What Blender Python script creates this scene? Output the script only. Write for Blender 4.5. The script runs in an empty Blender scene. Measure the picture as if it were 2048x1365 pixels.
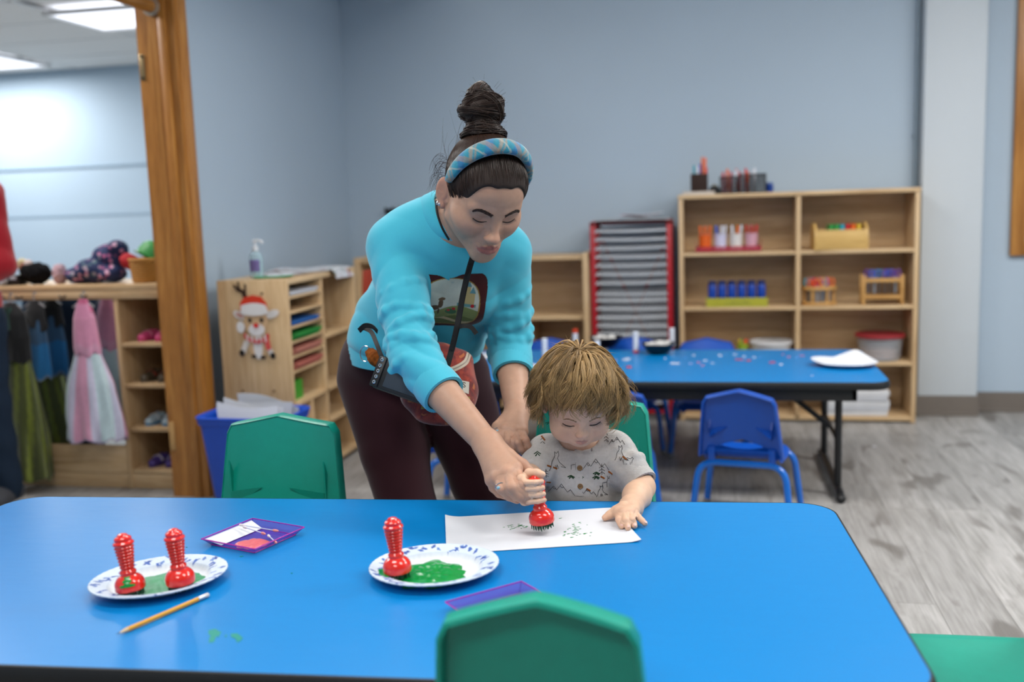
import bpy, bmesh, math, random
import numpy as np
from mathutils import Vector, Matrix, noise as mnoise
SC = bpy.context.scene
COL = SC.collection
R = math.radians
random.seed(7)

# ------------------------------------------------------------------ camera
cam_d = bpy.data.cameras.new('camera')
cam = bpy.data.objects.new('camera', cam_d); COL.objects.link(cam); SC.camera = cam
cam_d.sensor_width = 36.0; cam_d.lens = 36.0 * 1990 / 2048
cam_d.clip_start = 0.05; cam_d.clip_end = 60
yaw, pitch, roll = R(11.8), R(7.8), R(1.9)
fw = Vector((-math.sin(yaw)*math.cos(pitch), math.cos(yaw)*math.cos(pitch), -math.sin(pitch)))
rt = Vector((math.cos(yaw), math.sin(yaw), 0)); up = rt.cross(fw)
r2 = rt*math.cos(roll) - up*math.sin(roll); u2 = rt*math.sin(roll) + up*math.cos(roll)
m3 = Matrix((r2, u2, -fw)).transposed()
cam.matrix_world = Matrix.Translation((0, 0, 1.165)) @ m3.to_4x4()
cam_d.dof.use_dof = True; cam_d.dof.focus_distance = 2.06; cam_d.dof.aperture_fstop = 2.0

# ------------------------------------------------------------------ light
SC.view_settings.view_transform = 'Standard'; SC.view_settings.look = 'None'
SC.view_settings.gamma = 1; SC.view_settings.use_curve_mapping = False
SC.view_settings.exposure = -0.08
SC.cycles.use_denoising = True
world = bpy.data.worlds.new('world'); SC.world = world; world.use_nodes = True
bg = world.node_tree.nodes['Background']; bg.inputs[0].default_value = (.55, .62, .72, 1); bg.inputs[1].default_value = .10
LAMPS = []          # (x, y, z, size x, size y, watts): tubes behind the ceiling panels
def panel_lamp(x, y, z, sx, sy, w, col=(1, .97, .93)):
    l = bpy.data.lights.new('panel_lamp', 'AREA'); l.shape = 'RECTANGLE'; l.size = sx; l.size_y = sy
    l.energy = w; l.color = col
    o = bpy.data.objects.new('panel_lamp', l); COL.objects.link(o); o.location = (x, y, z)
    return o
MAIN_PANELS = [(-1.2, 1.1, 24), (.9, 1.1, 24), (-1.2, 3.3, 30), (.9, 3.3, 30), (2.4, 3.0, 72), (-.6, -.9, 34)]
for x, y, w in MAIN_PANELS: panel_lamp(x, y, 2.70, 1.1, .55, w)
FAR_PANELS = [(-3.32, 5.76), (-5.8, 6.96), (-3.32, 3.3), (-5.8, 4.4)]
for x, y in FAR_PANELS: panel_lamp(x, y, 2.36, 1.1, .55, 42)

# ------------------------------------------------------------------ materials
def lin(c):
    if isinstance(c, str):
        c = c.lstrip('#'); c = [int(c[i:i+2], 16)/255 for i in (0, 2, 4)]
    return tuple((v/12.92 if v <= .04045 else ((v+.055)/1.055)**2.4) for v in c[:3]) + (1,)
class NT:
    def __init__(s, name):
        s.m = bpy.data.materials.new(name); s.m.use_nodes = True; s.t = s.m.node_tree
        s.b = s.t.nodes['Principled BSDF']
    def n(s, typ, **kw):
        nd = s.t.nodes.new(typ)
        for k, v in kw.items():
            if k.startswith('i_'): nd.inputs[k[2:].replace('_', ' ')].default_value = v
            else: setattr(nd, k, v)
        return nd
    def l(s, a, b): s.t.links.new(a, b)
    def coords(s, scale=(1, 1, 1), kind='Object', rot=(0, 0, 0)):
        tc = s.n('ShaderNodeTexCoord'); mp = s.n('ShaderNodeMapping')
        mp.inputs['Scale'].default_value = scale; mp.inputs['Rotation'].default_value = rot
        s.l(tc.outputs[kind], mp.inputs[0]); return mp.outputs[0]
    def noise(s, vec, scale, detail=4, rough=.55, dist=0):
        nd = s.n('ShaderNodeTexNoise', i_Scale=scale, i_Detail=detail, i_Roughness=rough, i_Distortion=dist)
        s.l(vec, nd.inputs['Vector']); return nd.outputs['Fac']
    def ramp(s, fac, stops):
        r = s.n('ShaderNodeValToRGB'); e = r.color_ramp.elements
        while len(e) < len(stops): e.new(.5)
        for el, (p, c) in zip(e, stops): el.position = p; el.color = lin(c)
        s.l(fac, r.inputs[0]); return r.outputs[0]
    def mix(s, fac, a, b, blend='MIX'):
        m = s.n('ShaderNodeMix', data_type='RGBA', blend_type=blend)
        for sock, v in ((m.inputs[0], fac), (m.inputs[6], a), (m.inputs[7], b)):
            if hasattr(v, 'links'): s.l(v, sock)
            else: sock.default_value = v
        return m.outputs[2]
    def bump(s, h, strength=.2, dist=.01):
        b = s.n('ShaderNodeBump', i_Strength=strength, i_Distance=dist); s.l(h, b.inputs['Height']); s.l(b.outputs[0], s.b.inputs['Normal'])
    def base(s, c):
        if hasattr(c, 'links'): s.l(c, s.b.inputs['Base Color'])
        else: s.b.inputs['Base Color'].default_value = c
    def set(s, **kw):
        for k, v in kw.items(): s.b.inputs[k.replace('_', ' ')].default_value = v
        return s
MC = {}
def plain(name, col, rough=.5, spec=.5, var=.06, scale=30, metal=0, bump=0, bscale=200, sheen=0, coat=0, sub=0, bd=.001):
    """a coloured material with slight procedural mottling and fine relief"""
    if name in MC: return MC[name]
    t = NT(name); v = t.coords(); c = lin(col)
    if var:
        f = t.noise(v, scale, 3)
        dk = tuple(x*(1-var*1.6) for x in c[:3])+(1,); lt = tuple(min(1, x*(1+var)) for x in c[:3])+(1,)
        t.base(t.mix(f, dk, lt))
    else: t.base(c)
    t.set(Roughness=rough, Metallic=metal, Specular_IOR_Level=spec)
    if sheen: t.set(Sheen_Weight=sheen)
    if coat: t.set(Coat_Weight=coat, Coat_Roughness=.12)
    if sub: t.set(Subsurface_Weight=sub, Subsurface_Scale=.008); t.b.inputs['Subsurface Radius'].default_value = (1, .4, .25)
    if bump: t.bump(t.noise(v, bscale, 3), bump, bd)
    MC[name] = t.m; return t.m
def wood(name, dark, mid, light, axis='x', scale=6, rough=.45, rnd=True, streak=14):
    if name in MC: return MC[name]
    t = NT(name)
    sc = {'x': (1, streak, streak), 'y': (streak, 1, streak), 'z': (streak, streak, 1)}[axis]
    v = t.coords(sc)
    if rnd:
        oi = t.n('ShaderNodeObjectInfo'); mul = t.n('ShaderNodeVectorMath', operation='SCALE'); mul.inputs['Scale'].default_value = 40
        cb = t.n('ShaderNodeCombineXYZ')
        for i in range(3): t.l(oi.outputs['Random'], cb.inputs[i])
        t.l(cb.outputs[0], mul.inputs[0]); ad = t.n('ShaderNodeVectorMath', operation='ADD'); t.l(v, ad.inputs[0]); t.l(mul.outputs[0], ad.inputs[1]); v = ad.outputs[0]
    f = t.noise(v, scale*.35, 5, .6, 1.2); g = t.noise(v, scale*2.2, 3, .5)
    col = t.ramp(f, [(.3, dark), (.52, mid), (.72, light)])
    col = t.mix(.25, col, t.ramp(g, [(.35, dark), (.65, light)]))
    t.base(col); t.set(Roughness=rough); t.bump(g, .06, .002)
    MC[name] = t.m; return t.m
def emit(name, col, strength):
    t = NT(name); t.base(lin(col)); t.b.inputs['Emission Color'].default_value = lin(col); t.b.inputs['Emission Strength'].default_value = strength
    return t.m
def glass(name, col, rough=.05, alpha=.3):
    """thin tinted clear plastic"""
    if name in MC: return MC[name]
    t = NT(name); t.base(lin(col)); t.set(Roughness=rough, Alpha=alpha)
    MC[name] = t.m; return t.m
def vcol(name, rough=.5, spec=.4, sub=0, sheen=0, bump=0, bscale=300, bd=.0006, attr='col'):
    if name in MC: return MC[name]
    t = NT(name); a = t.n('ShaderNodeAttribute', attribute_name=attr); v = t.coords()
    f = t.noise(v, 60, 4)
    t.base(t.mix(1, a.outputs['Color'], t.ramp(f, [(.2, (.93, .93, .93)), (.8, (1, 1, 1))]), 'MULTIPLY')); t.set(Roughness=rough, Specular_IOR_Level=spec)
    if sub: t.set(Subsurface_Weight=sub, Subsurface_Scale=.006); t.b.inputs['Subsurface Radius'].default_value = (1, .35, .2)
    if sheen: t.set(Sheen_Weight=sheen)
    if bump: t.bump(t.noise(v, bscale, 3), bump, bd)
    MC[name] = t.m; return t.m

# ------------------------------------------------------------------ geometry
class G:
    def __init__(s): s.v = []; s.f = []; s.n = 0
    def add(s, v, f, M=None):
        v = np.asarray(v, float)
        if M is not None:
            M = np.array(M); v = v @ M[:3, :3].T + M[:3, 3]
        s.v.append(v); s.f += [tuple(i+s.n for i in q) for q in f]; s.n += len(v); return s
    def box(s, a, b, M=None, bev=0):
        (x0, y0, z0), (x1, y1, z1) = a, b
        if bev:
            bm = bmesh.new(); bmesh.ops.create_cube(bm, size=1)
            for q in bm.verts: q.co = Vector(((x0+x1)/2+q.co.x*(x1-x0), (y0+y1)/2+q.co.y*(y1-y0), (z0+z1)/2+q.co.z*(z1-z0)))
            bmesh.ops.bevel(bm, geom=list(bm.edges), offset=bev, segments=2, affect='EDGES', profile=.5)
            bm.verts.index_update(); v = [tuple(q.co) for q in bm.verts]; f = [tuple(q.index for q in p.verts) for p in bm.faces]; bm.free()
            return s.add(v, f, M)
        v = [(x0,y0,z0),(x1,y0,z0),(x1,y1,z0),(x0,y1,z0),(x0,y0,z1),(x1,y0,z1),(x1,y1,z1),(x0,y1,z1)]
        return s.add(v, [(3,2,1,0),(4,5,6,7),(0,1,5,4),(1,2,6,5),(2,3,7,6),(3,0,4,7)], M)
    def tube(s, path, r, n=8, closed=False, cap=True, M=None, flat=1):
        P = [Vector(p) for p in path]; m = len(P); rs = r if hasattr(r, '__len__') else [r]*m
        v = []; f = []; prev = None
        for i, p in enumerate(P):
            t = (P[(i+1) % m]-P[i-1]) if closed else (P[min(i+1, m-1)]-P[max(i-1, 0)])
            if t.length < 1e-9: t = Vector((0, 0, 1))
            t.normalize()
            if prev is None:
                a = Vector((0, 0, 1)) if abs(t.z) < .9 else Vector((1, 0, 0)); nx = t.cross(a).normalized()
            else:
                nx = prev - t*prev.dot(t); nx.normalize()
            prev = nx; ny = t.cross(nx)
            for k in range(n):
                a = 2*math.pi*k/n; v.append(tuple(p + nx*(math.cos(a)*rs[i]) + ny*(math.sin(a)*rs[i]*flat)))
        for i in range(m if closed else m-1):
            for k in range(n):
                a = i*n+k; b = i*n+(k+1) % n; c = ((i+1) % m)*n+(k+1) % n; d = ((i+1) % m)*n+k
                f.append((a, b, c, d))
        if cap and not closed:
            f.append(tuple(range(n-1, -1, -1))); f.append(tuple((m-1)*n+k for k in range(n)))
        return s.add(v, f, M)
    def lathe(s, prof, n=24, M=None, sx=1, sy=1, fn=None):
        v = []; f = []
        for r, z in prof:
            for k in range(n):
                a = 2*math.pi*k/n; q = fn(a) if fn else 1
                v.append((r*math.cos(a)*sx*q, r*math.sin(a)*sy*q, z))
        for i in range(len(prof)-1):
            for k in range(n):
                f.append((i*n+k, i*n+(k+1) % n, (i+1)*n+(k+1) % n, (i+1)*n+k))
        if prof[0][0] > 1e-6: f.append(tuple(range(n-1, -1, -1)))
        if prof[-1][0] > 1e-6: f.append(tuple((len(prof)-1)*n+k for k in range(n)))
        return s.add(v, f, M)
    def prism(s, poly, z0, z1, M=None):
        n = len(poly); v = [(x, y, z0) for x, y in poly]+[(x, y, z1) for x, y in poly]
        f = [tuple(range(n-1, -1, -1)), tuple(range(n, 2*n))]+[(i, (i+1) % n, n+(i+1) % n, n+i) for i in range(n)]
        return s.add(v, f, M)
    def sheet(s, fn, nu, nv, th=0, M=None, skip=None, cu=False):
        """fn(u,v)->point, u,v in 0..1; thickened along the normals by th"""
        V = np.array([[fn(i/nu, j/nv) for i in range(nu+1)] for j in range(nv+1)], float)
        F = [(j*(nu+1)+i, j*(nu+1)+i+1, (j+1)*(nu+1)+i+1, (j+1)*(nu+1)+i) for j in range(nv) for i in range(nu) if not (skip and skip(i, j))]
        P = V.reshape(-1, 3)
        if not th: return s.add(P, F, M)
        return s.thick(P, F, th, M)
    def thick(s, P, F, th, M=None):
        P = np.asarray(P, float); N = np.zeros_like(P)
        for q in F:
            a, b, c, d = P[q[0]], P[q[1]], P[q[2]], P[q[-1]]
            nn = np.cross(c-a, d-b) if len(q) > 3 else np.cross(b-a, c-a)
            for i in q: N[i] += nn
        N /= np.maximum(np.linalg.norm(N, axis=1, keepdims=True), 1e-12)
        n = len(P); cnt = {}
        for q in F:
            for a, b in zip(q, q[1:]+q[:1]): cnt[(a, b)] = 1
        rim = [(b, a, a+n, b+n) for (a, b) in cnt if (b, a) not in cnt]
        return s.add(np.vstack([P, P-N*th]), list(F)+[tuple(i+n for i in reversed(q)) for q in F]+rim, M)
    def ball(s, c, r, n=16, m=10, M=None):
        rx, ry, rz = r if hasattr(r, '__len__') else (r, r, r)
        v = []; f = []
        for j in range(m+1):
            t = math.pi*j/m
            for k in range(n):
                a = 2*math.pi*k/n; v.append((c[0]+rx*math.sin(t)*math.cos(a), c[1]+ry*math.sin(t)*math.sin(a), c[2]-rz*math.cos(t)))
        for j in range(m):
            for k in range(n): f.append((j*n+k, j*n+(k+1) % n, (j+1)*n+(k+1) % n, (j+1)*n+k))
        return s.add(v, f, M)
    def mesh(s, name):
        me = bpy.data.meshes.new(name)
        me.from_pydata(np.vstack(s.v).tolist(), [], s.f); me.update(); return me
def obj(name, geo, mat=None, parent=None, loc=(0, 0, 0), rot=(0, 0, 0), smooth=30, **props):
    me = geo.mesh(name) if isinstance(geo, G) else geo
    o = bpy.data.objects.new(name, me); COL.objects.link(o)
    if mat is not None:
        me.materials.clear(); me.materials.append(mat)
    o.location = loc; o.rotation_euler = rot
    if parent: o.parent = parent
    if smooth and isinstance(geo, G):
        bm = bmesh.new(); bm.from_mesh(me)
        bmesh.ops.remove_doubles(bm, verts=bm.verts, dist=1e-6)
        bmesh.ops.recalc_face_normals(bm, faces=bm.faces)
        for p in bm.faces: p.smooth = True
        lim = R(smooth)
        for e in bm.edges:
            if len(e.link_faces) != 2 or e.calc_face_angle(0) > lim: e.smooth = False
        bm.to_mesh(me); bm.free()
    for k, v in props.items(): o[k] = v
    return o
def thing(name, label, cat, loc=(0, 0, 0), rz=0, group=None, rot=None):
    o = bpy.data.objects.new(name, None); COL.objects.link(o); o.empty_display_size = .05
    o.location = loc; o.rotation_euler = rot or (0, 0, rz); o['label'] = label; o['category'] = cat
    if group: o['group'] = group
    return o
def tag(o, label, cat, group=None):
    o['label'] = label; o['category'] = cat
    if group: o['group'] = group
    return o
def dup(root, loc, rz, label, group=None):
    def cp(o, par):
        c = o.copy(); COL.objects.link(c); c.parent = par
        for ch in list(o.children): cp(ch, c)
        return c
    r = cp(root, None); r.location = loc; r.rotation_euler = (0, 0, rz) if not hasattr(rz, '__len__') else rz; r['label'] = label
    if group: r['group'] = group
    return r
def mx(loc=(0, 0, 0), rot=(0, 0, 0), sc=(1, 1, 1)):
    from mathutils import Euler
    return Matrix.Translation(loc) @ Euler(rot).to_matrix().to_4x4() @ Matrix.Diagonal((*sc, 1))
def rrect(x0, y0, x1, y1, r, n=6):
    pts = []
    for cx, cy, a0 in ((x1-r, y1-r, 0), (x0+r, y1-r, 90), (x0+r, y0+r, 180), (x1-r, y0+r, 270)):
        for i in range(n+1):
            a = R(a0+90*i/n); pts.append((cx+r*math.cos(a), cy+r*math.sin(a)))
    return pts
def arc(pts, n=8):
    """Catmull-Rom through points"""
    P = [Vector(p) for p in pts]; P = [P[0]*2-P[1]]+P+[P[-1]*2-P[-2]]; out = []
    for i in range(1, len(P)-2):
        a, b, c, d = P[i-1:i+3]
        for k in range(n):
            t = k/n; out.append(.5*((2*b)+(c-a)*t+(2*a-5*b+4*c-d)*t*t+(3*b-3*c+d-a)*t**3))
    out.append(P[-2]); return [tuple(q) for q in out]
def fillet(pts, r, n=5):
    """polyline with rounded corners"""
    P = [Vector(p) for p in pts]; out = [P[0]]
    for i in range(1, len(P)-1):
        a = (P[i-1]-P[i]); b = (P[i+1]-P[i]); rr = min(r, a.length*.49, b.length*.49); a.normalize(); b.normalize()
        p, q = P[i]+a*rr, P[i]+b*rr
        for k in range(n+1):
            t = k/n; out.append(p*(1-t)**2+P[i]*2*t*(1-t)+q*t*t)
    out.append(P[-1]); return [tuple(q) for q in out]

# ------------------------------------------------------------------ the room
XL, YB, XR, YF, ZC = -2.10, 5.55, 3.3, -2.7, 2.75
def wallpaint(name, col, bs=90, b=.08):
    t = NT(name); v = t.coords(); f = t.noise(v, 1.2, 3); c = lin(col)
    t.base(t.mix(f, tuple(x*.94 for x in c[:3])+(1,), tuple(x*1.03 for x in c[:3])+(1,)))
    t.set(Roughness=.62, Specular_IOR_Level=.35); t.bump(t.noise(v, bs, 4), b, .004); return t.m
M_wall = wallpaint('blue_grey_wall_paint', '#a9b9c8')
M_plaster = wallpaint('rough_plaster_paint', '#c2c9cf', 14, .55)
M_far = wallpaint('pale_blue_wall_paint', '#a6bacb')
M_ceil = plain('ceiling_tile_white', '#e2e2e0', .9, .1, .03, 60, bump=.2, bscale=300)
M_oak = wood('oak_trim', '#80501c', '#a66c2e', '#c08a45', 'z', 5, .35)
M_oaky = wood('oak_trim_y', '#80501c', '#a66c2e', '#c08a45', 'y', 5, .35)
M_base = plain('taupe_vinyl_base', '#6f6760', .5, .4, .04)
def struct(name, geo, mat, parent=None, **k):
    o = obj(name, geo, mat, parent, **k)
    if not parent: o['kind'] = 'structure'
    return o
# floor: grey vinyl planks, each one its own piece on a sub-floor
M_sub = plain('dark_joint', '#6b655f', .9, .1, 0)
fl = struct('floor', G().box((-7.2, YF, -.06), (XR, 7.7, -.004)), M_sub)
fl['label'] = 'grey wood-look plank floor of the classroom'
def plank_mat():
    t = NT('grey_plank')
    tc = t.n('ShaderNodeTexCoord'); oi = t.n('ShaderNodeObjectInfo')
    cb = t.n('ShaderNodeCombineXYZ'); t.l(oi.outputs['Random'], cb.inputs[0]); t.l(oi.outputs['Random'], cb.inputs[1])
    sc = t.n('ShaderNodeVectorMath', operation='SCALE'); sc.inputs['Scale'].default_value = 57; t.l(cb.outputs[0], sc.inputs[0])
    ad = t.n('ShaderNodeVectorMath', operation='ADD'); t.l(tc.outputs['Object'], ad.inputs[0]); t.l(sc.outputs[0], ad.inputs[1])
    def mp(s):
        m = t.n('ShaderNodeMapping'); m.inputs['Scale'].default_value = s; t.l(ad.outputs[0], m.inputs[0]); return m.outputs[0]
    f = t.noise(mp((7, .9, 1)), 2.2, 6, .62, 1.6); g = t.noise(mp((46, 1.6, 1)), 2.4, 4, .6, .4); kn = t.noise(mp((5, 1.7, 1)), 2.0, 2, .4, .6)
    col = t.ramp(f, [(.30, '#76746f'), (.5, '#9c9a98'), (.7, '#b9b7b6')])
    col = t.mix(.45, col, t.ramp(g, [(.3, '#7b7976'), (.7, '#bebcbb')]))
    col = t.mix(t.ramp(kn, [(.60, (0, 0, 0)), (.70, (.8, .8, .8))]), col, lin('#5a544e'))
    tone = t.n('ShaderNodeMapRange'); tone.inputs['To Min'].default_value = .84; tone.inputs['To Max'].default_value = 1.04; t.l(oi.outputs['Random'], tone.inputs['Value'])
    hsv = t.n('ShaderNodeHueSaturation'); t.l(col, hsv.inputs['Color']); t.l(tone.outputs[0], hsv.inputs['Value'])
    t.base(hsv.outputs[0]); t.set(Roughness=.42, Specular_IOR_Level=.45); t.bump(g, .08, .002); return t.m
M_plank = plank_mat()
struct('floor_far', G().box((-7.2, .8, -.05), (XL-.13, 7.6, -.0035)), M_plank)
PW, PL = .18, 1.22; plank_me = {}
def plank(x, y0, y1):
    L = round(y1-y0, 3)
    if L < .02: return
    if L not in plank_me:
        me = G().box((-PW/2+.0006, -L/2+.0006, -.006), (PW/2-.0006, L/2-.0006, 0)).mesh('plank'); me.materials.append(M_plank); plank_me[L] = me
    o = bpy.data.objects.new('plank', plank_me[L]); COL.objects.link(o); o.parent = fl; o.location = (x, (y0+y1)/2, 0)
nrow = int((XR-XL)/PW)+1
for i in range(nrow):
    x = XL+.005+PW*(i+.5)
    if x+PW/2 > XR: continue
    y = -1.44; off = [.35, .96, .66, 1.22, .5, .8][(i*5+i*i) % 6]
    ends = [y]+[y+off+PL*k for k in range(8)]
    for a, b in zip(ends, ends[1:]):
        if a < YB-.01: plank(x, a, min(b, 5.55))
for i in range(14):
    x = XL+.005-PW*(i+.5); off = [.4, 1.0, .7][i % 3]; y = 1.4
    for a, b in ((y, y+off), (y+off, y+off+PL), (y+off+PL, y+off+2*PL)): plank(x, a, b)
# walls
YD0, YD1, ZD = 1.9, 3.69, 2.06
TW = .125
struct('wall_left', G().box((XL-TW, YD1, 0), (XL, YB, ZC)).box((XL-TW, YF, 0), (XL, YD0, ZC)).box((XL-TW, YD0, ZD), (XL, YD1, ZC)), M_wall)
struct('wall_back', G().box((XL-TW, YB, 0), (XR, YB+.12, ZC)), M_wall)
struct('wall_right', G().box((XR, YF, 0), (XR+.12, YB+.12, ZC)), M_wall)
struct('wall_front', G().box((XL-TW, YF-.12, 0), (XR+.12, YF, ZC)), M_wall)
struct('ceiling', G().box((XL-TW, YF-.12, ZC), (XR+.12, YB+.12, ZC+.1)), M_ceil)
# plaster column with a conduit in its corner
struct('wall_column', G().box((1.02, 5.44, .001), (1.315, YB, ZC), bev=.012), M_plaster)
cd = thing('conduit_pipe', 'thin grey-blue vertical conduit pipe beside the plaster column', 'pipe', (1.004, 5.53, 0))
obj('pipe', G().tube([(0, 0, .01), (0, 0, ZC-.01)], .011, 10), plain('conduit_paint', '#7f8f9c', .4), cd)
for z in (.5, 1.45, 2.3): obj('clip', G().box((-.016, -.004, z-.012), (.012, .018, z+.012), bev=.003), plain('conduit_paint', '#7f8f9c', .4), cd)
# vinyl base
def baseb(name, a, b, face):
    g = G().box(a, b); x0, y0, z0 = a; x1, y1, z1 = b
    if face == 'y': g.box((x0, y0-.012, 0.001), (x1, y0, .018), bev=.004)
    else: g.box((x1, y0, 0.001), (x1+.012, y1, .018), bev=.004)
    return struct(name, g, M_base)
baseb('baseboard_back', (XL, YB-.008, .001), (1.02, YB, .105), 'y')
baseb('baseboard_column', (1.014, 5.432, .001), (1.321, 5.44, .105), 'y')
baseb('baseboard_right', (1.321, YB-.008, .001), (XR, YB, .105), 'y')
baseb('baseboard_left', (XL, 3.77, .001), (XL+.008, YB-.01, .105), 'x')
# doorway lining in oak
tr = struct('trim_1', G().box((XL-TW-.01, YD1-.02, .001), (XL+.03, YD1, ZD)), M_oak)
obj('casing', G().box((XL, YD1-.005, .001), (XL+.038, YD1+.068, ZD+.09), bev=.004), M_oak, tr)
obj('casing', G().box((XL-TW-.02, YD1-.005, .001), (XL-TW, YD1+.068, ZD+.09), bev=.004), M_oak, tr)
obj('door_stop', G().box((XL-.035, YD1-.032, .001), (XL-.002, YD1-.02, ZD-.02), bev=.003), M_oak, tr)
M_patch = wood('pale_oak_patch', '#a07a48', '#b98f58', '#c9a26a', 'z', 8, .5)
obj('wood_patch', G().box((XL-TW-.008, YD1-.0235, .2), (XL-TW+.017, YD1-.02, .32), bev=.002), M_patch, tr)
obj('hinge_plate', G().box((XL-TW-.006, YD1-.0235, 1.70), (XL-TW+.016, YD1-.02, 1.80), bev=.002), plain('tan_metal', '#a08a64', .35, metal=.6), tr)
for z in (1.708, 1.792): obj('screw', G().lathe([(0, 0), (.006, 0), (.006, .003), (0, .004)], 10, mx((XL-TW+.005, YD1-.024, z), (R(90), 0, 0))), plain('dark_iron', '#3a3128', .4, metal=.8), tr)
t2 = struct('trim_2', G().box((XL-TW-.03, YD0, ZD-.02), (XL+.012, YD1-.021, ZD)), M_oaky)
obj('casing', G().box((XL, YD0-.07, ZD-.02), (XL+.024, YD1-.006, ZD+.07), bev=.004), M_oaky, t2)
t3 = struct('trim_3', G().box((XL-TW-.03, YD0-.02, .001), (XL+.012, YD0, ZD)), M_oak)
rod = thing('closet_rod', 'oak rod fixed under the doorway header at top left', 'rod', (XL-.055, YD1-.02, 1.975))
obj('rod', G().tube([(0, -.022, 0), (0, YD0-YD1+.05, 0)], .024, 14), M_oaky, rod)
obj('socket', G().lathe([(.03, 0), (.036, .004), (.036, .02), (.027, .022)], 18, mx((0, 0, 0), (R(90), 0, 0))), plain('chrome_dull', '#b5aa9a', .3, metal=.6), rod)
# window in the oak frame at the right
w = struct('window_1', G().box((1.47, YB-.03, .82), (1.54, YB-.001, 2.45), bev=.006).box((2.4, YB-.03, .82), (2.47, YB-.001, 2.45), bev=.006)
    .box((1.54, YB-.03, .82), (2.4, YB-.001, .89), bev=.006).box((1.54, YB-.03, 2.38), (2.4, YB-.001, 2.45), bev=.006), M_oak)
obj('pane', G().box((1.54, YB-.012, .89), (2.4, YB-.008, 2.38)), plain('dark_pane', '#14181c', .06, .6, 0), w)
obj('muntin', G().box((1.54, YB-.02, 1.215), (2.4, YB-.005, 1.235)), plain('brass_dull', '#8d7a3a', .4), w)
obj('sill', G().box((1.54, YB-.026, .89), (2.4, YB-.006, .925), bev=.004), plain('grey_sash', '#9a9790', .5), w)
# ------------------------------------------------------------------ the room beyond the doorway
FX, FY, FZ = -7.2, 7.6, 2.4
XI = XL-TW
struct('wall_far_back', G().box((FX, FY, 0), (XI, FY+.1, FZ+.35)), M_far)
struct('wall_far_left', G().box((FX-.1, .8, 0), (FX, FY+.1, FZ+.35)), M_far)
struct('wall_far_front', G().box((FX, .7, 0), (XI, .8, FZ+.35)), M_far)
struct('wall_far_right', G().box((XI, YB+.12, 0), (XI+.1, FY+.1, FZ+.35)), M_far)
M_rail = plain('blue_rail_paint', '#8fa6b9', .5)
struct('trim_4', G().box((FX, FY-.012, 1.592), (XI, FY-.001, 1.612), bev=.003), M_rail)
struct('trim_5', G().box((FX, FY-.006, 1.19), (XI, FY-.001, 1.202)), M_rail)
M_grid = plain('ceiling_grid', '#d5d5d4', .5)
fc = struct('ceiling_far', G().box((FX, .8, FZ+.03), (XI, FY, FZ+.08)), M_ceil)
xs = [XI-.01-1.22*i for i in range(5)]; ys = [FY-.005-.61*i for i in range(12)]
PAN = [(-3.93, 5.45), (-6.41, 6.65), (-3.93, 3.0), (-6.41, 4.1)]
tile_me = None
xs = [-2.69-1.24*i for i in range(-1, 4)]
for i in range(4):
    for j in range(11):
        x1 = -2.69-1.24*(i-1)+0; x0 = x1-1.24; y0 = .85+.62*j-.02; y1 = y0+.62
        x0 = max(x0, FX); x1 = min(x1, XI-.005); y1 = min(y1, FY-.005)
        if x1-x0 < .1: continue
        if any(abs((x0+x1)/2-(px+.61)) < .5 and abs((y0+y1)/2-(py+.31)) < .3 for px, py in PAN): continue
        obj('ceiling_tile', G().box((x0+.012, y0+.012, FZ+.004), (x1-.012, y1-.012, FZ+.02)), M_ceil, fc, smooth=0)
gr = G()
for j in range(12): gr.box((FX, .83+.62*j-.012, FZ), (XI, .83+.62*j+.012, FZ+.012))
for i in range(-1, 4): gr.box((max(FX, -2.69-1.24*i-.012), .8, FZ), (min(XI, -2.69-1.24*i+.012), FY, FZ+.012))
obj('ceiling_grid', gr, M_grid, fc, smooth=0)
M_panel = emit('lit_diffuser', '#f2f5ff', 1.6); M_panel2 = emit('lit_diffuser_warm', '#fbf7f0', 3.0)
def ceil_light(x, y, z, label, m):
    t = thing('ceiling_light', label, 'ceiling light', (x, y, z), group='recessed ceiling light panels')
    obj('diffuser', G().box((-.59, -.285, .012), (.59, .285, .02)), m, t, smooth=0)
    fr = G()
    for a, b in (((-.61, -.305, 0), (.61, -.285, .025)), ((-.61, .285, 0), (.61, .305, .025)), ((-.61, -.285, 0), (-.59, .285, .025)), ((.59, -.285, 0), (.61, .285, .025))): fr.box(a, b)
    obj('frame', fr, M_grid, t, smooth=0)
for (x, y), l in zip(FAR_PANELS, ['lit ceiling panel nearer the oak doorway, top left', 'lit ceiling panel at the far left edge above the red sweater', 'lit ceiling panel above the dress-up mirror', 'lit ceiling panel at the left of the far room']):
    ceil_light(x, y, FZ-.028, l, M_panel)
for k, (x, y, w_) in enumerate(MAIN_PANELS):
    ceil_light(x, y, ZC-.03, 'lit ceiling panel overhead in the classroom, ' + ['left above the painting table', 'right above the painting table', 'left above the craft table', 'right above the craft table', 'by the right wall', 'behind the viewer'][k], M_panel2)
# small black hook on the left wall
hk = thing('wall_hook', 'small black double hook on the wall behind the woman\'s shoulder', 'hook', (-1.825, YB-.001, 1.15))
obj('plate', G().box((-.06, -.008, -.016), (.06, 0, .016), bev=.003), plain('black_iron', '#15171a', .4), hk)
for s in (-1, 0, 1): obj('prong', G().tube(arc([(s*.04, -.006, 0), (s*.04, -.03, -.008), (s*.042, -.04, .01), (s*.043, -.042, .024)]), .006, 8), plain('black_iron', '#15171a', .4), hk)

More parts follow.
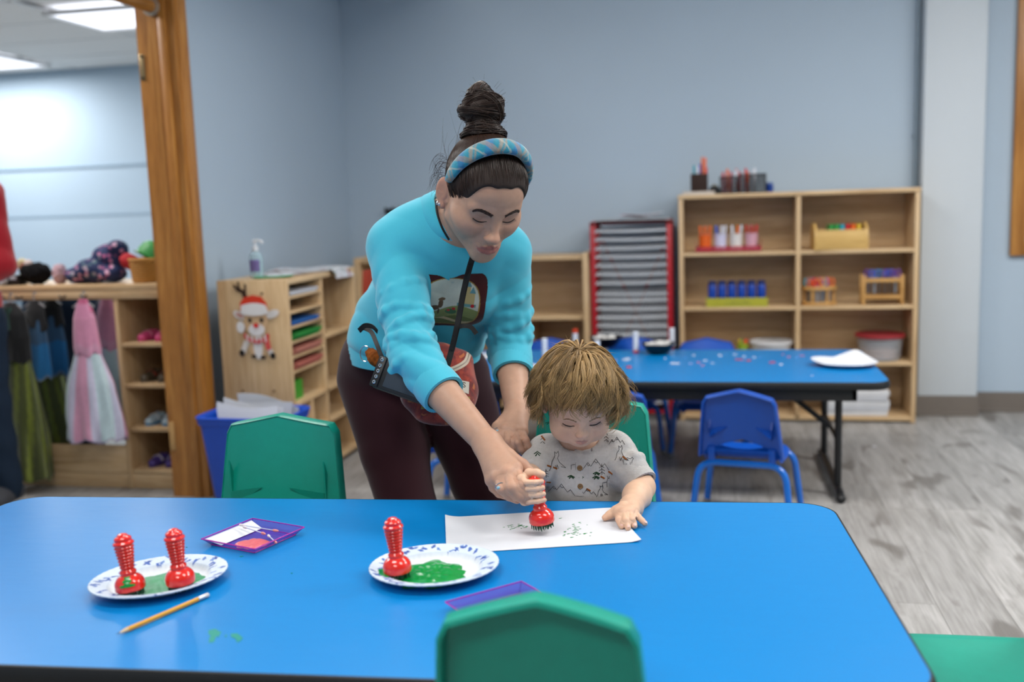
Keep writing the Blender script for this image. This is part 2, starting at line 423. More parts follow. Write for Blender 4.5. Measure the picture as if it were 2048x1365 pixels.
# ------------------------------------------------------------------ tables
M_lam = {}
def laminate(name, col):
    t = NT(name); v = t.coords(); c = lin(col)
    f = t.noise(v, 3, 5, .6); s = t.noise(t.coords((3, 14, 1)), 5, 5, .7)
    t.base(t.mix(f, tuple(x*.95 for x in c[:3])+(1,), c))
    r = t.n('ShaderNodeMapRange'); r.inputs['To Min'].default_value = .27; r.inputs['To Max'].default_value = .38; t.l(s, r.inputs['Value']); t.l(r.outputs[0], t.b.inputs['Roughness'])
    t.set(Specular_IOR_Level=.38); t.bump(t.noise(v, 700, 2), .03, .0005); return t.m
M_tblue = laminate('blue_laminate', '#007dc4')
M_black = plain('black_rubber', '#17181a', .5, .4, .05)
M_bmet = plain('black_steel', '#141517', .38, .5, .03)
M_under = plain('particle_board', '#3b2f27', .8)
def make_table(label, loc, rz, L, W, h, legside=(-1, 1)):
    t = thing('folding_table', label, 'table', loc, rz)
    o = rrect(-L/2, -W/2, L/2, W/2, .075, 8)
    i = rrect(-L/2+.005, -W/2+.005, L/2-.005, W/2-.005, .071, 8)
    obj('tabletop', G().prism(i, h-.012, h), M_tblue, t)
    obj('core', G().prism(i, h-.028, h-.012), M_under, t)
    # rounded edge band
    g = G(); ring = [(p[0], p[1], h-.015) for p in o]; n = len(o); v = []; f = []
    prof = [(-.005, -.0155), (0, -.013), (.003, -.004), (.002, .008), (-.0015, .0145), (-.005, .0152)]
    for q in range(n):
        a = Vector(o[q-1]); b = Vector(o[(q+1) % n]); d = (b-a).normalized(); nx = Vector((d.y, -d.x))
        for r_, z_ in prof: v.append((o[q][0]+nx.x*r_, o[q][1]+nx.y*r_, h-.015+z_))
    k = len(prof)
    for q in range(n):
        for j in range(k): f.append((q*k+j, ((q+1) % n)*k+j, ((q+1) % n)*k+(j+1) % k, q*k+(j+1) % k))
    obj('edge_band', g.add(v, f), M_black, t)
    # steel apron inset under the top
    a = G(); ax, ay = L/2-.12, W/2-.022
    for p, q in (((-ax, -ay, h-.075), (ax, -ay+.02, h-.028)), ((-ax, ay-.02, h-.075), (ax, ay, h-.028)), ((-ax, -ay, h-.075), (-ax+.02, ay, h-.028)), ((ax-.02, -ay, h-.075), (ax, ay, h-.028))): a.box(p, q, bev=.004)
    obj('apron', a, M_bmet, t)
    for s in legside:
        lx = s*(L/2-.17)
        for y in (-W/2+.16, W/2-.16): obj('leg', G().tube([(lx, y, h-.03), (lx, y, .03)], .014, 12), M_bmet, t)
        obj('foot_bar', G().tube(fillet([(lx, -W/2+.055, .012), (lx, -W/2+.09, .03), (lx, W/2-.09, .03), (lx, W/2-.055, .012)], .03), .016, 12), M_bmet, t)
        obj('cross_bar', G().tube([(lx, -W/2+.16, h*.45), (lx, W/2-.16, h*.45)], .009, 10), M_bmet, t)
        for y in (-.03, .03): obj('brace', G().tube([(lx, y, h*.45), (lx-s*.28, y, h-.035)], .008, 8), M_bmet, t)
        for y in (-W/2+.055, W/2-.055): obj('foot_cap', G().ball((lx, y, .017), (.019, .022, .017)), M_black, t)
    return t
A1 = .066
table1 = make_table('large blue table with white plates of green paint in the foreground', (-.645, 1.592, 0), A1, 1.80, .815, .54)
table2 = make_table('blue table with black edge and scattered paper scraps at the back', (-.275, 4.195, 0), .0, 1.80, .83, .475)
# dried paint smears on the near table
sm = G(); rnd = random.Random(3)
for (x, y, L, W, a) in ((-.745, 1.303, .036, .017, 2.4), (-.738, 1.285, .034, .010, 1.9), (-.705, 1.296, .028, .013, 2.5), (-.697, 1.288, .020, .008, 1.8), (-.722, 1.295, .008, .003, 2), (-.86, 1.62, .007, .003, .4), (-.99, 1.655, .004, .002, 0), (-.73, 1.55, .004, .002, 0)):
    n = 14; c, s = math.cos(a), math.sin(a); pts = []
    for k in range(n):
        t = 2*math.pi*k/n; q = rnd.uniform(.7, 1.15); px, py = L/2*math.cos(t)*q, W/2*math.sin(t)*q; pts.append((x+px*c-py*s, y+px*s+py*c))
    sm.prism(pts, .5401, .5404+.0001*sm.n/28)
tag(obj('paint_smear', sm, plain('thin_green_paint', '#0d8a7c', .4), kind='stuff'), 'faint green paint smears on the near left of the blue table', 'paint')

# ------------------------------------------------------------------ moulded stacking chairs
def make_chair(name, mat, tubemat, seat_h, H, W, label, group, loc, rz):
    """origin on the floor under the seat centre, sitter faces -Y"""
    t = thing(name, label, 'chair', loc, rz, group)
    D = W*1.05; hb = seat_h+.004                     # bottom of backrest
    yb = D*.5
    def hw(z):                                      # half width of backrest
        k = (z-hb)/(H-hb); return W*(.545-.10*max(0, k)**1.1)
    def top(u): return H-.028*abs(u)**1.05-(.018 if abs(u) > .93 else 0)*((abs(u)-.93)/.07)**2
    nu, nv, ra, rb = 28, 16, 4, 7
    def pt(i, j):
        u = -1+2*i/nu; hole = max(0, 1-(abs(u)/.56)**2)
        z0 = hb-.012*(1-u*u); zh0 = hb+.036; zh1 = zh0+(.024*(1-abs(u)/.56)**.8 if abs(u) < .56 else 0)
        zh0b = zh0-.012*hole
        if j <= ra: z = z0+(zh0b-z0)*j/ra
        elif j < rb: z = zh0b+(zh1-zh0b)*(j-ra)/(rb-ra)
        else: z = zh1+(top(u)-zh1)*(j-rb)/(nv-rb)
        k = (z-hb)/(H-hb)
        return (u*hw(z), yb+.05*k-.03*(1-u*u)*(1-.4*k)-.006, z)
    V = [pt(i, j) for j in range(nv+1) for i in range(nu+1)]; F = []
    for j in range(nv):
        for i in range(nu):
            u = -1+2*(i+.5)/nu
            if ra <= j < rb: continue
            F.append((j*(nu+1)+i, j*(nu+1)+i+1, (j+1)*(nu+1)+i+1, (j+1)*(nu+1)+i))
    # close the strips outside the hand hole
    for i in range(nu):
        u = -1+2*(i+.5)/nu
        if abs(u) > .56: F.append((ra*(nu+1)+i, ra*(nu+1)+i+1, rb*(nu+1)+i+1, rb*(nu+1)+i))
    V = np.array(V); keep = [q for q in F]
    back = obj('backrest', G().thick(V, keep, .006), mat, t, smooth=50)
    # turned rim, deep towards the rear
    path = [pt(0, j) for j in range(0, nv+1) if j <= ra or j >= rb]+[pt(i, nv) for i in range(1, nu)]+[pt(nu, j) for j in range(nv, -1, -1) if j <= ra or j >= rb]
    g = G(); v = []; f = []; P = [Vector(p) for p in path]; cen = Vector((0, yb, (hb+H)/2))
    for k, p in enumerate(P):
        a = P[max(k-1, 0)]; b = P[min(k+1, len(P)-1)]; d = (b-a).normalized(); inn = d.cross(Vector((0, 1, 0))).normalized()
        if (cen-p).dot(inn) < 0: inn = -inn
        for di, dy in ((.0, -.003), (-.0035, .004), (-.002, .034), (.004, .036), (.007, .006)): v.append(tuple(p+inn*di+Vector((0, dy, 0))))
    for k in range(len(P)-1):
        for j in range(5): f.append((k*5+j, (k+1)*5+j, (k+1)*5+(j+1) % 5, k*5+(j+1) % 5))
    obj('rim', g.add(v, f), mat, back, smooth=45)
    for s in (-1, 1):                               # stiffening gussets at the rear
        z = hb+(H-hb)*.52; x = s*hw(z)*.80; y0 = yb+.012
        obj('rib', G().add([(x, y0+.02, z-.02), (x, y0-.012, z-.06), (x, y0-.012, z+.05), (x+s*.004, y0+.02, z-.02), (x+s*.004, y0-.012, z-.06), (x+s*.004, y0-.012, z+.05)], [(0, 1, 2), (3, 5, 4), (0, 3, 4, 1), (1, 4, 5, 2), (2, 5, 3, 0)]), mat, back, smooth=0)
        x2 = s*hw(z)*.22
        obj('rib', G().add([(x, y0+.026, z-.052), (x, y0-.016, z-.026), (x2, y0-.022, z-.012), (x, y0-.01, z-.064)], [(0, 1, 2), (0, 2, 3), (0, 3, 1), (1, 3, 2)]), mat, back, smooth=0)
    # seat pan: dished, rolled front edge, flared up at the rear
    def sp(u, v):
        x = (-1+2*u); y = -D*.5+D*v; w = W*(.5+.03*math.sin(v*3.1))
        e = min(1, max(0, (abs(x)-.80)/.2)); ev = max(0, (.14-v)/.14); eb = max(0, (v-.86)/.14)
        z = seat_h-.012*(1-x*x)*math.sin(math.pi*min(1, max(0, v)))-.018*e**2-.03*ev**2+.028*eb**2
        cr = .06*W*(ev**2)
        return (x*(w-cr), y, z)
    st = obj('seat', G().sheet(sp, 24, 24, .006), mat, t, smooth=60)
    r = .0122; zu = seat_h-.022
    for nm, y, yf in (('front', -D*.36, -D*.42), ('rear', D*.50, D*.60)):
        xw = W*.56; xf = W*.66
        for s in (-1, 1):
            g = G().tube(fillet([(0, y, zu), (s*xw, y, zu), (s*xf, yf, .012)], .06, 7)[0:], r, 12)
            lg = obj('leg', g, tubemat, t)
            obj('glide', G().lathe([(.011, 0), (.0135, .002), (.0135, .018), (.011, .02)], 12, mx((s*xf, yf, .001))), plain('grey_glide', '#77797c', .4), lg)
    for s in (-1, 1): obj('back_support', G().box((s*W*.40-.012, yb-.03, seat_h-.016), (s*W*.40+.012, yb+.006, hb+.03), bev=.004), mat, t)
    return t
M_green = plain('green_polypropylene', '#089480', .36, .5, .05, 40, bump=.05, bscale=500)
M_bluec = plain('blue_polypropylene', '#0a4fb4', .36, .5, .05, 40, bump=.05, bscale=500)
M_gtube = plain('green_enamel', '#067060', .25, .6, 0); M_btube = plain('blue_enamel', '#0c66c6', .22, .6, 0)
GG = 'green chairs at the painting table'; BG = 'blue chairs at the craft table'
gc = make_chair('stacking_chair', M_green, M_gtube, .355, .680, .298, 'empty green chair behind the painting table beside the blue bin', GG, (-1.035, 2.0, 0), R(1))
make_chair('stacking_chair', M_green, M_gtube, .355, .690, .262, 'green chair seen from behind at the bottom edge of the photo', GG, (-.226, 1.318, 0), R(183))
dup(gc, (-.328, 2.27, 0), R(-4), 'green chair the toddler sits on', GG)
dup(gc, (.435, 1.735, 0), R(-88), 'green chair at the right end of the table, pale seat at bottom right', GG)
bc = make_chair('stacking_chair', M_bluec, M_btube, .255, .505, .265, 'blue chair in full rear view in front of the craft table', BG, (.106, 3.64, 0), R(169))
dup(bc, (-.395, 3.66, 0), R(186), 'blue chair right behind the toddler, half hidden by the child', BG)
dup(bc, (-.90, 3.62, 0), R(178), 'blue chair beside the woman\'s left arm, mostly hidden', BG)
dup(bc, (-.045, 4.60, 0), R(2), 'blue chair behind the craft table at the big bookcase', BG)
dup(bc, (-.415, 4.66, 0), R(-4), 'blue chair behind the craft table at the red drying rack', BG)
dup(bc, (-.80, 4.62, 0), R(4), 'blue chair behind the craft table at the low empty shelf', BG)

# ------------------------------------------------------------------ big maple bookcase
M_map = wood('maple_x', '#b18f66', '#caab82', '#d9be97', 'x', 5, .4)
M_mapz = wood('maple_z', '#b18f66', '#caab82', '#d9be97', 'z', 5, .4)
M_mapy = wood('maple_y', '#b18f66', '#caab82', '#d9be97', 'y', 5, .4)
t = thing('bookcase', 'tall maple bookcase with eight compartments against the back wall', 'bookcase', (-.195, 5.237, 0))
BW, BD, BH = 1.172, .295, 1.185; th = .022
obj('top', G().box((-.004, -.004, BH-th), (BW+.004, BD, BH), bev=.003), M_map, t)
obj('side_panel', G().box((0, 0, .001), (th, BD, BH-th-.001), bev=.002), M_mapz, t)
obj('side_panel', G().box((BW-th, 0, .001), (BW, BD, BH-th-.001), bev=.002), M_mapz, t)
obj('divider', G().box((.585, .002, .02), (.585+th, BD-.008, BH-th-.001), bev=.002), M_mapz, t)
obj('back_panel', G().box((th, BD-.008, .02), (BW-th, BD-.002, BH-th)), M_map, t, smooth=0)
for z in (.585, .296, .868): 
    obj('shelf', G().box((th, .004, z), (.585, BD-.009, z+.018), bev=.002), M_map, t)
    obj('shelf', G().box((.585+th, .004, z), (BW-th, BD-.009, z+.018), bev=.002), M_map, t)
obj('bottom', G().box((th, .002, .012), (BW-th, BD-.009, .034), bev=.002), M_map, t)

# ------------------------------------------------------------------ low empty shelf behind the woman
t = thing('low_bookcase', 'low empty maple shelf unit on the back wall behind the woman', 'bookcase', (-1.96, 5.2, 0))
LW, LH, LD = 1.295, .89, .33
obj('top', G().box((0, 0, LH-.022), (LW, LD, LH), bev=.003), M_map, t)
for x in (0, LW-.03): obj('side_panel', G().box((x, -.012, .001), (x+.03, LD, LH+.012), bev=.005), M_mapz, t)
obj('back_panel', G().box((.03, LD-.01, .05), (LW-.03, LD-.003, LH-.022)), M_map, t, smooth=0)
for z in (.04, .548): obj('shelf', G().box((.03, .004, z), (LW-.03, LD-.011, z+.02), bev=.003), M_map, t)
for x in (.43, .965): obj('divider', G().box((x-.01, .006, .06), (x+.01, LD-.011, .548), bev=.002), M_mapz, t)
obj('plinth', G().box((.03, .03, .001), (LW-.03, .05, .04)), M_map, t, smooth=0)

# ------------------------------------------------------------------ red drying rack
t = thing('drying_rack', 'red metal art drying rack with many grey wire shelves', 'drying rack', (-.655, 5.22, 0))
M_red = plain('red_enamel', '#a5121f', .3, .55, .02); M_wire = plain('galvanised_wire', '#c6cad0', .4, .5, .02)
RW, RD, RH = .425, .27, 1.06
for x in (0, RW-.028):
    for y in (0, RD-.028): obj('post', G().box((x, y, .03), (x+.028, y+.028, RH), bev=.003), M_red, t)
    obj('skid', G().box((x, -.02, .004), (x+.028, RD+.02, .03), bev=.003), M_red, t)
    obj('top_rail', G().box((x, 0, RH-.02), (x+.028, RD, RH+.001), bev=.003), M_red, t)
for z in (.035, RH-.022): obj('cross_rail', G().box((.028, RD-.02, z), (RW-.028, RD-.004, z+.022), bev=.002), M_red, t)
obj('front_rail', G().box((.028, .002, .04), (RW-.028, .014, .06), bev=.002), M_red, t)
for s in (-1, 1): obj('diagonal_brace', G().box((-.46, -.004, -.008), (.46, .004, .008), mx((RW/2, RD-.012-.003*s, .56), (0, s*R(66), 0))), M_red, t)
ws = G(); hw_ = .185
sag = lambda x: -.004*(1-(x/hw_)**2)
ws.tube([(-hw_, -.012, -.004), (-hw_, .24, 0)], .0034, 6).tube([(hw_, -.012, -.004), (hw_, .24, 0)], .0028, 6)
for y in (-.012, .05, .115, .18, .24): ws.tube([(x, y, sag(x)) for x in np.linspace(-hw_, hw_, 7)], .0032, 6)
for k in range(1, 20): x = -hw_+2*hw_*k/20; ws.tube([(x, -.012, sag(x)), (x, .24, sag(x))], .0019, 5)
ws.tube([(x, -.014, sag(x)+.008) for x in np.linspace(-hw_, hw_, 7)], .0022, 6)
wm = ws.mesh('wire_shelf'); wm.materials.append(M_wire)
for k in range(21):
    o = bpy.data.objects.new('wire_shelf', wm); COL.objects.link(o); o.parent = t; o.location = (RW/2, .012, .1+.0455*k + (0 if k != 13 else -.012)); o.rotation_euler = (R(3 if k % 3 else 4), R([.0, .4, -.5, .2][k % 4]), 0)

# ------------------------------------------------------------------ paper cubby with the reindeer on its end
t = thing('paper_cubby', 'maple paper sorter with a reindeer picture on its end panel', 'shelf unit', (-2.02, 3.76, 0))
UW, UL, UH = .31, .78, .895
obj('end_panel', G().box((0, 0, .02), (UW, .02, UH), bev=.004), M_mapz, t)
obj('end_panel', G().box((0, UL-.02, .02), (UW, UL, UH), bev=.004), M_mapz, t)
obj('back_panel', G().box((.002, .02, .02), (.01, UL-.02, UH-.02)), M_mapz, t, smooth=0)
obj('top', G().box((0, .02, UH-.024), (UW-.004, UL-.02, UH-.002), bev=.003), M_mapy, t)
M_mid = [.20, .395, .58]
for k in range(6):
    z = UH-.085-.062*k; obj('paper_shelf', G().box((.012, .02, z), (UW-.008, .37, z+.01), bev=.002), M_mapy, t)
obj('divider', G().box((.012, .37, .02), (UW-.006, .388, UH-.024), bev=.002), M_mapz, t)
for z in (.02, .215, .36): obj('shelf', G().box((.012, .02, z), (UW-.006, UL-.02, z+.016), bev=.002), M_mapy, t)
obj('shelf', G().box((.012, .388, .6), (UW-.006, UL-.02, .616), bev=.002), M_mapy, t)
obj('lower_divider', G().box((.012, .2, .036), (UW-.006, .214, .36), bev=.002), M_mapz, t)
for x, z in ((.085, .435), (.225, .435), (.2, .84)): obj('screw_cap', G().lathe([(0, 0), (.006, 0), (.005, .003), (0, .003)], 10, mx((x, 0, z), (R(90), 0, 0))), plain('screw_brass', '#6d5636', .4), t)

# ------------------------------------------------------------------ things on the painting table
TZ = .5405
def color_attr(me, cols, name='col'):
    a = me.color_attributes.new(name, 'FLOAT_COLOR', 'POINT'); c = np.ones((len(me.vertices), 4), np.float32); c[:, :3] = cols
    a.data.foreach_set('color', c.ravel())
def L3(h): return np.array(lin(h)[:3])
M_plate = vcol('printed_paper_plate', .55, .4)
M_paint = plain('wet_green_paint', '#058a3a', .22, .5, .10, 50, bump=.15, bscale=160, bd=.003)
M_paint2 = plain('thin_wet_green_paint', '#128a55', .3, .5, .16, 60, bump=.2, bscale=220, bd=.003)
def make_plate(label, loc, rz, a, b, seed):
    t = thing('paper_plate', label, 'plate', loc, rz, 'oval paper plates of green paint')
    rn = random.Random(seed); N = 240
    prof = [(0, .002), (.3, .002), (.60, .0022), (.66, .003), (.70, .006), (.745, .0115)]+[(.76+.24*k/14, .0125+.0065*k/14) for k in range(14)]+[(1.0, .0185), (1.006, .0165), (.99, .0155), (.75, .0090), (.68, .0022), (.62, .0004), (0, .0004)]
    g = G().lathe([(max(r, 1e-5)*a, z) for r, z in prof], N, sx=1, sy=b/a, fn=lambda q: 1+.004*math.sin(48*q))
    me = g.mesh('dish'); P = np.vstack(g.v); rr = np.hypot(P[:, 0]/a, P[:, 1]/b); ang = np.arctan2(P[:, 1]/b, P[:, 0]/a)
    cols = np.tile(L3('#dfe5ec'), (len(P), 1)); rim = rr > .74
    cols[rim] = L3('#ccd9e8')
    for k in range(34):                              # sprigs of blue leaves round the rim
        th = 2*math.pi*(k+rn.uniform(-.25, .25))/34; rm = rn.choice([.81, .87, .93]); 
        for q in range(rn.choice([1, 2, 3])):
            dr = rn.uniform(-.035, .035); dt = rn.uniform(-.07, .07); al = rn.uniform(-1.1, 1.1); L_, W_ = rn.uniform(.045, .080), rn.uniform(.018, .030)
            dx = (rr-(rm+dr)); dy = ((ang-th-dt+math.pi) % (2*math.pi)-math.pi)*.87
            u = dx*math.cos(al)+dy*math.sin(al); w = -dx*math.sin(al)+dy*math.cos(al)
            msk = rim & ((u/L_)**2+(w/(W_*np.maximum(.05, 1-(u/L_)**2*.4)))**2 < 1)
            cols[msk] = L3(rn.choice(['#2d4f9c', '#3a5fae', '#5b7dbd']))
    color_attr(me, cols)
    obj('dish', me, M_plate, t)
    for p in me.polygons: p.use_smooth = True
    return t
def puddle(t, cx, cy, a, b, seed, h=.003, mat=None, lo=.7, ph=0, z0=.0026):
    rn = random.Random(seed); off = rn.uniform(0, 50); nr, na = 14, 90; V = [(cx, cy, z0+h)]; F = []
    for j in range(1, nr+1):
        for k in range(na):
            th = 2*math.pi*k/na; e = lo+(1-lo)*(.5+.5*mnoise.noise((math.cos(th)*2.2+off, math.sin(th)*2.2, 3)))*1.6+.06*mnoise.noise((math.cos(th)*9+off, math.sin(th)*9, 1))
            r = j/nr*e; x, y = cx+a*r*math.cos(th), cy+b*r*math.sin(th)
            prof = (1-(j/nr)**6); z = z0+prof*h*(.75+.6*mnoise.noise((x*60+off, y*60, 0))+.4*mnoise.noise((x*160, y*40+off, 4)))
            V.append((x, y, max(z0-.001, z) if j < nr else z0-.0012))
    for k in range(na): F.append((0, 1+k, 1+(k+1) % na))
    for j in range(nr-1):
        for k in range(na): F.append((1+j*na+k, 1+(j+1)*na+k, 1+(j+1)*na+(k+1) % na, 1+j*na+(k+1) % na))
    return obj('paint_puddle', G().add(V, F), mat or M_paint, t, smooth=80)
pl1 = make_plate('oval paper plate of thin green paint with two red stampers', (-.936, 1.472, TZ), R(40), .113, .094, 1)
puddle(pl1, .0, -.004, .078, .055, 5, .0016, M_paint2, .72)
pl2 = make_plate('oval paper plate with thick green paint and one red stamper beside the paper', (-.479, 1.578, TZ), R(22), .111, .099, 2)
puddle(pl2, -.006, -.006, .070, .066, 9, .0042, M_paint, .66)
o = puddle(pl2, -.088, -.012, .016, .022, 3, .0016, M_paint, .7, z0=.0145)
M_dab = plain('glossy_red_plastic', '#e3271a', .16, .6, .03, 20, coat=.4)
M_bris = plain('paint_soaked_bristle', '#0a4a2e', .45, .4, .2, 90)
def dab_geo():
    pr = [(0, .012), (.0235, .012), (.0245, .0145), (.0242, .018)]
    pr += [(.0242*math.cos(q)+.0005, .019+.021*math.sin(q)) for q in np.linspace(.15, 1.02, 8)]
    pr += [(.0128, .0385), (.0136, .041), (.0128, .0435), (.0106, .0455)]
    for k in range(7):
        z = .047+.0055*k; r = .0102+.0007*k; pr += [(r, z), (r+.0016, z+.0022), (r+.0016, z+.0032), (r+.0002, z+.0052)]
    pr += [(.0150, .0862), (.0170, .0885), (.0170, .0908), (.0150, .0930), (.0138, .0937), (.0140, .0980), (.0122, .1005), (.0090, .1018), (.0072, .1048), (.0036, .1062), (0, .1064)]
    return pr
dab_body = G().lathe(dab_geo(), 32)
bg_ = G(); rn = random.Random(2)
for k in range(60):
    a = 2.399*k; r = .0205*math.sqrt((k+.5)/60); x, y = r*math.cos(a), r*math.sin(a)
    bg_.tube([(x, y, .013), (x*1.02+rn.uniform(-.0006, .0006), y*1.02+rn.uniform(-.0006, .0006), rn.uniform(0, .0018))], [.0014, .0009], 5)
def make_dab(label, loc, rot):
    t = thing('paint_stamper', label, 'stamper', loc, rot=rot, group='red bristle paint stampers')
    obj('handle', dab_body, M_dab, t, smooth=35); obj('bristles', bg_, M_bris, t, kind='stuff', smooth=0); return t
dA = make_dab('red paint stamper with a green drip down its bulb, left on the left plate', (-.952, 1.413, TZ+.0035), (R(-2), R(-6), 0))
make_dab('red paint stamper standing at the right on the left plate', (-.883, 1.450, TZ+.0035), (R(1), R(-3), 0))
make_dab('red paint stamper standing alone on the plate next to the paper', (-.533, 1.543, TZ+.0035), (R(0), R(-3), 0))
STAMP = (-0.3282, 1.802, 0.553)
stamp = make_dab('red paint stamper held by the toddler and the woman above the paper', STAMP, (R(3), R(-6), 0))
# green drip on the first stamper: follows the bulb
V = []; F = []
for j in range(12):
    q = .12+.85*j/11
    for i in range(9):
        a = R(-66)+(-.5+i/8)*(.55+.2*math.sin(j*1.3))*(1 if j > 2 else 1.5); r = .0242*math.cos(q)+.0012
        V.append((r*math.cos(a), r*math.sin(a), .019+.0215*math.sin(q)))
F = [(j*9+i, j*9+i+1, (j+1)*9+i+1, (j+1)*9+i) for j in range(11) for i in range(8)]
obj('paint_drip', G().add(V, F), M_paint, dA, smooth=80)
# sheet of paper with bristle prints
pc = [(-.543, 1.879), (-.484, 1.673), (-.14, 1.777), (-.214, 1.978)]
def pap(u, v):
    a = Vector(pc[0])*(1-u)+Vector(pc[3])*u; b = Vector(pc[1])*(1-u)+Vector(pc[2])*u; p = a*(1-v)+b*v
    return (p.x, p.y, TZ+.0006+.006*max(0, (.1-u)/.1)**2*(1-v)+.004*max(0, (u-.93)/.07)**2*v)
t = thing('paper_sheet', 'white sheet of paper with green bristle prints under the stamper', 'paper')
obj('sheet', G().sheet(pap, 40, 20, .0003), plain('white_paper', '#d6d9e0', .8, .2, .015), t, smooth=60)
pr_ = G(); rn = random.Random(11)
for (x, y, w, h_, n) in ((1048, 1056, 30, 6, 20), (1158, 1060, 30, 16, 34)):
    cx, cy = (-.384, 1.838) if x < 1100 else (-.267, 1.831)
    for k in range(n):
        px, py = cx+rn.gauss(0, .013 if x > 1100 else .015), cy+rn.gauss(0, .024 if x > 1100 else .008); L_, W_ = rn.uniform(.003, .010), rn.uniform(.0018, .0045)
        a = .5+rn.uniform(-.3, .3); c, s = math.cos(a), math.sin(a); pts = []
        for q in range(8):
            e = 2*math.pi*q/8; m = rn.uniform(.7, 1.2); ux, uy = L_/2*math.cos(e)*m, W_/2*math.sin(e)*m; pts.append((px+ux*c-uy*s, py+ux*s+uy*c))
        pr_.prism(pts, TZ+.0007, TZ+.0011)
obj('bristle_print', pr_, M_paint, t, kind='stuff')
# pencil
def make_pencil(a, b):
    A, B = Vector(a), Vector(b); L_ = (B-A).length; t = thing('pencil', 'yellow hexagonal pencil lying near the left plate', 'pencil', a, rot=(B-A).to_track_quat('X', 'Z').to_euler())
    M = mx((0, 0, 0), (0, R(90), 0))
    obj('barrel', G().lathe([(.0037, .02), (.0037, L_-.022)], 6, M), plain('yellow_lacquer', '#d99a2b', .3, .5, .03), t, smooth=0)
    obj('point', G().lathe([(.0009, .006), (.0037, .02)], 12, M), plain('bare_pencil_wood', '#d9b98c', .7), t)
    obj('lead', G().lathe([(.0001, 0), (.0009, .006)], 8, M), plain('graphite', '#3a3a3d', .4), t)
    obj('ferrule', G().lathe([(.0038, L_-.022), (.0041, L_-.02), (.0038, L_-.018), (.0041, L_-.014), (.0039, L_-.009)], 14, M), plain('tin', '#b9bdc2', .3, metal=.7), t)
    obj('eraser', G().lathe([(.0037, L_-.009), (.0037, L_-.002), (.0028, L_)], 14, M), plain('pale_eraser', '#c9c4c4', .7), t)
make_pencil((-.888, 1.270, TZ+.0042), (-.824, 1.432, TZ+.0042))
# translucent pink trays
def make_tray(label, loc, rz, s=.062, seed=1):
    t = thing('plastic_tray', label, 'tray', loc, rz, 'translucent magenta paint trays')
    h = .014; fl_ = 1.22; th = .0015; M = glass('magenta_acrylic', '#6a2ab8', .08, .36)
    for k in range(4):
        a = R(90*k); c, sn = math.cos(a), math.sin(a)
        def W(p): return (p[0]*c-p[1]*sn, p[0]*sn+p[1]*c, p[2])
        obj('side', G().thick([W((-s, -s, .001)), W((s, -s, .001)), W((s*fl_, -s*fl_, h)), W((-s*fl_, -s*fl_, h))], [(0, 1, 2, 3)], th), M, t, smooth=0)
        obj('lip', G().tube([W((-s*fl_, -s*fl_, h)), W((s*fl_, -s*fl_, h))], .0011, 6), plain('magenta_edge', '#b3249a', .25, .5, 0), t)
    obj('base', G().box((-s, -s, .0003), (s, s, .0016)), M, t, smooth=0)
    for k, (x, y) in enumerate(((-s, -s), (s, -s), (s, s), (-s, s))): obj('foot_edge', G().tube([(x, y, .0012), ((-1 if k == 1 else 1 if k == 3 else (1 if k == 0 else -1))*s if k in (0, 2) else x, y if k in (0, 2) else (s if k == 1 else -s), .0012)], .0009, 6), plain('magenta_edge', '#b3249a', .25, .5, 0), t)
    return t
ty1 = make_tray('translucent magenta tray with a pink paint blob and cotton swabs', (-.878, 1.708, TZ), R(-18), .056)
obj('paper_strip', G().thick([(-.066, -.062, .0125), (-.031, -.055, .0026), (-.031, .055, .0026), (-.066, .062, .0125)], [(0, 1, 2, 3)], .0004), plain('white_paper', '#d6d9e0', .8, .2, .015), ty1, smooth=0)
puddle(ty1, .018, -.022, .034, .030, 21, .002, plain('pink_paint', '#d8646c', .3, .5, .15, 80, bump=.2, bscale=200, bd=.003), .75, z0=.0028)
ty2 = make_tray('translucent magenta tray half hidden behind the nearest green chair', (-.318, 1.425, TZ), R(-46), .058, 2)
puddle(ty2, .0, .01, .036, .03, 31, .002, plain('pink_paint', '#d8646c', .3), .75, z0=.0028)
def swab(a, b, label, col='#d98a8a'):
    A, B = Vector(a), Vector(b); d = (B-A); L_ = d.length; t = thing('cotton_swab', label, 'swab', a, rot=d.to_track_quat('X', 'Z').to_euler(), group='cotton swabs in the tray'); M = mx((0, 0, 0), (0, R(90), 0))
    obj('stick', G().lathe([(.0011, .004), (.0011, L_-.004)], 8, M), plain('swab_stick', '#b9c3e0', .5), t)
    for z0, m in ((0, plain('cotton', '#d9d4d8', .9)), (L_-.014, plain('pink_cotton', col, .8))): obj('tip', G().lathe([(.0004, z0), (.0022, z0+.002), (.0027, z0+.006), (.0022, z0+.011), (.001, z0+.014)], 10, M), m, t)
zs = TZ+.0165
swab((-0.9243, 1.7406, 0.559), (-0.8316, 1.7199, 0.556), 'cotton swab lying across the far rim of the magenta tray')
swab((-0.9051, 1.7198, 0.5625), (-0.8402, 1.6822, 0.5625), 'cotton swab with a pink tip reaching into the pink paint')
swab((-0.8515, 1.7148, 0.549), (-0.8119, 1.6676, 0.551), 'short cotton swab at the near rim of the magenta tray')
swab((-.36, 1.435, TZ+.006), (-.29, 1.455, TZ+.012), 'cotton swab in the tray behind the nearest green chair')

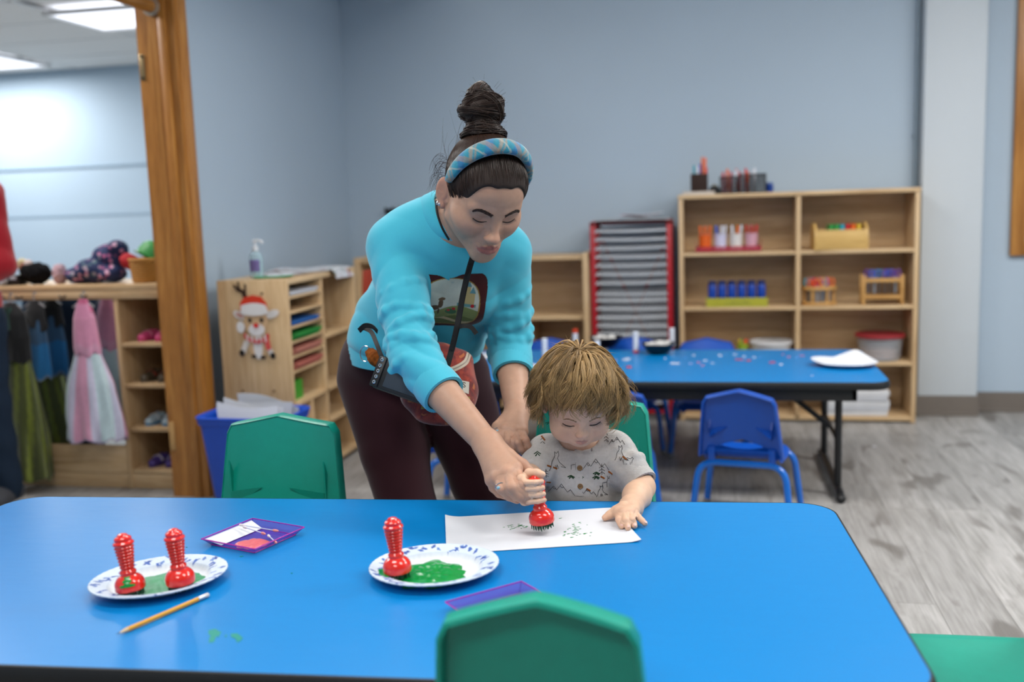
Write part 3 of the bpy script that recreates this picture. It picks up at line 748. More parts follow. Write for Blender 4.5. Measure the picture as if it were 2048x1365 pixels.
# ------------------------------------------------------------------ things on the craft table
T2 = .4755
M_gw = plain('white_glue_tube', '#dfe2ea', .35); M_go = plain('orange_cap', '#d8401c', .35); M_gr = plain('red_foot', '#cf2430', .35)
def glue(p, label, cap=None, foot=None, h=.092):
    t = thing('glue_stick', label, 'glue stick', (p[0], p[1], T2), group='glue sticks on the craft table')
    obj('tube', G().lathe([(.0125, .012), (.0125, h*.78), (.0118, h*.78), (.0118, h*.8)], 18), M_gw, t)
    obj('cap', G().lathe([(.0128, h*.8), (.0128, h-.002), (.011, h), (0, h)], 18), cap or M_gw, t)
    obj('foot', G().lathe([(.0135, 0), (.0135, .012), (.012, .0125)], 18), foot or M_gw, t)
    for q in range(6):
        a = math.pi*q/3; obj('ridge', G().box((-.0008, .0132, .001), (.0008, .0144, .011), mx((0, 0, 0), (0, 0, a))), foot or M_gw, t, smooth=0)
glue((-0.7603, 4.3506, 0.475), 'white glue stick with a red foot nearest the woman\'s left sleeve', None, M_gr)
glue((-0.6668, 4.67, 0.475), 'glue stick with an orange-red cap above the toddler\'s head', M_go, M_gw)
glue((-0.5171, 4.293, 0.475), 'plain white glue stick just above the toddler\'s hair', None, None, .088)
glue((-0.3672, 4.5229, 0.475), 'white glue stick with a red foot left of the black bowl', None, M_gr, .098)
glue((-0.2138, 4.7411, 0.475), 'white glue stick standing behind the black bowl at right', None, None, .085)
M_bowl = plain('black_plastic_bowl', '#0e0f12', .3, .5, 0); M_fluff = plain('white_pompom', '#d8d6d4', .9)
def bowl(p, r, label, seed):
    t = thing('bowl', label, 'bowl', (p[0], p[1], T2), group='black bowls on the craft table')
    obj('shell', G().lathe([(0, .002), (r*.5, .0), (r*.56, .004), (r*.8, .02), (r*.96, .043), (r*1.04, .047), (r*1.04, .049), (r*.95, .0475), (r*.77, .024), (r*.5, .006), (0, .006)], 32), M_bowl, t)
    rn = random.Random(seed); g = G()
    for k in range(26):
        a = rn.uniform(0, 6.28); q = r*.72*math.sqrt(rn.random()); g.ball((q*math.cos(a), q*math.sin(a), .038+rn.uniform(-.01, .012)), rn.uniform(.007, .013), 8, 6)
    obj('filling', g, M_fluff, t, kind='stuff')
bowl((-0.2633, 4.4913, 0.475), .074, 'black bowl full of white craft bits on the craft table', 1)
bowl((-0.5257, 4.716, 0.475), .078, 'black bowl at the far side of the craft table near the drying rack', 2)
t = thing('paper_plate', 'bent white paper plate at the right end of the craft table', 'plate', (0.4992, 4.158, 0.4755), R(-14))
def bent(u, v):
    a = 2*math.pi*u; r = .004+.112*v; x, y = r*math.cos(a)*1.12, r*math.sin(a)*.92
    z = .002+.016*max(0, (v-.62)/.38)+.034*max(0, y/.1)**1.5*max(0, 1-abs(x-.035)/.09)*v+.014*max(0, -x/.1-.6)
    return (x, y, z)
obj('dish', G().sheet(bent, 60, 14, .0012), plain('white_paper_plate', '#d3d6dd', .6), t, smooth=60)
rn = random.Random(5); scr = [plain('scrap_'+n, c, .8, .2, .02) for n, c in (('white', '#d9dbe4'), ('pink', '#d77b98'), ('red', '#c0404a'), ('lilac', '#b7b3dd'), ('blue', '#6fa0e0'))]
spots = [(1388, 712, 10, 0), (1397, 726, 9, 1), (1410, 722, 9, 0), (1381, 728, 8, 3), (1405, 732, 7, 1), (1425, 727, 8, 0), (1440, 712, 9, 0), (1452, 708, 6, 4), (1470, 710, 9, 0), (1478, 720, 16, 2), (1497, 722, 14, 2), (1488, 714, 8, 0), (1508, 716, 8, 0), (1520, 716, 6, 4), (1545, 726, 14, 2), (1562, 730, 9, 0), (1566, 710, 9, 1), (1578, 715, 9, 1), (1595, 716, 6, 4), (1604, 712, 9, 1), (1660, 722, 6, 3), (1350, 728, 20, 0), (1253, 720, 22, 0), (1258, 735, 20, 2), (1230, 722, 8, 3), (1624, 752, 4, 0), (1370, 716, 7, 4), (1330, 718, 8, 0)]
PS = [(-0.1038, 4.4243, 0.476), (-0.0807, 4.2315, 0.476), (-0.0543, 4.2847, 0.476), (-0.1134, 4.2053, 0.476), (-0.063, 4.1539, 0.476), (-0.0226, 4.2183, 0.476), (0.0089, 4.4231, 0.476), (0.0352, 4.4806, 0.476), (0.0738, 4.451, 0.476), (0.0882, 4.311, 0.476), (0.1269, 4.2839, 0.476), (0.1111, 4.3936, 0.476), (0.1525, 4.3654, 0.476), (0.1776, 4.3652, 0.476), (0.2228, 4.2309, 0.476), (0.254, 4.1797, 0.476), (0.2787, 4.4485, 0.476), (0.2992, 4.3779, 0.476), (0.3334, 4.3639, 0.476), (0.3563, 4.4192, 0.476), (0.458, 4.2825, 0.476), (-0.178, 4.2054, 0.476), (-0.3921, 4.3138, 0.476), (-0.3642, 4.115, 0.476), (-0.4397, 4.2864, 0.476), (0.3536, 3.92, 0.476), (-0.1413, 4.3678, 0.476), (-0.2266, 4.3405, 0.476)]
names = ['white', 'pink', 'red', 'lilac', 'pale blue']
for (x, y, w, m), p in zip(spots, PS):
    L_ = w*.0021; a = rn.uniform(0, 3.1); W_ = L_*rn.uniform(.45, .8); n = rn.choice([3, 4, 4, 5]); c, s = math.cos(a), math.sin(a)
    pts = []
    for q in range(n):
        e = 2*math.pi*(q+.5)/n; ux, uy = L_*.62*math.cos(e), W_*.62*math.sin(e); pts.append((p[0]+ux*c-uy*s, p[1]+ux*s+uy*c))
    tag(obj('paper_scrap', G().prism(pts, T2+.0003, T2+.0018+rn.uniform(0, .003)), scr[m], smooth=0), names[m]+' paper scrap among the cuttings on the craft table', 'scrap', names[m]+' paper scraps on the craft table')
for p, sz, rz_, l in (((-1.0201, 4.4313, 0.4765), (.24, .17), .1, 'white paper sheet on the craft table left of the woman\'s arm'), ((-0.7367, 4.1106, 0.4765), (.15, .14), -.2, 'white paper sheet on the craft table beside the toddler\'s hair')):
    tag(obj('paper_sheet', G().sheet(lambda u, v: ((u-.5)*sz[0], (v-.5)*sz[1], .001+.004*(u-.3)**2), 10, 6, .0006), plain('white_paper', '#d6d9e0', .8), loc=p, rot=(0, 0, rz_)), l, 'paper')
tag(obj('paper_scrap', G().prism([(-.008, -.006), (.009, -.005), (.006, .008), (-.007, .006)], .0005, .0015), scr[0], loc=(0.7055, 4.7342, 0)), 'tiny white paper scrap on the grey floor', 'scrap')

# ------------------------------------------------------------------ things in and on the bookcase
SH = [1.186, .887, .604, .315, .035]                # standing heights: top, shelves, bottom
Yb = 5.33
def bx(px):                                          # world x of a spot along the shelf
    return None
M_clear = glass('clear_plastic', '#c9cfd6', .1, .28); M_pinkc = glass('rose_plastic', '#b5394a', .15, .55)
MK = [plain('marker_'+n, c, .35, .5, 0) for n, c in (('white', '#dcdde6'), ('orange', '#e8661c'), ('red', '#c6202c'), ('blue', '#2a5fc0'), ('green', '#2e9a48'), ('purple', '#6a3a9c'), ('yellow', '#d9b32c'), ('teal', '#2aa0b4'))]
def marker(p, label, m, h=.12, tilt=(0, 0), group=None, cap=None):
    t = thing('marker', label, 'marker', p, rot=(tilt[0], tilt[1], 0), group=group)
    obj('barrel', G().lathe([(.0045, 0), (.0055, .004), (.0055, h*.66)], 10), MK[0] if cap is None else cap, t); obj('cap', G().lathe([(.006, h*.66), (.006, h-.006), (.0045, h), (0, h)], 10), MK[m], t)
t = thing('marker_tray', 'clear rose tray holding four marker cups in the bookcase', 'tray', (.055, 5.30, SH[1]))
for a, b in (((-.165, -.05, .001), (.165, .05, .004)), ((-.165, -.05, .004), (.165, -.047, .03)), ((-.165, .047, .004), (.165, .05, .03)), ((-.165, -.047, .004), (-.162, .047, .06)), ((.162, -.047, .004), (.165, .047, .06))): obj('panel', G().box(a, b), M_pinkc, t, smooth=0)
cups = [(-.117, 'orange', '#e8661c', 'solid orange marker cup, leftmost in the rose tray', [1, 0, 1, 1]), (-.04, 'white', '#d3cfe6', 'lilac-white marker cup, second in the rose tray', [0, 5, 0, 3, 0]), (.04, 'cream', '#e2dcd6', 'cream marker cup, third in the rose tray', [0, 4, 6, 0, 1]), (.117, 'pink', '#d9a5b2', 'pale pink marker cup, rightmost in the rose tray', [2, 0, 2, 2])]
rn = random.Random(8)
for dx, nm, c, l, mk in cups:
    x = .055+dx; t = thing('marker_cup', l, 'cup', (x, 5.30, SH[1]+.005), group='marker cups in the bookcase')
    obj('cup', G().lathe([(.027, 0), (.030, .004), (.033, .085), (.034, .087), (.031, .087), (.028, .006), (0, .006)], 24), plain('cup_'+nm, c, .35), t); obj('rim', G().tube([(.0335*math.cos(a), .0335*math.sin(a), .086) for a in np.linspace(0, 6.283, 25)[:-1]], .0016, 6, closed=True), plain('cup_'+nm, c, .35), t)
    for k, m in enumerate(mk):
        a = 6.28*k/len(mk); marker((x+.012*math.cos(a), 5.30+.012*math.sin(a), SH[1]+.012), 'felt-tip marker with coloured cap standing in the '+l.split(' marker')[0]+' cup', m, .125, (-.12*math.sin(a), .12*math.cos(a)), 'markers in the rose tray')
# wooden book box with round ends
t = thing('wooden_box', 'small wooden box with rounded ends on the upper right shelf', 'box', (.605, 5.31, SH[1]), R(4))
M_birch = wood('birch', '#b8914e', '#cfa862', '#dcbb7a', 'x', 6, .45)
def rend(s): 
    pts = [(-.09, 0), (.09, 0), (.09, .06)]+[(.09*math.cos(a), .06+.075*math.sin(a)) for a in np.linspace(0.1, math.pi-.1, 12)]+[(-.09, .06)]
    return [(x*.8, z) for x, z in pts]
for x in (-.13, .118): obj('end_panel', G().prism(rend(1), 0, .012, mx((x, 0, 0), (R(90), 0, R(90)))), M_birch, t)
for y in (-.07, .062): obj('side_panel', G().box((-.118, y, 0), (.118, y+.008, .10), bev=.002), M_birch, t)
obj('bottom', G().box((-.118, -.062, 0), (.118, .062, .008)), M_birch, t, smooth=0)
for k, m in enumerate((4, 4, 7, 2, 1, 6)): tag(obj('folder_card', G().box((-.008, -.055, .01), (.008, .055, .125), mx((0, 0, 0), (0, R(8), 0))), MK[m], loc=(.545+.026*k, 5.31, SH[1]+.002), rot=(0, 0, R(4))), ['dark green card at the left of', 'green card in', 'teal card in', 'red card in', 'orange card in', 'yellow card at the right of'][k]+' the rounded wooden box', 'card', 'cards in the wooden box')
# paint bottles in a yellow carton
t = thing('carton_tray', 'yellow-green carton tray under six blue paint bottles', 'tray', (.097, 5.30, SH[2]))
M_yel = plain('yellow_carton', '#a9a52a', .6)
for a, b in (((-.155, -.055, 0), (.155, .055, .003)), ((-.155, -.055, .003), (.155, -.052, .046)), ((-.155, .052, .003), (.155, .055, .046)), ((-.155, -.052, .003), (-.152, .052, .046)), ((.152, -.052, .003), (.155, .052, .046))): obj('panel', G().box(a, b), M_yel, t, smooth=0)
g = G(); rn = random.Random(4); x = -.06
while x < .06: w_ = rn.uniform(.006, .012); g.box((x, -.0556, .014), (x+w_, -.055, .014+rn.uniform(.010, .016))); x += w_+.004
obj('faded_print', g, plain('olive_print', '#878a30', .6), t, kind='stuff', smooth=0)
for k in range(6):
    b = thing('paint_bottle', ['leftmost', 'second', 'third', 'fourth', 'fifth', 'rightmost'][k]+' blue bottle in the yellow carton tray', 'bottle', (.097-.125+.05*k, 5.30, SH[2]+.004), group='blue paint bottles')
    m = plain('blue_bottle', '#0a3ea0', .3); obj('body', G().lathe([(.02, 0), (.0215, .003), (.0215, .10), (.018, .108), (.0, .108)], 20), m, b); obj('cap', G().lathe([(.0195, .108), (.0195, .124), (.017, .127), (0, .127)], 20), plain('dark_blue_cap', '#08225e', .35), b)
# scissors racks
def scissors(p, col, label, group, rz=0):
    t = thing('scissors', label, 'scissors', p, rot=(0, 0, rz), group=group)
    for s in (-1, 1): obj('handle', G().tube([(s*.013+.011*math.cos(a), 0, .10+.018*math.sin(a)) for a in np.linspace(0, 6.283, 15)[:-1]], .0035, 6, closed=True), col, t)
    obj('blades', G().box((-.006, -.0015, 0), (.0, .0015, .085)).box((0, -.0015, 0), (.006, .0015, .085)), plain('steel_blade', '#a7abb0', .3, metal=.8), t, smooth=0)
t = thing('scissors_rack', 'round wooden scissors rack filled with orange and pink scissors', 'rack', (.51, 5.31, SH[2]))
M_ply = wood('plywood', '#a97a3d', '#c29251', '#d0a566', 'x', 6, .5)
for z in (.0, .078): obj('disc', G().lathe([(.085, z), (.088, z+.004), (.088, z+.012), (.085, z+.016)], 28, sy=.8), M_ply, t)
for k in range(6): a = 6.283*k/6; obj('post', G().tube([(.072*math.cos(a), .058*math.sin(a), .012), (.072*math.cos(a), .058*math.sin(a), .08)], .007, 8), M_ply, t)
for k in range(9):
    a = 6.283*k/9+.3; r = .055 if k < 7 else .02; scissors((.51+r*math.cos(a), 5.31+r*.75*math.sin(a), SH[2]+.016), MK[[1, 1, 2, 5, 7, 1, 2, 6, 3][k]], ['rear orange', 'left orange', 'left red', 'purple', 'teal', 'front orange', 'right red', 'yellow', 'blue'][k]+'-handled child scissors in the round rack', 'scissors in the round rack', rn.uniform(-1, 1))
t = thing('scissors_rack', 'square wooden rack with upright posts holding dark blue scissors', 'rack', (.815, 5.31, SH[2]))
for x in (-.10, .085):
    for y in (-.05, .035): obj('post', G().box((x, y, .002), (x+.015, y+.015, .15), bev=.002), M_ply, t)
for z in (.03, .115): obj('rail', G().box((-.085, -.048, z), (.085, -.036, z+.018), bev=.002).box((-.085, .037, z), (.085, .048, z+.018), bev=.002), M_ply, t)
obj('deck', G().box((-.085, -.036, .04), (.085, .037, .046)), M_ply, t, smooth=0)
for k in range(6): scissors((.815-.062+.025*k, 5.31-.015*(k % 2), SH[2]+.056), MK[[5, 3, 7, 5, 3, 5][k]], ['leftmost purple', 'left blue', 'teal', 'middle purple', 'right blue', 'rightmost purple'][k]+'-handled child scissors in the square rack', 'scissors in the square rack', rn.uniform(-1, 1))
# third row: tubs
def tub(label, p, r, h, mat, lid, name='tub'):
    t = thing(name, label, 'tub', p); obj('body', G().lathe([(r*.82, 0), (r*.86, .004), (r*.97, h*.9), (r, h*.91), (r*.93, h*.9), (r*.8, .006), (0, .006)], 32), mat, t)
    obj('lid', G().lathe([(r*1.0, h*.88), (r*1.05, h*.885), (r*1.05, h-.004), (r*1.02, h), (r*.92, h), (r*.9, h-.005), (0, h-.005)], 32), lid, t); return t
tub('round white tub with lid on the third shelf', (.275, 5.33, SH[3]), .108, .10, plain('white_tub', '#c8c9cc', .4), plain('white_tub_lid', '#d2d3d6', .35))
t = tub('clear round tub with a red lid on the third shelf', (.815, 5.34, SH[3]), .118, .135, M_clear, plain('red_lid', '#94282f', .4))
obj('contents', G().lathe([(.07, .008), (.085, .012), (.088, .05), (.05, .07), (0, .072)], 20, fn=lambda a: 1+.1*math.sin(3*a)), plain('tan_contents', '#b08a72', .8, var=.3, scale=60), t)
t = thing('lime_cup', 'lime green cup beside the white tub', 'cup', (.128, 5.31, SH[3])); obj('cup', G().lathe([(.022, 0), (.028, .09), (.029, .09), (.026, .088), (.02, .004), (0, .004)], 20), plain('lime_plastic', '#8aa327', .4), t); obj('rim', G().tube([(.0285*math.cos(a), .0285*math.sin(a), .09) for a in np.linspace(0, 6.283, 21)[:-1]], .0015, 6, closed=True), plain('lime_plastic', '#8aa327', .4), t)
for k in range(4): marker((.128+.01*math.cos(k*1.6), 5.31+.01*math.sin(k*1.6), SH[3]+.006), 'coloured marker standing in the lime cup', [2, 4, 6, 1][k], .105, (.1*math.sin(k*2), .1*math.cos(k*2)), 'markers in the lime cup')
# bottom row: paper
def stack(p, sx, sy, n, dz, label, lab, mats, group):
    rn = random.Random(int(p[0]*1000) % 97)
    for k in range(n):
        tag(obj('paper_ream', G().box((-sx/2, -sy/2, 0), (sx/2, sy/2, dz-.0012), bev=.001), mats[k % len(mats)], loc=(p[0]+rn.uniform(-.008, .008), p[1]+rn.uniform(-.005, .005), p[2]+dz*k), rot=(0, 0, rn.uniform(-.04, .04)), smooth=0), lab+', '+('lowest' if k == 0 else 'topmost' if k == n-1 else ['second', 'third', 'fourth', 'fifth', 'sixth'][k-1])+' from the bottom' if 0 < k < n-1 else lab+', '+('lowest of the stack' if k == 0 else 'topmost of the stack'), 'paper', group)
stack((.70, 5.36, SH[4]), .30, .22, 5, .026, '', 'pile of white paper on the bottom right shelf', [plain('ream_white', '#cfd0d3', .7), plain('ream_grey', '#bcbec4', .7)], 'paper on the bottom right shelf')
stack((.06, 5.37, SH[4]), .28, .22, 4, .024, '', 'pile of paper on the bottom left shelf', [plain('ream_white', '#cfd0d3', .7), plain('ream_tan', '#b9a48c', .7)], 'paper on the bottom left shelf')
# on top
t = thing('book', 'thin pale book lying flat on the left end of the bookcase top', 'book', (-.095, 5.31, SH[0]), R(2)); obj('pages', G().box((-.08, -.05, .002), (.08, .05, .014)), plain('pages', '#cdc6be', .8), t, smooth=0)
for z in (0, .014): obj('cover', G().box((-.083, -.053, z), (.083, .053, z+.002)), plain('pale_cover', '#b7a9a0', .5), t, smooth=0)
obj('spine', G().box((-.085, -.053, 0), (-.083, .053, .016)), plain('pale_cover', '#b7a9a0', .5), t, smooth=0)
M_wick = plain('dark_woven', '#33211b', .7, .3, .3, 120, bump=.6, bscale=260, bd=.004)
t = thing('pencil_cup', 'square dark brown cup with orange scissors on the bookcase top', 'cup', (-.09, 5.31, SH[0]+.017))
for a, b in (((-.04, -.04, 0), (.04, .04, .006)), ((-.043, -.043, 0), (.043, -.037, .088)), ((-.043, .037, 0), (.043, .043, .088)), ((-.043, -.037, 0), (-.037, .037, .088)), ((.037, -.037, 0), (.043, .037, .088))): obj('panel', G().box(a, b, bev=.002), M_wick, t)
for k, (dx, m, h) in enumerate(((-.022, 7, .125), (-.006, 0, .12), (.012, 1, .165), (.024, 1, .16), (.002, 3, .13), (.03, 2, .11))): marker((-.09+dx, 5.31+.012*(-1)**k, SH[0]+.026), ['teal', 'white', 'tall orange', 'orange', 'blue', 'red'][k]+' pen standing in the brown cup on the bookcase', m, h, (0, dx*2), 'pens in the brown cup', MK[m])
t = thing('mesh_organizer', 'black wire mesh desk organizer with red pens on the bookcase top', 'organizer', (.128, 5.31, SH[0]))
M_mesh = plain('black_mesh', '#101113', .4)
for x0, x1, h in ((-.115, -.02, .085), (-.018, .045, .095), (.047, .115, .095)):
    g = G()
    for y in (-.05, .05):
        n = int((x1-x0)/.008)
        for k in range(n+1): g.box((x0+(x1-x0)*k/n-.0012, y-.001, 0), (x0+(x1-x0)*k/n+.0012, y+.001, h))
        for z in np.arange(.004, h, .009): g.box((x0, y-.001, z-.0012), (x1, y+.001, z+.0012))
        g.box((x0, y-.002, h-.006), (x1, y+.002, h))
    for x in (x0, x1): g.box((x-.001, -.05, 0), (x+.001, .05, h))
    obj('compartment', g, M_mesh, t, smooth=0)
obj('base', G().box((-.117, -.052, 0), (.117, .052, .003)), M_mesh, t, smooth=0)
for k in range(12): marker((.03+.0145*k, 5.295+.03*(k % 2), SH[0]+.004), ['red', 'red', 'orange', 'red', 'white', 'red', 'red', 'white', 'red', 'orange', 'white', 'white'][k]+' pen standing in the black mesh organizer', [2, 2, 1, 2, 0, 2, 2, 0, 2, 1, 0, 0][k], .105+.008*(k % 3), (.05*(-1)**k, .08*math.sin(k*2)), 'pens in the mesh organizer', MK[[2, 2, 1, 2, 0, 2, 2, 0, 2, 1, 0, 0][k]])
t = thing('small_jar', 'small dark blue jar on the bookcase top', 'jar', (.262, 5.31, SH[0])); obj('body', G().lathe([(.017, 0), (.02, .004), (.02, .035), (.016, .04), (0, .04)], 20), plain('navy_jar', '#123a8c', .3), t); obj('lid', G().lathe([(.0185, .04), (.0185, .05), (0, .05)], 20), plain('pale_lid', '#6f86b6', .4), t)
t = thing('tape_dispenser', 'small black tape dispenser between the brown cup and the organizer', 'dispenser', (-.01, 5.31, SH[0])); obj('body', G().prism([(-.03, 0), (.03, 0), (.03, .022), (.012, .04), (-.02, .04), (-.03, .03)], -.02, .02, mx((0, 0, 0), (R(90), 0, 0))), M_mesh, t); obj('tape_roll', G().lathe([(.009, -.009), (.018, -.009), (.018, .009), (.009, .009), (.009, -.009)], 20, mx((-.004, 0, .032), (R(90), 0, 0))), plain('tape', '#8f8a78', .3), t)
# papers on the drying rack
for k in range(3): tag(obj('paper_sheet', G().sheet(lambda u, v: ((u-.5)*.2, (v-.5)*.22, .003*math.sin(6*u+k)+.004+.008*k+.012*(u-.5)**2), 12, 8, .001), [plain('white_paper', '#d6d9e0', .8), plain('pink_print_paper', '#cf9aa2', .8, var=.4, scale=40), plain('white_paper', '#d6d9e0', .8)][k], loc=(-.42+.02*k, 5.36, 1.075), rot=(0, 0, .1*k-.1)), ['lowest', 'middle pinkish', 'topmost'][k]+' sheet of paper on top of the red drying rack', 'paper', 'papers on the drying rack')
obj_t = tag(obj('board', G().box((-.2, -.13, 0), (.2, .13, .006), bev=.002), plain('grey_board', '#aeb2b6', .6), loc=(-.4425, 5.355, 1.0645)), 'pale grey board lying on top of the red drying rack', 'board')

# ------------------------------------------------------------------ paper cubby contents and neighbours
def ux(y, z): return (-2.02+.155, 3.76+y, z)
pap_c = ['#c9ccd4', None, '#2f63a8', '#2f8a3f', '#b9786a', '#b3685c']; nm_ = ['white', None, 'blue', 'green', 'salmon', 'coral']
for k, c in enumerate(pap_c):
    if not c: continue
    z0 = .895-.085-.062*k+.0105
    for q in range(2 if k in (0, 2) else 3):
        tag(obj('paper_pack', G().box((-.13, -.15, 0), (.13+.008*q, .15, .0085)), plain('sheet_'+nm_[k], c, .75, .2, .1, 50), loc=(-2.02+.16, 3.76+.195+.006*q, z0+.009*q), rot=(0, 0, .03*q-.02), smooth=0), nm_[k]+' paper pack in the sorter slot, '+['lowest', 'middle', 'top'][q]+' of its slot', 'paper', nm_[k]+' paper in the sorter')
t = thing('green_bin', 'small green bin in the lower compartment of the paper sorter', 'bin', (-1.87, 3.87, .376)); 
M_gb = plain('lime_bin', '#3c9a2e', .4)
for a, b in (((-.12, -.075, 0), (.12, .075, .004)), ((-.12, -.075, .004), (.12, -.071, .08)), ((-.12, .071, .004), (.12, .075, .08)), ((-.12, -.071, .004), (-.116, .071, .08)), ((.116, -.071, .004), (.12, .071, .08))): obj('panel', G().box(a, b), M_gb, t, smooth=0)
tag(obj('white_toy', G().lathe([(0, 0), (.035, .004), (.04, .03), (.03, .055), (.012, .066), (0, .068)], 18), plain('toy_white', '#d9d5d2', .6), loc=(-1.79, 3.86, .2315)), 'small white toy in a lower cubby of the paper sorter', 'toy')
tag(obj('red_toy', G().lathe([(0, 0), (.025, .004), (.03, .03), (.02, .05), (0, .055)], 18), plain('toy_red', '#b8322a', .5), loc=(-1.775, 3.935, .2315)), 'small red toy beside the white toy in the sorter', 'toy')
# papers spread on top, hanging over
def drape(u, v):
    x = -.16+.36*u; y = .30*(v-.5); z = .004+.004*math.sin(8*u+3*v)
    if x > .155: e = x-.155; x, z = .155+.35*e, z-.95*e
    if v > .86: pass
    return (x, y, z)
M_pp = NT('printed_white_paper'); vv = M_pp.coords(); M_pp.base(M_pp.mix(M_pp.ramp(M_pp.noise(vv, 22, 3, .6), [(.56, (0, 0, 0)), (.62, (1, 1, 1))]), lin('#d0d2d8'), M_pp.ramp(M_pp.noise(vv, 9, 1), [(.45, '#a8504c'), (.55, '#52705c')]))); M_pp.set(Roughness=.8)
tag(obj('printed_paper', G().sheet(drape, 36, 16, .0008), M_pp.m, loc=(-1.865, 4.36, .896), rot=(0, 0, .1)), 'white sheet with red and green print drooping off the paper sorter', 'paper')
tag(obj('printed_paper', G().sheet(lambda u, v: ((u-.5)*.2, (v-.5)*.2, .002+.003*math.sin(7*u)), 12, 10, .0008), M_pp.m, loc=(-1.87, 4.08, .8955), rot=(0, 0, -.2)), 'flat printed sheet on top of the paper sorter', 'paper')
tag(obj('green_card', G().sheet(lambda u, v: ((u-.5)*.16, (v-.5)*.1, .002+.01*(u-.4)**2), 10, 6, .001), MK[4], loc=(-1.83, 3.9, .8955), rot=(0, 0, .3)), 'green card on top of the paper sorter', 'card')
tag(obj('red_folder', G().box((-.006, -.12, 0), (.006, .12, .31), mx((0, 0, 0), (0, R(5), 0)), bev=.001), plain('orange_red_card', '#a83a24', .6), loc=(-1.72, 4.74, .56)), 'orange-red folder standing behind the paper sorter', 'folder')
t = thing('storage_box', 'brown box under the red folder behind the paper sorter', 'box', (-1.83, 4.80, 0)); obj('body', G().box((-.2, -.22, .001), (.2, .22, .52), bev=.004), M_mapz, t); obj('lid', G().box((-.205, -.225, .52), (.205, .225, .555), bev=.004), M_mapy, t)
# sanitizer
t = thing('sanitizer_bottle', 'clear pump bottle of hand sanitizer on the paper sorter', 'bottle', (-1.915, 3.92, .8955)); M_san = glass('sanitizer', '#b7d3e0', .08, .5)
obj('bottle', G().lathe([(.026, 0), (.029, .004), (.03, .075), (.027, .095), (.012, .108), (.012, .118)], 24, sy=.75), M_san, t)
M_wp = plain('white_pump', '#d5d8de', .35)
obj('collar', G().lathe([(.0135, .112), (.0135, .13), (.006, .132), (.006, .15), (0, .15)], 18), M_wp, t); obj('pump_head', G().tube(arc([(-.008, 0, .153), (.012, 0, .155), (.03, 0, .15), (.034, 0, .142)]), .0058, 10), M_wp, t)
obj('label', G().sheet(lambda u, v: (.0305*math.cos(-2.4+1.7*u), .0232*math.sin(-2.4+1.7*u), .025+.05*v), 12, 2, .0004), plain('purple_label', '#7a6aa8', .5, var=.5, scale=70), t)
# reindeer cut-out on the end panel
t = thing('reindeer_cutout', 'paper reindeer in a santa hat stuck on the sorter end panel', 'decoration', (-1.8546, 3.757, 0.7116))
SCL = .00198; LAY = [0]
def cut(name, pts, col, r=None):
    """pts in 1/2048-frame units about the centre, y down"""
    LAY[0] += 1; y = -.0004*LAY[0]
    me = G().prism([(a*SCL, -b*SCL) for a, b in pts], 0, .0004, mx((0, y, 0), (R(90), 0, 0)))
    return obj(name, me, plain('cut_'+name+col, col, .75, .2, .03), t, smooth=0)
def ell(cx, cy, rx, ry, n=20, a0=0): return [(cx+rx*math.cos(q)*math.cos(a0)-ry*math.sin(q)*math.sin(a0), cy+rx*math.cos(q)*math.sin(a0)+ry*math.sin(q)*math.cos(a0)) for q in np.linspace(0, 2*math.pi, n+1)[:-1]]
cut('antler', [(-24, -55), (-28, -66), (-38, -70), (-46, -82), (-42, -85), (-36, -77), (-36, -90), (-32, -90), (-30, -76), (-22, -72), (-20, -86), (-16, -84), (-17, -66), (-15, -56)], '#3d2c22')
cut('ear', ell(-35, -20, 16, 8, 18, .5), '#d8d3d0'); cut('ear', ell(38, -22, 16, 8, 18, -.35), '#d8d3d0')
cut('ear_inner', ell(-35, -20, 9, 4, 14, .5), '#c98f86')
cut('body', ell(2, 46, 21, 24), '#c9a883'); cut('belly', ell(2, 48, 10, 24), '#d9d6d6')
for a, b in (((-22, 40), (-36, 60)), ((20, 42), (34, 64))): 
    (x0, y0), (x1, y1) = a, b; cut('leg', [(x0-6, y0-8), (x0+6, y0-4), (x1+7, y1+2), (x1-6, y1+3)], '#d5cfca')
cut('hoof', ell(-35, 59, 6, 7), '#26211f'); cut('hoof', ell(34, 65, 6, 7), '#26211f'); cut('hoof', ell(-8, 66, 6, 4), '#3a2d26'); cut('hoof', ell(12, 68, 6, 4), '#3a2d26')
cut('face', ell(1, -8, 27, 27), '#cdaa84'); cut('muzzle', ell(2, 10, 18, 13), '#dcd9da')
cut('scarf', [(-24, 14), (-20, 24), (0, 31), (20, 25), (26, 16), (30, 24), (24, 34), (2, 40), (-20, 33), (-28, 24)], '#c9333a'); cut('scarf_end', [(16, 30), (28, 26), (32, 50), (22, 54)], '#d0524f')
for k in range(5): cut('stripe', [(-22+10*k, 20+2*(2-abs(k-2))), (-18+10*k, 21+2*(2-abs(k-2))), (-17+10*k, 36+1*(2-abs(k-2))), (-20+10*k, 35)], '#d9d0d0')
cut('eye', ell(-11, -10, 4, 5), '#2b2523'); cut('eye', ell(15, -10, 4, 5), '#2b2523'); cut('nose', ell(2, 1, 6, 5), '#d0302c')
cut('hat', [(-31, -28), (-30, -46), (-20, -58), (0, -62), (18, -58), (28, -46), (30, -30)], '#cf3a24'); cut('hat_brim', [(-30, -26)]+[(q, -40-6*math.cos(q/20)) for q in range(-28, 31, 6)]+[(32, -26), (20, -21), (0, -19), (-20, -21)], '#dad8d8')
cut('pompom', ell(-32, 4, 9, 12), '#dad8d8')
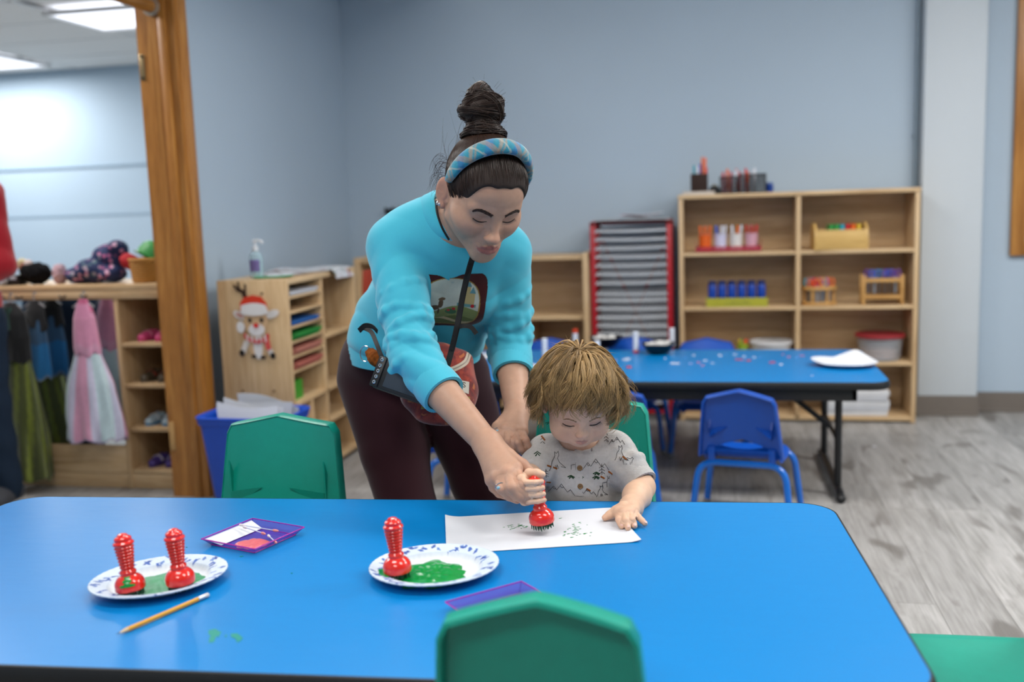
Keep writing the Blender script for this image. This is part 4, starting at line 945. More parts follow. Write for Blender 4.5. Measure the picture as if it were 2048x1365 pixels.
# blue bin
t = thing('recycling_bin', 'blue plastic wastebasket full of white paper by the oak doorway', 'bin', (-1.80, 3.575, 0), R(-3))
M_bin = plain('blue_bin_plastic', '#0a48b8', .35); bw, bd_, bh = .185, .13, .385
def ring(k, z, e=0): return [(x, y, z) for x, y in rrect(-bw*k-e, -bd_*k-e, bw*k+e, bd_*k+e, .04*k, 6)]
rings = [ring(.76, .001), ring(.78, .006), ring(.97, bh-.03), ring(.97, bh-.03, .006), ring(.99, bh-.004, .007), ring(.99, bh, .003), ring(.97, bh-.006, -.003), ring(.80, .012, -.006), ring(.75, .01, -.006)]
n = len(rings[0]); V = [p for r_ in rings for p in r_]; F = [(j*n+i, j*n+(i+1) % n, (j+1)*n+(i+1) % n, (j+1)*n+i) for j in range(len(rings)-1) for i in range(n)]+[tuple(range(n-1, -1, -1)), tuple((len(rings)-1)*n+i for i in range(n))]
obj('basket', G().add(V, F), M_bin, t, smooth=40)
obj('rim', G().tube([(x, y, bh-.002) for x, y in rrect(-bw-.004, -bd_-.004, bw+.004, bd_+.004, .042, 6)], .006, 8, closed=True), M_bin, t)
for k in range(4):
    rn = random.Random(k+40); ph = rn.uniform(0, 6)
    tag(obj('waste_paper', G().sheet(lambda u, v: ((u-.5)*.27+.006*math.sin(9*v+ph), (v-.5)*.014+.012*math.sin(3*u+ph), -.17+.235*v+.012*math.sin(4*u+ph)-.02*u), 16, 14, .001), plain('white_paper', '#d6d9e0', .8), loc=(-1.80+.01*k, 3.52+.036*k, .37), rot=(R(-8+5*k), R(-2+2*k), R(-3))), ['frontmost', 'second', 'third', 'rearmost'][k]+' white paper sheet standing in the blue bin', 'paper', 'waste paper in the blue bin')

# ------------------------------------------------------------------ implicit surfaces for figures and soft goods
class SDF:
    """smooth union of tapered capsules, ellipsoids, boxes; polygonised sparsely (surface nets)"""
    def __init__(s): s.p = []; s.disp = None; s.dispmax = 0; s.slack = 0
    def _add(s, fn, c, r, k, op): s.p.append((fn, np.asarray(c, float), float(r), float(k), op)); return s
    def cap(s, a, b, ra, rb=None, k=.01, op='u'):
        a = np.asarray(a, float); b = np.asarray(b, float); rb = ra if rb is None else rb; ba = b-a; bb = max(float(ba@ba), 1e-12)
        def fn(P):
            pa = P-a; h = np.clip(pa@ba/bb, 0, 1); d = pa-h[:, None]*ba
            return np.sqrt((d*d).sum(1))-(ra+(rb-ra)*h)
        return s._add(fn, (a+b)/2, math.sqrt(bb)/2+max(ra, rb), k, op)
    def chain(s, pts, rs, k=.01, op='u'):
        for i in range(len(pts)-1): s.cap(pts[i], pts[i+1], rs[i], rs[i+1], k, op)
        return s
    def ell(s, c, r, Rm=None, k=.01, op='u'):
        c = np.asarray(c, float); r = np.asarray(r, float); Rm = np.eye(3) if Rm is None else np.asarray(Rm, float)
        def fn(P):
            q = (P-c)@Rm; k0 = np.sqrt(((q/r)**2).sum(1)); k1 = np.sqrt(((q/(r*r))**2).sum(1))
            return np.where(k0 < 1e-6, -r.min(), k0*(k0-1)/np.maximum(k1, 1e-9))
        return s._add(fn, c, r.max(), k, op)
    def box(s, c, h, Rm=None, rad=.005, k=.01, op='u'):
        c = np.asarray(c, float); h = np.asarray(h, float); Rm = np.eye(3) if Rm is None else np.asarray(Rm, float)
        def fn(P):
            q = np.abs((P-c)@Rm)-(h-rad); return np.sqrt((np.maximum(q, 0)**2).sum(1))+np.minimum(q.max(1), 0)-rad
        return s._add(fn, c, np.linalg.norm(h), k, op)
    def cyl(s, a, b, ra, rb, rad=.004, k=.005, op='u'):
        a = np.asarray(a, float); b = np.asarray(b, float); L = np.linalg.norm(b-a); u = (b-a)/L
        def fn(P):
            pa = P-a; t = pa@u; q = np.sqrt(np.maximum((pa*pa).sum(1)-t*t, 0)); r = ra+(rb-ra)*np.clip(t/L, 0, 1)
            x = q-r+rad; y = np.abs(t-L/2)-L/2+rad
            return np.minimum(np.maximum(x, y), 0)+np.sqrt(np.maximum(x, 0)**2+np.maximum(y, 0)**2)-rad
        return s._add(fn, (a+b)/2, math.hypot(L/2, max(ra, rb)), k, op)
    def ev(s, P, prims=None):
        d = np.full(len(P), 1e3)
        for fn, c, r, k, op in (s.p if prims is None else prims):
            e = fn(P)
            if op == 'u':
                h = np.maximum(k-np.abs(d-e), 0); d = np.minimum(d, e)-h*h/(4*k)
            elif op == 's':
                h = np.maximum(k-np.abs(-e-d), 0); d = np.maximum(d, -e)+h*h/(4*k)
            else:
                h = np.maximum(k-np.abs(e-d), 0); d = np.maximum(d, e)+h*h/(4*k)
        if s.disp is not None: d = d+s.disp(P)
        return d
    def poly(s, res, inside=None, outside=None, B=16):
        """inside / outside: lists of (centre, radius) choosing which blocks are meshed"""
        lo = np.min([c-r for f, c, r, k, op in s.p if op == 'u'], 0)-.02; hi = np.max([c+r for f, c, r, k, op in s.p if op == 'u'], 0)+.02
        bs = res*B; n = np.ceil((hi-lo)/bs).astype(int); o = np.floor(lo/res).astype(int)
        g = np.stack(np.meshgrid(*[np.arange(m) for m in n], indexing='ij'), -1).reshape(-1, 3)
        ctr = (o+g*B+B/2)*res; hd = bs*math.sqrt(3)/2
        msk = np.ones(len(g), bool)
        if inside is not None:
            msk[:] = False
            for c, r in inside: msk |= np.linalg.norm(ctr-np.asarray(c), axis=1) < r
        if outside is not None:
            for c, r in outside: msk &= ~(np.linalg.norm(ctr-np.asarray(c), axis=1) < r-bs*1.2)
        g = g[msk]; ctr = ctr[msk]
        d = s.ev(ctr); act = np.abs(d) < hd*1.35+s.dispmax+res
        g = g[act]; ctr = ctr[act]
        ii = np.arange(B+1); L = np.stack(np.meshgrid(ii, ii, ii, indexing='ij'), -1).reshape(-1, 3)
        cells = []; pos = []; edges = []
        C8 = np.array([[0,0,0],[1,0,0],[0,1,0],[1,1,0],[0,0,1],[1,0,1],[0,1,1],[1,1,1]])
        E12 = [(0,1),(2,3),(4,5),(6,7),(0,2),(1,3),(4,6),(5,7),(0,4),(1,5),(2,6),(3,7)]
        for bi in range(len(g)):
            base = o+g[bi]*B; P = (L+base)*res; c = ctr[bi]
            pr = [q for q in s.p if np.linalg.norm(c-q[1])-q[2]-hd < q[3]+2*res+s.dispmax+s.slack]
            if not pr: continue
            D = s.ev(P, pr).reshape(B+1, B+1, B+1); sg = D < 0
            if sg.all() or not sg.any(): continue
            cs = [sg[x:x+B, y:y+B, z:z+B] for x, y, z in C8]; sm = sum(q.astype(np.int8) for q in cs)
            idx = np.argwhere((sm > 0) & (sm < 8))
            if not len(idx): continue
            val = np.stack([D[idx[:, 0]+x, idx[:, 1]+y, idx[:, 2]+z] for x, y, z in C8], 1)
            acc = np.zeros((len(idx), 3)); cnt = np.zeros(len(idx))
            for a, b in E12:
                va, vb = val[:, a], val[:, b]; m = (va < 0) != (vb < 0); t = np.where(m, va/np.where(m, va-vb, 1), 0)
                acc += np.where(m[:, None], C8[a]+t[:, None]*(C8[b]-C8[a]), 0); cnt += m
            cells.append(idx+base); pos.append((idx+base+acc/cnt[:, None])*res)
            s0 = val[:, 0] < 0; edges.append(np.stack([(val[:, q] < 0) != s0 for q in (1, 2, 4)]+[s0], 1))
        cells = np.vstack(cells); pos = np.vstack(pos); edges = np.vstack(edges)
        mn = cells.min(0)-1; sp = cells.max(0)-mn+2
        key = lambda q: ((q[:, 0]-mn[0])*sp[1]+(q[:, 1]-mn[1]))*sp[2]+(q[:, 2]-mn[2])
        K = key(cells); od = np.argsort(K); Ks = K[od]
        def look(q):
            kk = key(q); j = np.clip(np.searchsorted(Ks, kk), 0, len(Ks)-1); return np.where(Ks[j] == kk, od[j], -1)
        F = []
        for ax in range(3):
            m = edges[:, ax]; q = cells[m]; ins = edges[m, 3]; u = np.zeros(3, int); v = np.zeros(3, int); u[(ax+1) % 3] = 1; v[(ax+2) % 3] = 1
            i0, i1, i2, i3 = look(q), look(q-u), look(q-u-v), look(q-v); ok = (i1 >= 0) & (i2 >= 0) & (i3 >= 0)
            f = np.stack([i0, i1, i2, i3], 1); f[~ins] = f[~ins][:, ::-1]; F.append(f[ok])
        return pos, np.vstack(F)
def smesh(name, parts, cols=None):
    """mesh from (verts, quads) arrays"""
    V = []; F = []; n = 0
    for v, f in parts: V.append(v); F.append(f+n); n += len(v)
    V = np.vstack(V).astype(np.float32); F = np.vstack(F).astype(np.int32)
    me = bpy.data.meshes.new(name); me.vertices.add(len(V)); me.vertices.foreach_set('co', V.ravel())
    me.loops.add(F.size); me.loops.foreach_set('vertex_index', F.ravel()); me.polygons.add(len(F))
    me.polygons.foreach_set('loop_start', np.arange(0, F.size, 4, dtype=np.int32)); me.polygons.foreach_set('loop_total', np.full(len(F), 4, np.int32))
    me.polygons.foreach_set('use_smooth', np.ones(len(F), bool)); me.update(calc_edges=True); me.validate()
    if cols is not None: color_attr(me, cols)
    return me
def cast(sdf, O, D, maxd=.5):
    """march rays onto a surface; returns points and outward normals"""
    O = np.atleast_2d(np.asarray(O, float)); D = np.broadcast_to(np.asarray(D, float), O.shape); t = np.zeros(len(O))
    a, b = np.minimum(O, O+D*maxd).min(0)-.03, np.maximum(O, O+D*maxd).max(0)+.03
    pr = [q for q in sdf.p if np.linalg.norm(q[1]-np.clip(q[1], a, b)) < q[2]+q[3]]
    for _ in range(40):
        d = sdf.ev(O+D*t[:, None], pr); t = np.clip(t+np.where(np.abs(d) < 1e-5, 0, d*.7), 0, maxd)
    P = O+D*t[:, None]; e = 4e-4; N = np.stack([sdf.ev(P+np.eye(3)[i]*e, pr)-sdf.ev(P-np.eye(3)[i]*e, pr) for i in range(3)], 1)
    return P, N/np.maximum(np.linalg.norm(N, axis=1, keepdims=True), 1e-9)
def xf(Rm, T, p, s=1): return np.asarray(p, float)*s @ np.asarray(Rm).T+np.asarray(T)
def unit(v): v = np.asarray(v, float); return v/np.linalg.norm(v)
def lerp(a, b, t): return np.asarray(a, float)*(1-t)+np.asarray(b, float)*t
def ribbon(g, P, N, w):
    """thin raised strip along points P lying on a surface with normals N"""
    P = np.asarray(P); T = np.gradient(P, axis=0); S = np.cross(N, T); S /= np.maximum(np.linalg.norm(S, axis=1, keepdims=True), 1e-9)
    w = np.broadcast_to(np.asarray(w, float), (len(P),))[:, None]; V = []
    for a, h in ((-.5, .0), (-.3, .0007), (.3, .0007), (.5, .0)): V.append(P+S*w*a+N*(h+.0001))
    V = np.stack(V, 1).reshape(-1, 3); g.add(V, [(i*4+j, i*4+j+1, i*4+4+j+1, i*4+4+j) for i in range(len(P)-1) for j in range(3)])
# ---- strands of hair: tapered three-sided tubes in one mesh
class Strands:
    def __init__(s): s.v = []; s.f = []; s.c = []; s.n = 0
    def add(s, P, r0, r1, col, root=1):
        P = np.asarray(P, float); m = len(P); T = np.gradient(P, axis=0); T /= np.maximum(np.linalg.norm(T, axis=1, keepdims=True), 1e-9)
        a = np.array([.31, .2, .93]); A = np.cross(T, a); A /= np.maximum(np.linalg.norm(A, axis=1, keepdims=True), 1e-9); Bv = np.cross(T, A)
        u = np.linspace(0, 1, m); r = ((r0+(r1-r0)*u**2)*(np.clip(u/.3+root, 0, 1)))[:, None]
        V = np.stack([P+r*(math.cos(q)*A+math.sin(q)*Bv) for q in (0, 2.094, 4.189)], 1).reshape(-1, 3)
        i = np.arange(m-1)[:, None]*3; k = np.arange(3)[None]; k2 = (k+1) % 3
        f = np.stack([i+k, i+k2, i+3+k2, i+3+k], -1).reshape(-1, 4)+s.n
        s.v.append(V); s.f.append(f); s.c.append(np.tile(col, (len(V), 1))); s.n += len(V)
    def mesh(s, name): return smesh(name, [(np.vstack(s.v), np.vstack(s.f))], np.vstack(s.c))

M_skin = vcol('skin', .48, .35, .12, bump=.12, bscale=900, bd=.0004)
def hair_mat(name, rough=.38):
    t = NT(name); a = t.n('ShaderNodeAttribute', attribute_name='col'); t.l(a.outputs['Color'], t.b.inputs['Base Color']); t.set(Roughness=rough, Specular_IOR_Level=.45); return t.m
M_hair = hair_mat('hair'); M_cap = hair_mat('hair_base', .75)
def knit(name, col, bscale=900, b=.25, rough=.85, sheen=.3, mott=.05):
    t = NT(name); v = t.coords(); c = lin(col); f = t.noise(v, 260, 3); f2 = t.noise(v, 9, 3)
    t.base(t.mix(f2, t.mix(f, tuple(x*(1-mott*2) for x in c[:3])+(1,), c), tuple(min(1, x*(1+mott)) for x in c[:3])+(1,)))
    t.set(Roughness=rough, Sheen_Weight=sheen, Specular_IOR_Level=.2); t.bump(t.noise(v, bscale, 2), b, .0008); MC[name] = t.m; return t.m

def add_head(S, Rm, T, sc, kid=False):
    """face, skull and ears in head coordinates: face to -y, +x to the viewer's right"""
    X = lambda p: xf(Rm, T, p, sc); Rm = np.asarray(Rm)
    e = lambda c, r, k=.012, op='u', rot=None: S.ell(X(c), np.asarray(r)*sc, Rm if rot is None else Rm@rot, k*sc, op)
    c_ = lambda a, b, ra, rb, k=.01, op='u': S.cap(X(a), X(b), ra*sc, rb*sc, k*sc, op)
    def ry(a): return np.array([[math.cos(a), 0, math.sin(a)], [0, 1, 0], [-math.sin(a), 0, math.cos(a)]])
    def rz(a): return np.array([[math.cos(a), -math.sin(a), 0], [math.sin(a), math.cos(a), 0], [0, 0, 1]])
    if not kid:
        e((0, .008, .035), (.0745, .095, .088)); e((0, -.028, -.012), (.064, .060, .074), .03)
        e((0, -.045, .048), (.058, .042, .042), .03)
        for s in (-1, 1):
            c_((s*.050, .0, -.052), (s*.014, -.070, -.092), .020, .016, .03)
            e((s*.039, -.056, -.030), (.026, .026, .026), .03); e((s*.052, -.036, -.018), (.018, .024, .016), .025)
            c_((s*.046, -.070, .019), (s*.013, -.0835, .0175), .0075, .0078, .016)
            e((s*.0315, -.0905, .000), (.0185, .0105, .0105), .012, 's')
            e((s*.0315, -.0685, -.0015), (.0150, .0135, .0125), .006)
            e((s*.0105, -.0940, -.0410), (.0068, .0100, .0066), .008)
            e((s*.0065, -.100, -.0475), (.0034, .0055, .0028), .003, 's')
            # ear
            e((s*.0800, .021, -.006), (.0066, .0185, .031), .008, 'u', rz(-s*.5))
            e((s*.0880, .017, -.004), (.0050, .0110, .019), .005, 's', rz(-s*.5))
            e((s*.0770, .014, -.036), (.0058, .0090, .0100), .006)
        e((0, -.077, -.098), (.017, .013, .014), .022)
        c_((0, -.0815, .012), (0, -.103, -.034), .0068, .0078, .016); e((0, -.1055, -.0380), (.0090, .0100, .0082), .010)
        e((0, -.0825, -.070), (.028, .0125, .019), .02)
        for s in (-1, 1):
            c_((0, -.0955, -.0655), (s*.0085, -.0950, -.0640), .0032, .0036, .004); c_((s*.0085, -.0950, -.0640), (s*.0250, -.0855, -.0660), .0036, .0014, .004)
            c_((0, -.0955, -.0755), (s*.012, -.0930, -.0748), .0050, .0044, .006); c_((s*.012, -.0930, -.0750), (s*.0240, -.0860, -.0672), .0044, .0014, .005)
            c_((0, -.1015, -.0690), (s*.012, -.0995, -.0688), .0011, .0011, .002, 's'); c_((s*.012, -.0995, -.0688), (s*.0275, -.0875, -.0662), .0011, .0008, .002, 's')
    else:
        e((0, .012, .032), (.0695, .084, .071)); e((0, -.022, -.010), (.057, .052, .052), .03); e((0, -.040, .040), (.054, .036, .040), .03)
        for s in (-1, 1):
            e((s*.035, -.042, -.033), (.0265, .0270, .0250), .022); e((s*.022, -.040, -.046), (.026, .026, .020), .02)
            c_((s*.038, -.060, .015), (s*.010, -.0705, .015), .006, .006, .014)
            e((s*.027, -.0765, -.001), (.0155, .0085, .0085), .011, 's')
            e((s*.027, -.0565, -.002), (.0130, .0120, .0110), .005)
            e((s*.0075, -.0745, -.0255), (.0055, .0075, .0055), .007); e((s*.0046, -.0765, -.0325), (.0020, .0030, .0016), .002, 's')
            e((s*.070, .012, -.016), (.006, .0135, .0215), .007, 'u', rz(-s*.45)); e((s*.0765, .010, -.014), (.004, .0085, .014), .004, 's', rz(-s*.45))
        e((0, -.060, -.060), (.015, .011, .0105), .016)
        c_((0, -.0690, .004), (0, -.0775, -.020), .0055, .0065, .014); e((0, -.0795, -.0235), (.0085, .0085, .0075), .009)
        e((0, -.0660, -.045), (.019, .010, .013), .015)
        for s in (-1, 1):
            c_((0, -.0762, -.0420), (s*.006, -.0758, -.0408), .0032, .0034, .003); c_((s*.006, -.0758, -.0408), (s*.0130, -.0715, -.0450), .0030, .0012, .003)
            c_((0, -.0750, -.0492), (s*.008, -.0735, -.0488), .0044, .0038, .004); c_((s*.008, -.0735, -.0488), (s*.0125, -.0715, -.0456), .0034, .0012, .004)
            c_((0, -.0808, -.0452), (s*.008, -.0795, -.0450), .0008, .0008, .0015, 's'); c_((s*.008, -.0795, -.0450), (s*.0140, -.0740, -.0458), .0008, .0006, .0015, 's')
def face_cols(P, Rm, T, sc, base, lip, cheek, kid=False):
    """pigment of the skin: lips, cheeks, ears"""
    q = (P-np.asarray(T))@np.asarray(Rm)/sc; C = np.tile(base, (len(P), 1))
    zc, hw_, hh, zz = (-.070, .026, .0105, -.001) if not kid else (-.0452, .0135, .0070, 0)
    bl = lambda m, c: C*(1-m[:, None])+c*m[:, None]
    ck = (.040, -.030, .022) if not kid else (.035, -.030, .022)
    m = np.exp(-(((np.abs(q[:, 0])-ck[0])/ck[2])**2+((q[:, 2]-ck[1])/.018)**2))*np.clip((-.015-q[:, 1])/.02, 0, 1)*.30; C = bl(m, cheek)
    m = np.exp(-((q[:, 0]/.012)**2+((q[:, 2]-(-.040 if not kid else -.024))/.010)**2))*(q[:, 1] < -.085 if not kid else q[:, 1] < -.07)*.2; C = bl(m, cheek)
    ex = np.abs(q[:, 0])/hw_; m = np.clip((1-ex**1.6-((q[:, 2]-zc)/hh)**2)*6, 0, 1)*(q[:, 1] < (-.08 if not kid else -.063))*.7; C = bl(m, lip)
    ye = -.082 if not kid else -.066; xe = .0315 if not kid else .027
    m = np.exp(-(((np.abs(q[:, 0])-xe)/.017)**2+((q[:, 2])/.008)**2))*(q[:, 1] < -.05)*.30; C = bl(m, cheek*.75)
    m = np.clip((np.abs(q[:, 0])-.070)/.006, 0, 1)*(np.abs(q[:, 2]+.01) < .04)*(q[:, 1] > -.01)*.4; C = bl(m, cheek)
    return C
def face_marks(S, Rm, T, sc, parent, brow_col, kid=False):
    X = lambda p: xf(Rm, T, p, sc); fwd = np.asarray(Rm)@np.array([0, 1., 0])
    def on(pts):
        O = np.array([X((x, -.16, z)) for x, z in pts]); return cast(S, O, fwd)
    for s in (-1, 1):
        # lashes along the lowered upper lid
        xe = .0315 if not kid else .027; w = .0150 if not kid else .0125; z0 = -.0045 if not kid else -.0040; dz = .0046 if not kid else .0036
        pts = [(s*xe+w*u, z0-dz*(1-u*u)+.0016*(u*s)) for u in np.linspace(-1, 1, 17)]; P, N = on(pts)
        g = G(); ribbon(g, P, N, [(.0030 if not kid else .0020)*(.4+.6*math.sin(math.pi*min(1, max(0, .08+.92*k/16)))) for k in range(17)])
        st = Strands(); rn = random.Random(5)
        lw = .0012 if not kid else .0010; g = G().tube([tuple(P[k]+N[k]*(.0009+.0012*max(0, -s*(k/8-1)))) for k in range(17)], [lw*(.35+.65*math.sin(math.pi*min(1, max(0, .1+.88*k/16)))) for k in range(17)], 6)
        lid = obj('lash_line', g, plain('lash', '#1d1411', .6), parent)
        for k in range(1, 34):
            f = k/34*16; i = int(f); p = lerp(P[i], P[min(i+1, 16)], f-i); nn = N[i]; dn = -np.asarray(Rm)@np.array([0, 0, 1.])
            side = (k/17-1)*np.asarray(Rm)@np.array([1., 0, 0])*.5; L = (.0055 if not kid else .0060)*sc*rn.uniform(.7, 1.1)
            st.add([p, p+(nn*.8+dn*.35+side)*L*.5, p+(nn*1.5+dn*.35+side)*L*.8], .00022, .00004, L3('#1d1411'))
        me = st.mesh('eyelashes'); obj('eyelashes', me, M_hair, parent)
        # brow
        if not kid: bp = [(s*.0125, .0140), (s*.022, .0185), (s*.033, .0222), (s*.043, .0215), (s*.0505, .0165)]
        else: bp = [(s*.012, .013), (s*.020, .0165), (s*.029, .018), (s*.038, .0145)]
        c = arc([(x, 0, z) for x, z in bp], 6); P, N = on([(q[0], q[2]) for q in c]); st = Strands(); rn = random.Random(3); n = len(P)
        for k in range(330 if not kid else 70):
            f = rn.random()*(n-1.001); i = int(f); p = lerp(P[i], P[i+1], f-i); tn = unit(P[min(i+1, n-1)]-P[max(i-1, 0)]); up_ = unit(np.cross(N[i], tn))*(-s); 
            hw_ = (.0044 if not kid else .0020)*(1-.6*(f/(n-1))**2); p = p+up_*rn.uniform(-1, 1)*hw_+N[i]*.0002; L = rn.uniform(.003, .0055)
            st.add([p, p+tn*L*.55+up_*L*.25+N[i]*.0006, p+tn*L+up_*L*.15+N[i]*.0003], .00036 if not kid else .00018, .00006, brow_col*rn.uniform(.8, 1.2))
        obj('eyebrow', st.mesh('eyebrow'), M_hair, parent)
def add_hand(S, wrist, knuckles, fingers, thumb, rw, rp, rf, k=.006):
    """palm as fanned capsules from wrist to knuckles, then jointed fingers"""
    for q in knuckles: S.cap(wrist, q, rw, rp, k*2.2)
    for a, b in zip(knuckles, knuckles[1:]): S.cap(a, b, rp, rp, k)
    for ch, r in zip(fingers, rf):
        n = len(ch); S.chain(ch, [r*(1-.22*i/(n-1)) for i in range(n)], k*.55)
    if thumb: S.chain(thumb[0], thumb[1], k)

# ------------------------------------------------------------------ the woman
def A(*p): return np.array(p, float)
WR = np.array([[.8063, -.4513, .3825], [.5893, .6689, -.4531], [-.0514, .5907, .8053]]); WR = np.linalg.svd(WR)[0]@np.linalg.svd(WR)[2]; WT = A(-.4948, 2.1073, 1.1884); WS = 1.03
wl = lambda p: xf(WR, WT, p, WS)
w_nb = A(-0.5941, 2.19, 1.1224); w_rs = A(-0.7257, 2.1872, 1.0783); w_ls = A(-0.4828, 2.2759, 1.0544)
w_re = A(-0.6432, 2.0368, 0.8379); w_rw = A(-0.4512, 1.8914, 0.691); w_le = A(-0.4931, 2.335, 0.8291); w_lw = A(-0.4475, 2.1713, 0.6965)
w_ch = A(-0.6238, 2.2791, 0.9935); w_wa = A(-0.7348, 2.3703, 0.8528); w_pe = A(-0.7846, 2.4392, 0.7562); w_rh = A(-0.861, 2.4173, 0.7139); w_lh = A(-0.6834, 2.4728, 0.6977)
w_rk = A(-0.745, 2.2741, 0.4017); w_lk = A(-0.5549, 2.3721, 0.3761); w_ra = A(w_rk[0]+.05, w_rk[1]+.10, .09); w_la = A(w_lk[0]+.05, w_lk[1]+.10, .09)
W_ROOT = A(w_ra[0]+.06, w_ra[1], 0)
woman = thing('person', 'woman in turquoise sweater and plaid headband bending over the toddler', 'person', tuple(W_ROOT))
def under(o, root):
    o.parent = root; o.matrix_parent_inverse = Matrix.Translation(-Vector(root.location)); return o
tdir = unit(w_nb-w_wa); lat = unit((w_ls-w_rs)-tdir*((w_ls-w_rs)@tdir)); fwd_t = unit(np.cross(lat, tdir))   # points to the viewer
if fwd_t[1] > 0: fwd_t = -fwd_t
TR = np.stack([lat, fwd_t, tdir], 1)
B = SDF(); B.slack = .018; add_head(B, WR, WT, WS)
B.chain([wl((0, .028, -.045)), lerp(wl((0, .03, -.09)), w_nb, .45), w_nb+A(0, .02, -.02)], [.054, .050, .058], .03)
B.ell(lerp(w_nb, w_ch, .5), (.135, .075, .14), TR, .04); B.ell(w_wa, (.12, .085, .15), TR, .05); B.ell(w_pe, (.145, .105, .12), TR, .05)
B.chain([w_nb, w_rs], [.05, .045], .03); B.chain([w_nb, w_ls], [.05, .045], .03)
fore_r = lerp(w_re, w_rw, .3); fore_l = lerp(w_le, w_lw, .3)
B.chain([w_rs, w_re, fore_r, w_rw], [.044, .038, .0395, .0265], .015); B.chain([w_ls, w_le, fore_l, w_lw], [.044, .038, .0385, .0270], .015)
for h, k_, a in ((w_rh, w_rk, w_ra), (w_lh, w_lk, w_la)):
    B.chain([h, k_, a], [.075, .05, .036], .03); B.chain([a+A(0, .02, -.03), a+A(.02, -.14, -.055)], [.034, .026], .02)
# right hand cupped over the toddler's fist
rk = [A(-0.3835, 1.824, 0.6615), A(-0.3946, 1.8055, 0.6564), A(-0.4116, 1.806, 0.648), A(-0.4282, 1.8219, 0.6392)]
rf = [[rk[0], A(-0.3621, 1.7812, 0.6407), A(-0.3521, 1.7807, 0.6217), A(-0.3462, 1.7936, 0.6092)],
      [rk[1], A(-0.3801, 1.7701, 0.6396), A(-0.3661, 1.7736, 0.6215), A(-0.3555, 1.7914, 0.6076)],
      [rk[2], A(-0.4006, 1.7755, 0.6346), A(-0.3878, 1.7812, 0.6196), A(-0.376, 1.7975, 0.6081)],
      [rk[3], A(-0.4273, 1.8199, 0.6238), A(-0.416, 1.8206, 0.6119), A(-0.4049, 1.8321, 0.6038)]]
add_hand(B, w_rw, rk, rf, ([A(-0.4364, 1.889, 0.6888), A(-0.4029, 1.8633, 0.6766), A(-0.3761, 1.8664, 0.6582), A(-0.3598, 1.8628, 0.6454)], [.020, .0135, .0108, .0088]), .0258, .0146, [.0112, .0112, .0106, .0092], .005)
# left hand resting on the toddler's upper arm
lk = [A(-0.4824, 2.1247, 0.6731), A(-0.4607, 2.1083, 0.6714), A(-0.4409, 2.1048, 0.668), A(-0.4256, 2.1129, 0.6663)]
lf = [[lk[0], A(-0.4738, 2.0884, 0.659), A(-0.4637, 2.0865, 0.645), A(-0.4566, 2.094, 0.6365)], [lk[1], A(-0.4492, 2.0721, 0.6532), A(-0.4408, 2.0718, 0.6389), A(-0.4353, 2.082, 0.6297)],
      [lk[2], A(-0.4263, 2.0685, 0.6522), A(-0.4206, 2.0707, 0.6373), A(-0.4172, 2.0803, 0.6271)], [lk[3], A(-0.4108, 2.0804, 0.6552), A(-0.4069, 2.0814, 0.6416), A(-0.4063, 2.0884, 0.632)]]
add_hand(B, w_lw, lk, lf, ([A(-0.4609, 2.1667, 0.6835), A(-0.4842, 2.1741, 0.6606), A(-0.4832, 2.1764, 0.639), A(-0.471, 2.1723, 0.6284)], [.020, .013, .0105, .009]), .0255, .0140, [.0098, .0100, .0096, .0086], .004)
fine = [(wl((0, 0, 0)), .21), (lerp(wl((0, .02, -.08)), w_nb, .5), .13), (lerp(w_re, w_rw, .5), .12), (w_rw, .10), (rk[1], .11), (rf[1][2], .08), (lerp(w_le, w_lw, .5), .11), (w_lw, .10), (lk[1], .10), (lf[1][2], .06)]
fineH = [(wl((0, -.03, -.02)), .165)]
pv = [B.poly(.0016, inside=fineH), B.poly(.0025, inside=fine, outside=fineH), B.poly(.009, outside=fine)]
Pall = np.vstack([p for p, f in pv]); wskin = L3('#c4977f')
cols = face_cols(Pall, WR, WT, WS, wskin, L3('#97464a'), L3('#bd7d6c'))
body = obj('body', smesh('body', pv, cols), M_skin); under(body, woman)
marks = bpy.data.objects.new('face', None)
class _U:                                          # collects face details so they ride on the body part
    pass
def adopt(parent, fn):
    before = set(bpy.data.objects); fn()
    for o in set(bpy.data.objects)-before:
        if o.parent is None: o.parent = parent; o.matrix_parent_inverse = parent.matrix_world.inverted() if False else Matrix.Identity(4)
bpy.data.objects.remove(marks)
adopt(body, lambda: face_marks(B, WR, WT, WS, None, L3('#3c281e')))
# ---- sweater
SW = SDF()
SW.ell(lerp(w_nb, w_ch, .55)-fwd_t*.015, (.165, .105, .150), TR, .05); SW.ell(lerp(w_ch, w_wa, .5)-fwd_t*.02, (.155, .120, .165), TR, .06)
SW.ell(w_wa-fwd_t*.015, (.165, .130, .125), TR, .05)
for s in (-1, 1): SW.ell(lerp(w_nb, w_ch, .95)+lat*s*.062+fwd_t*.055, (.060, .052, .060), TR, .05)
hem = lerp(w_wa, w_pe, .35); h_ax = unit(lerp(tdir, A(0, 0, 1), .85)); h_e1 = unit(lat-h_ax*(lat@h_ax)); h_e2 = np.cross(h_ax, h_e1); HR = np.stack([h_e1, h_e2, h_ax], 1); SW.ell(hem+h_ax*.02, (.170, .137, .055), HR, .03)
SW.box(hem-h_ax*.225, (.45, .45, .20), HR, .004, .012, 's')
SW.chain([w_nb-tdir*.035, w_rs+A(.012, 0, .0)], [.055, .062], .05); SW.chain([w_nb-tdir*.035, w_ls+A(-.012, 0, 0)], [.055, .058], .05)
SWT = SDF(); SWT.p = list(SW.p)
c_r = lerp(w_re, w_rw, .34); c_l = lerp(w_le, w_lw, .36)
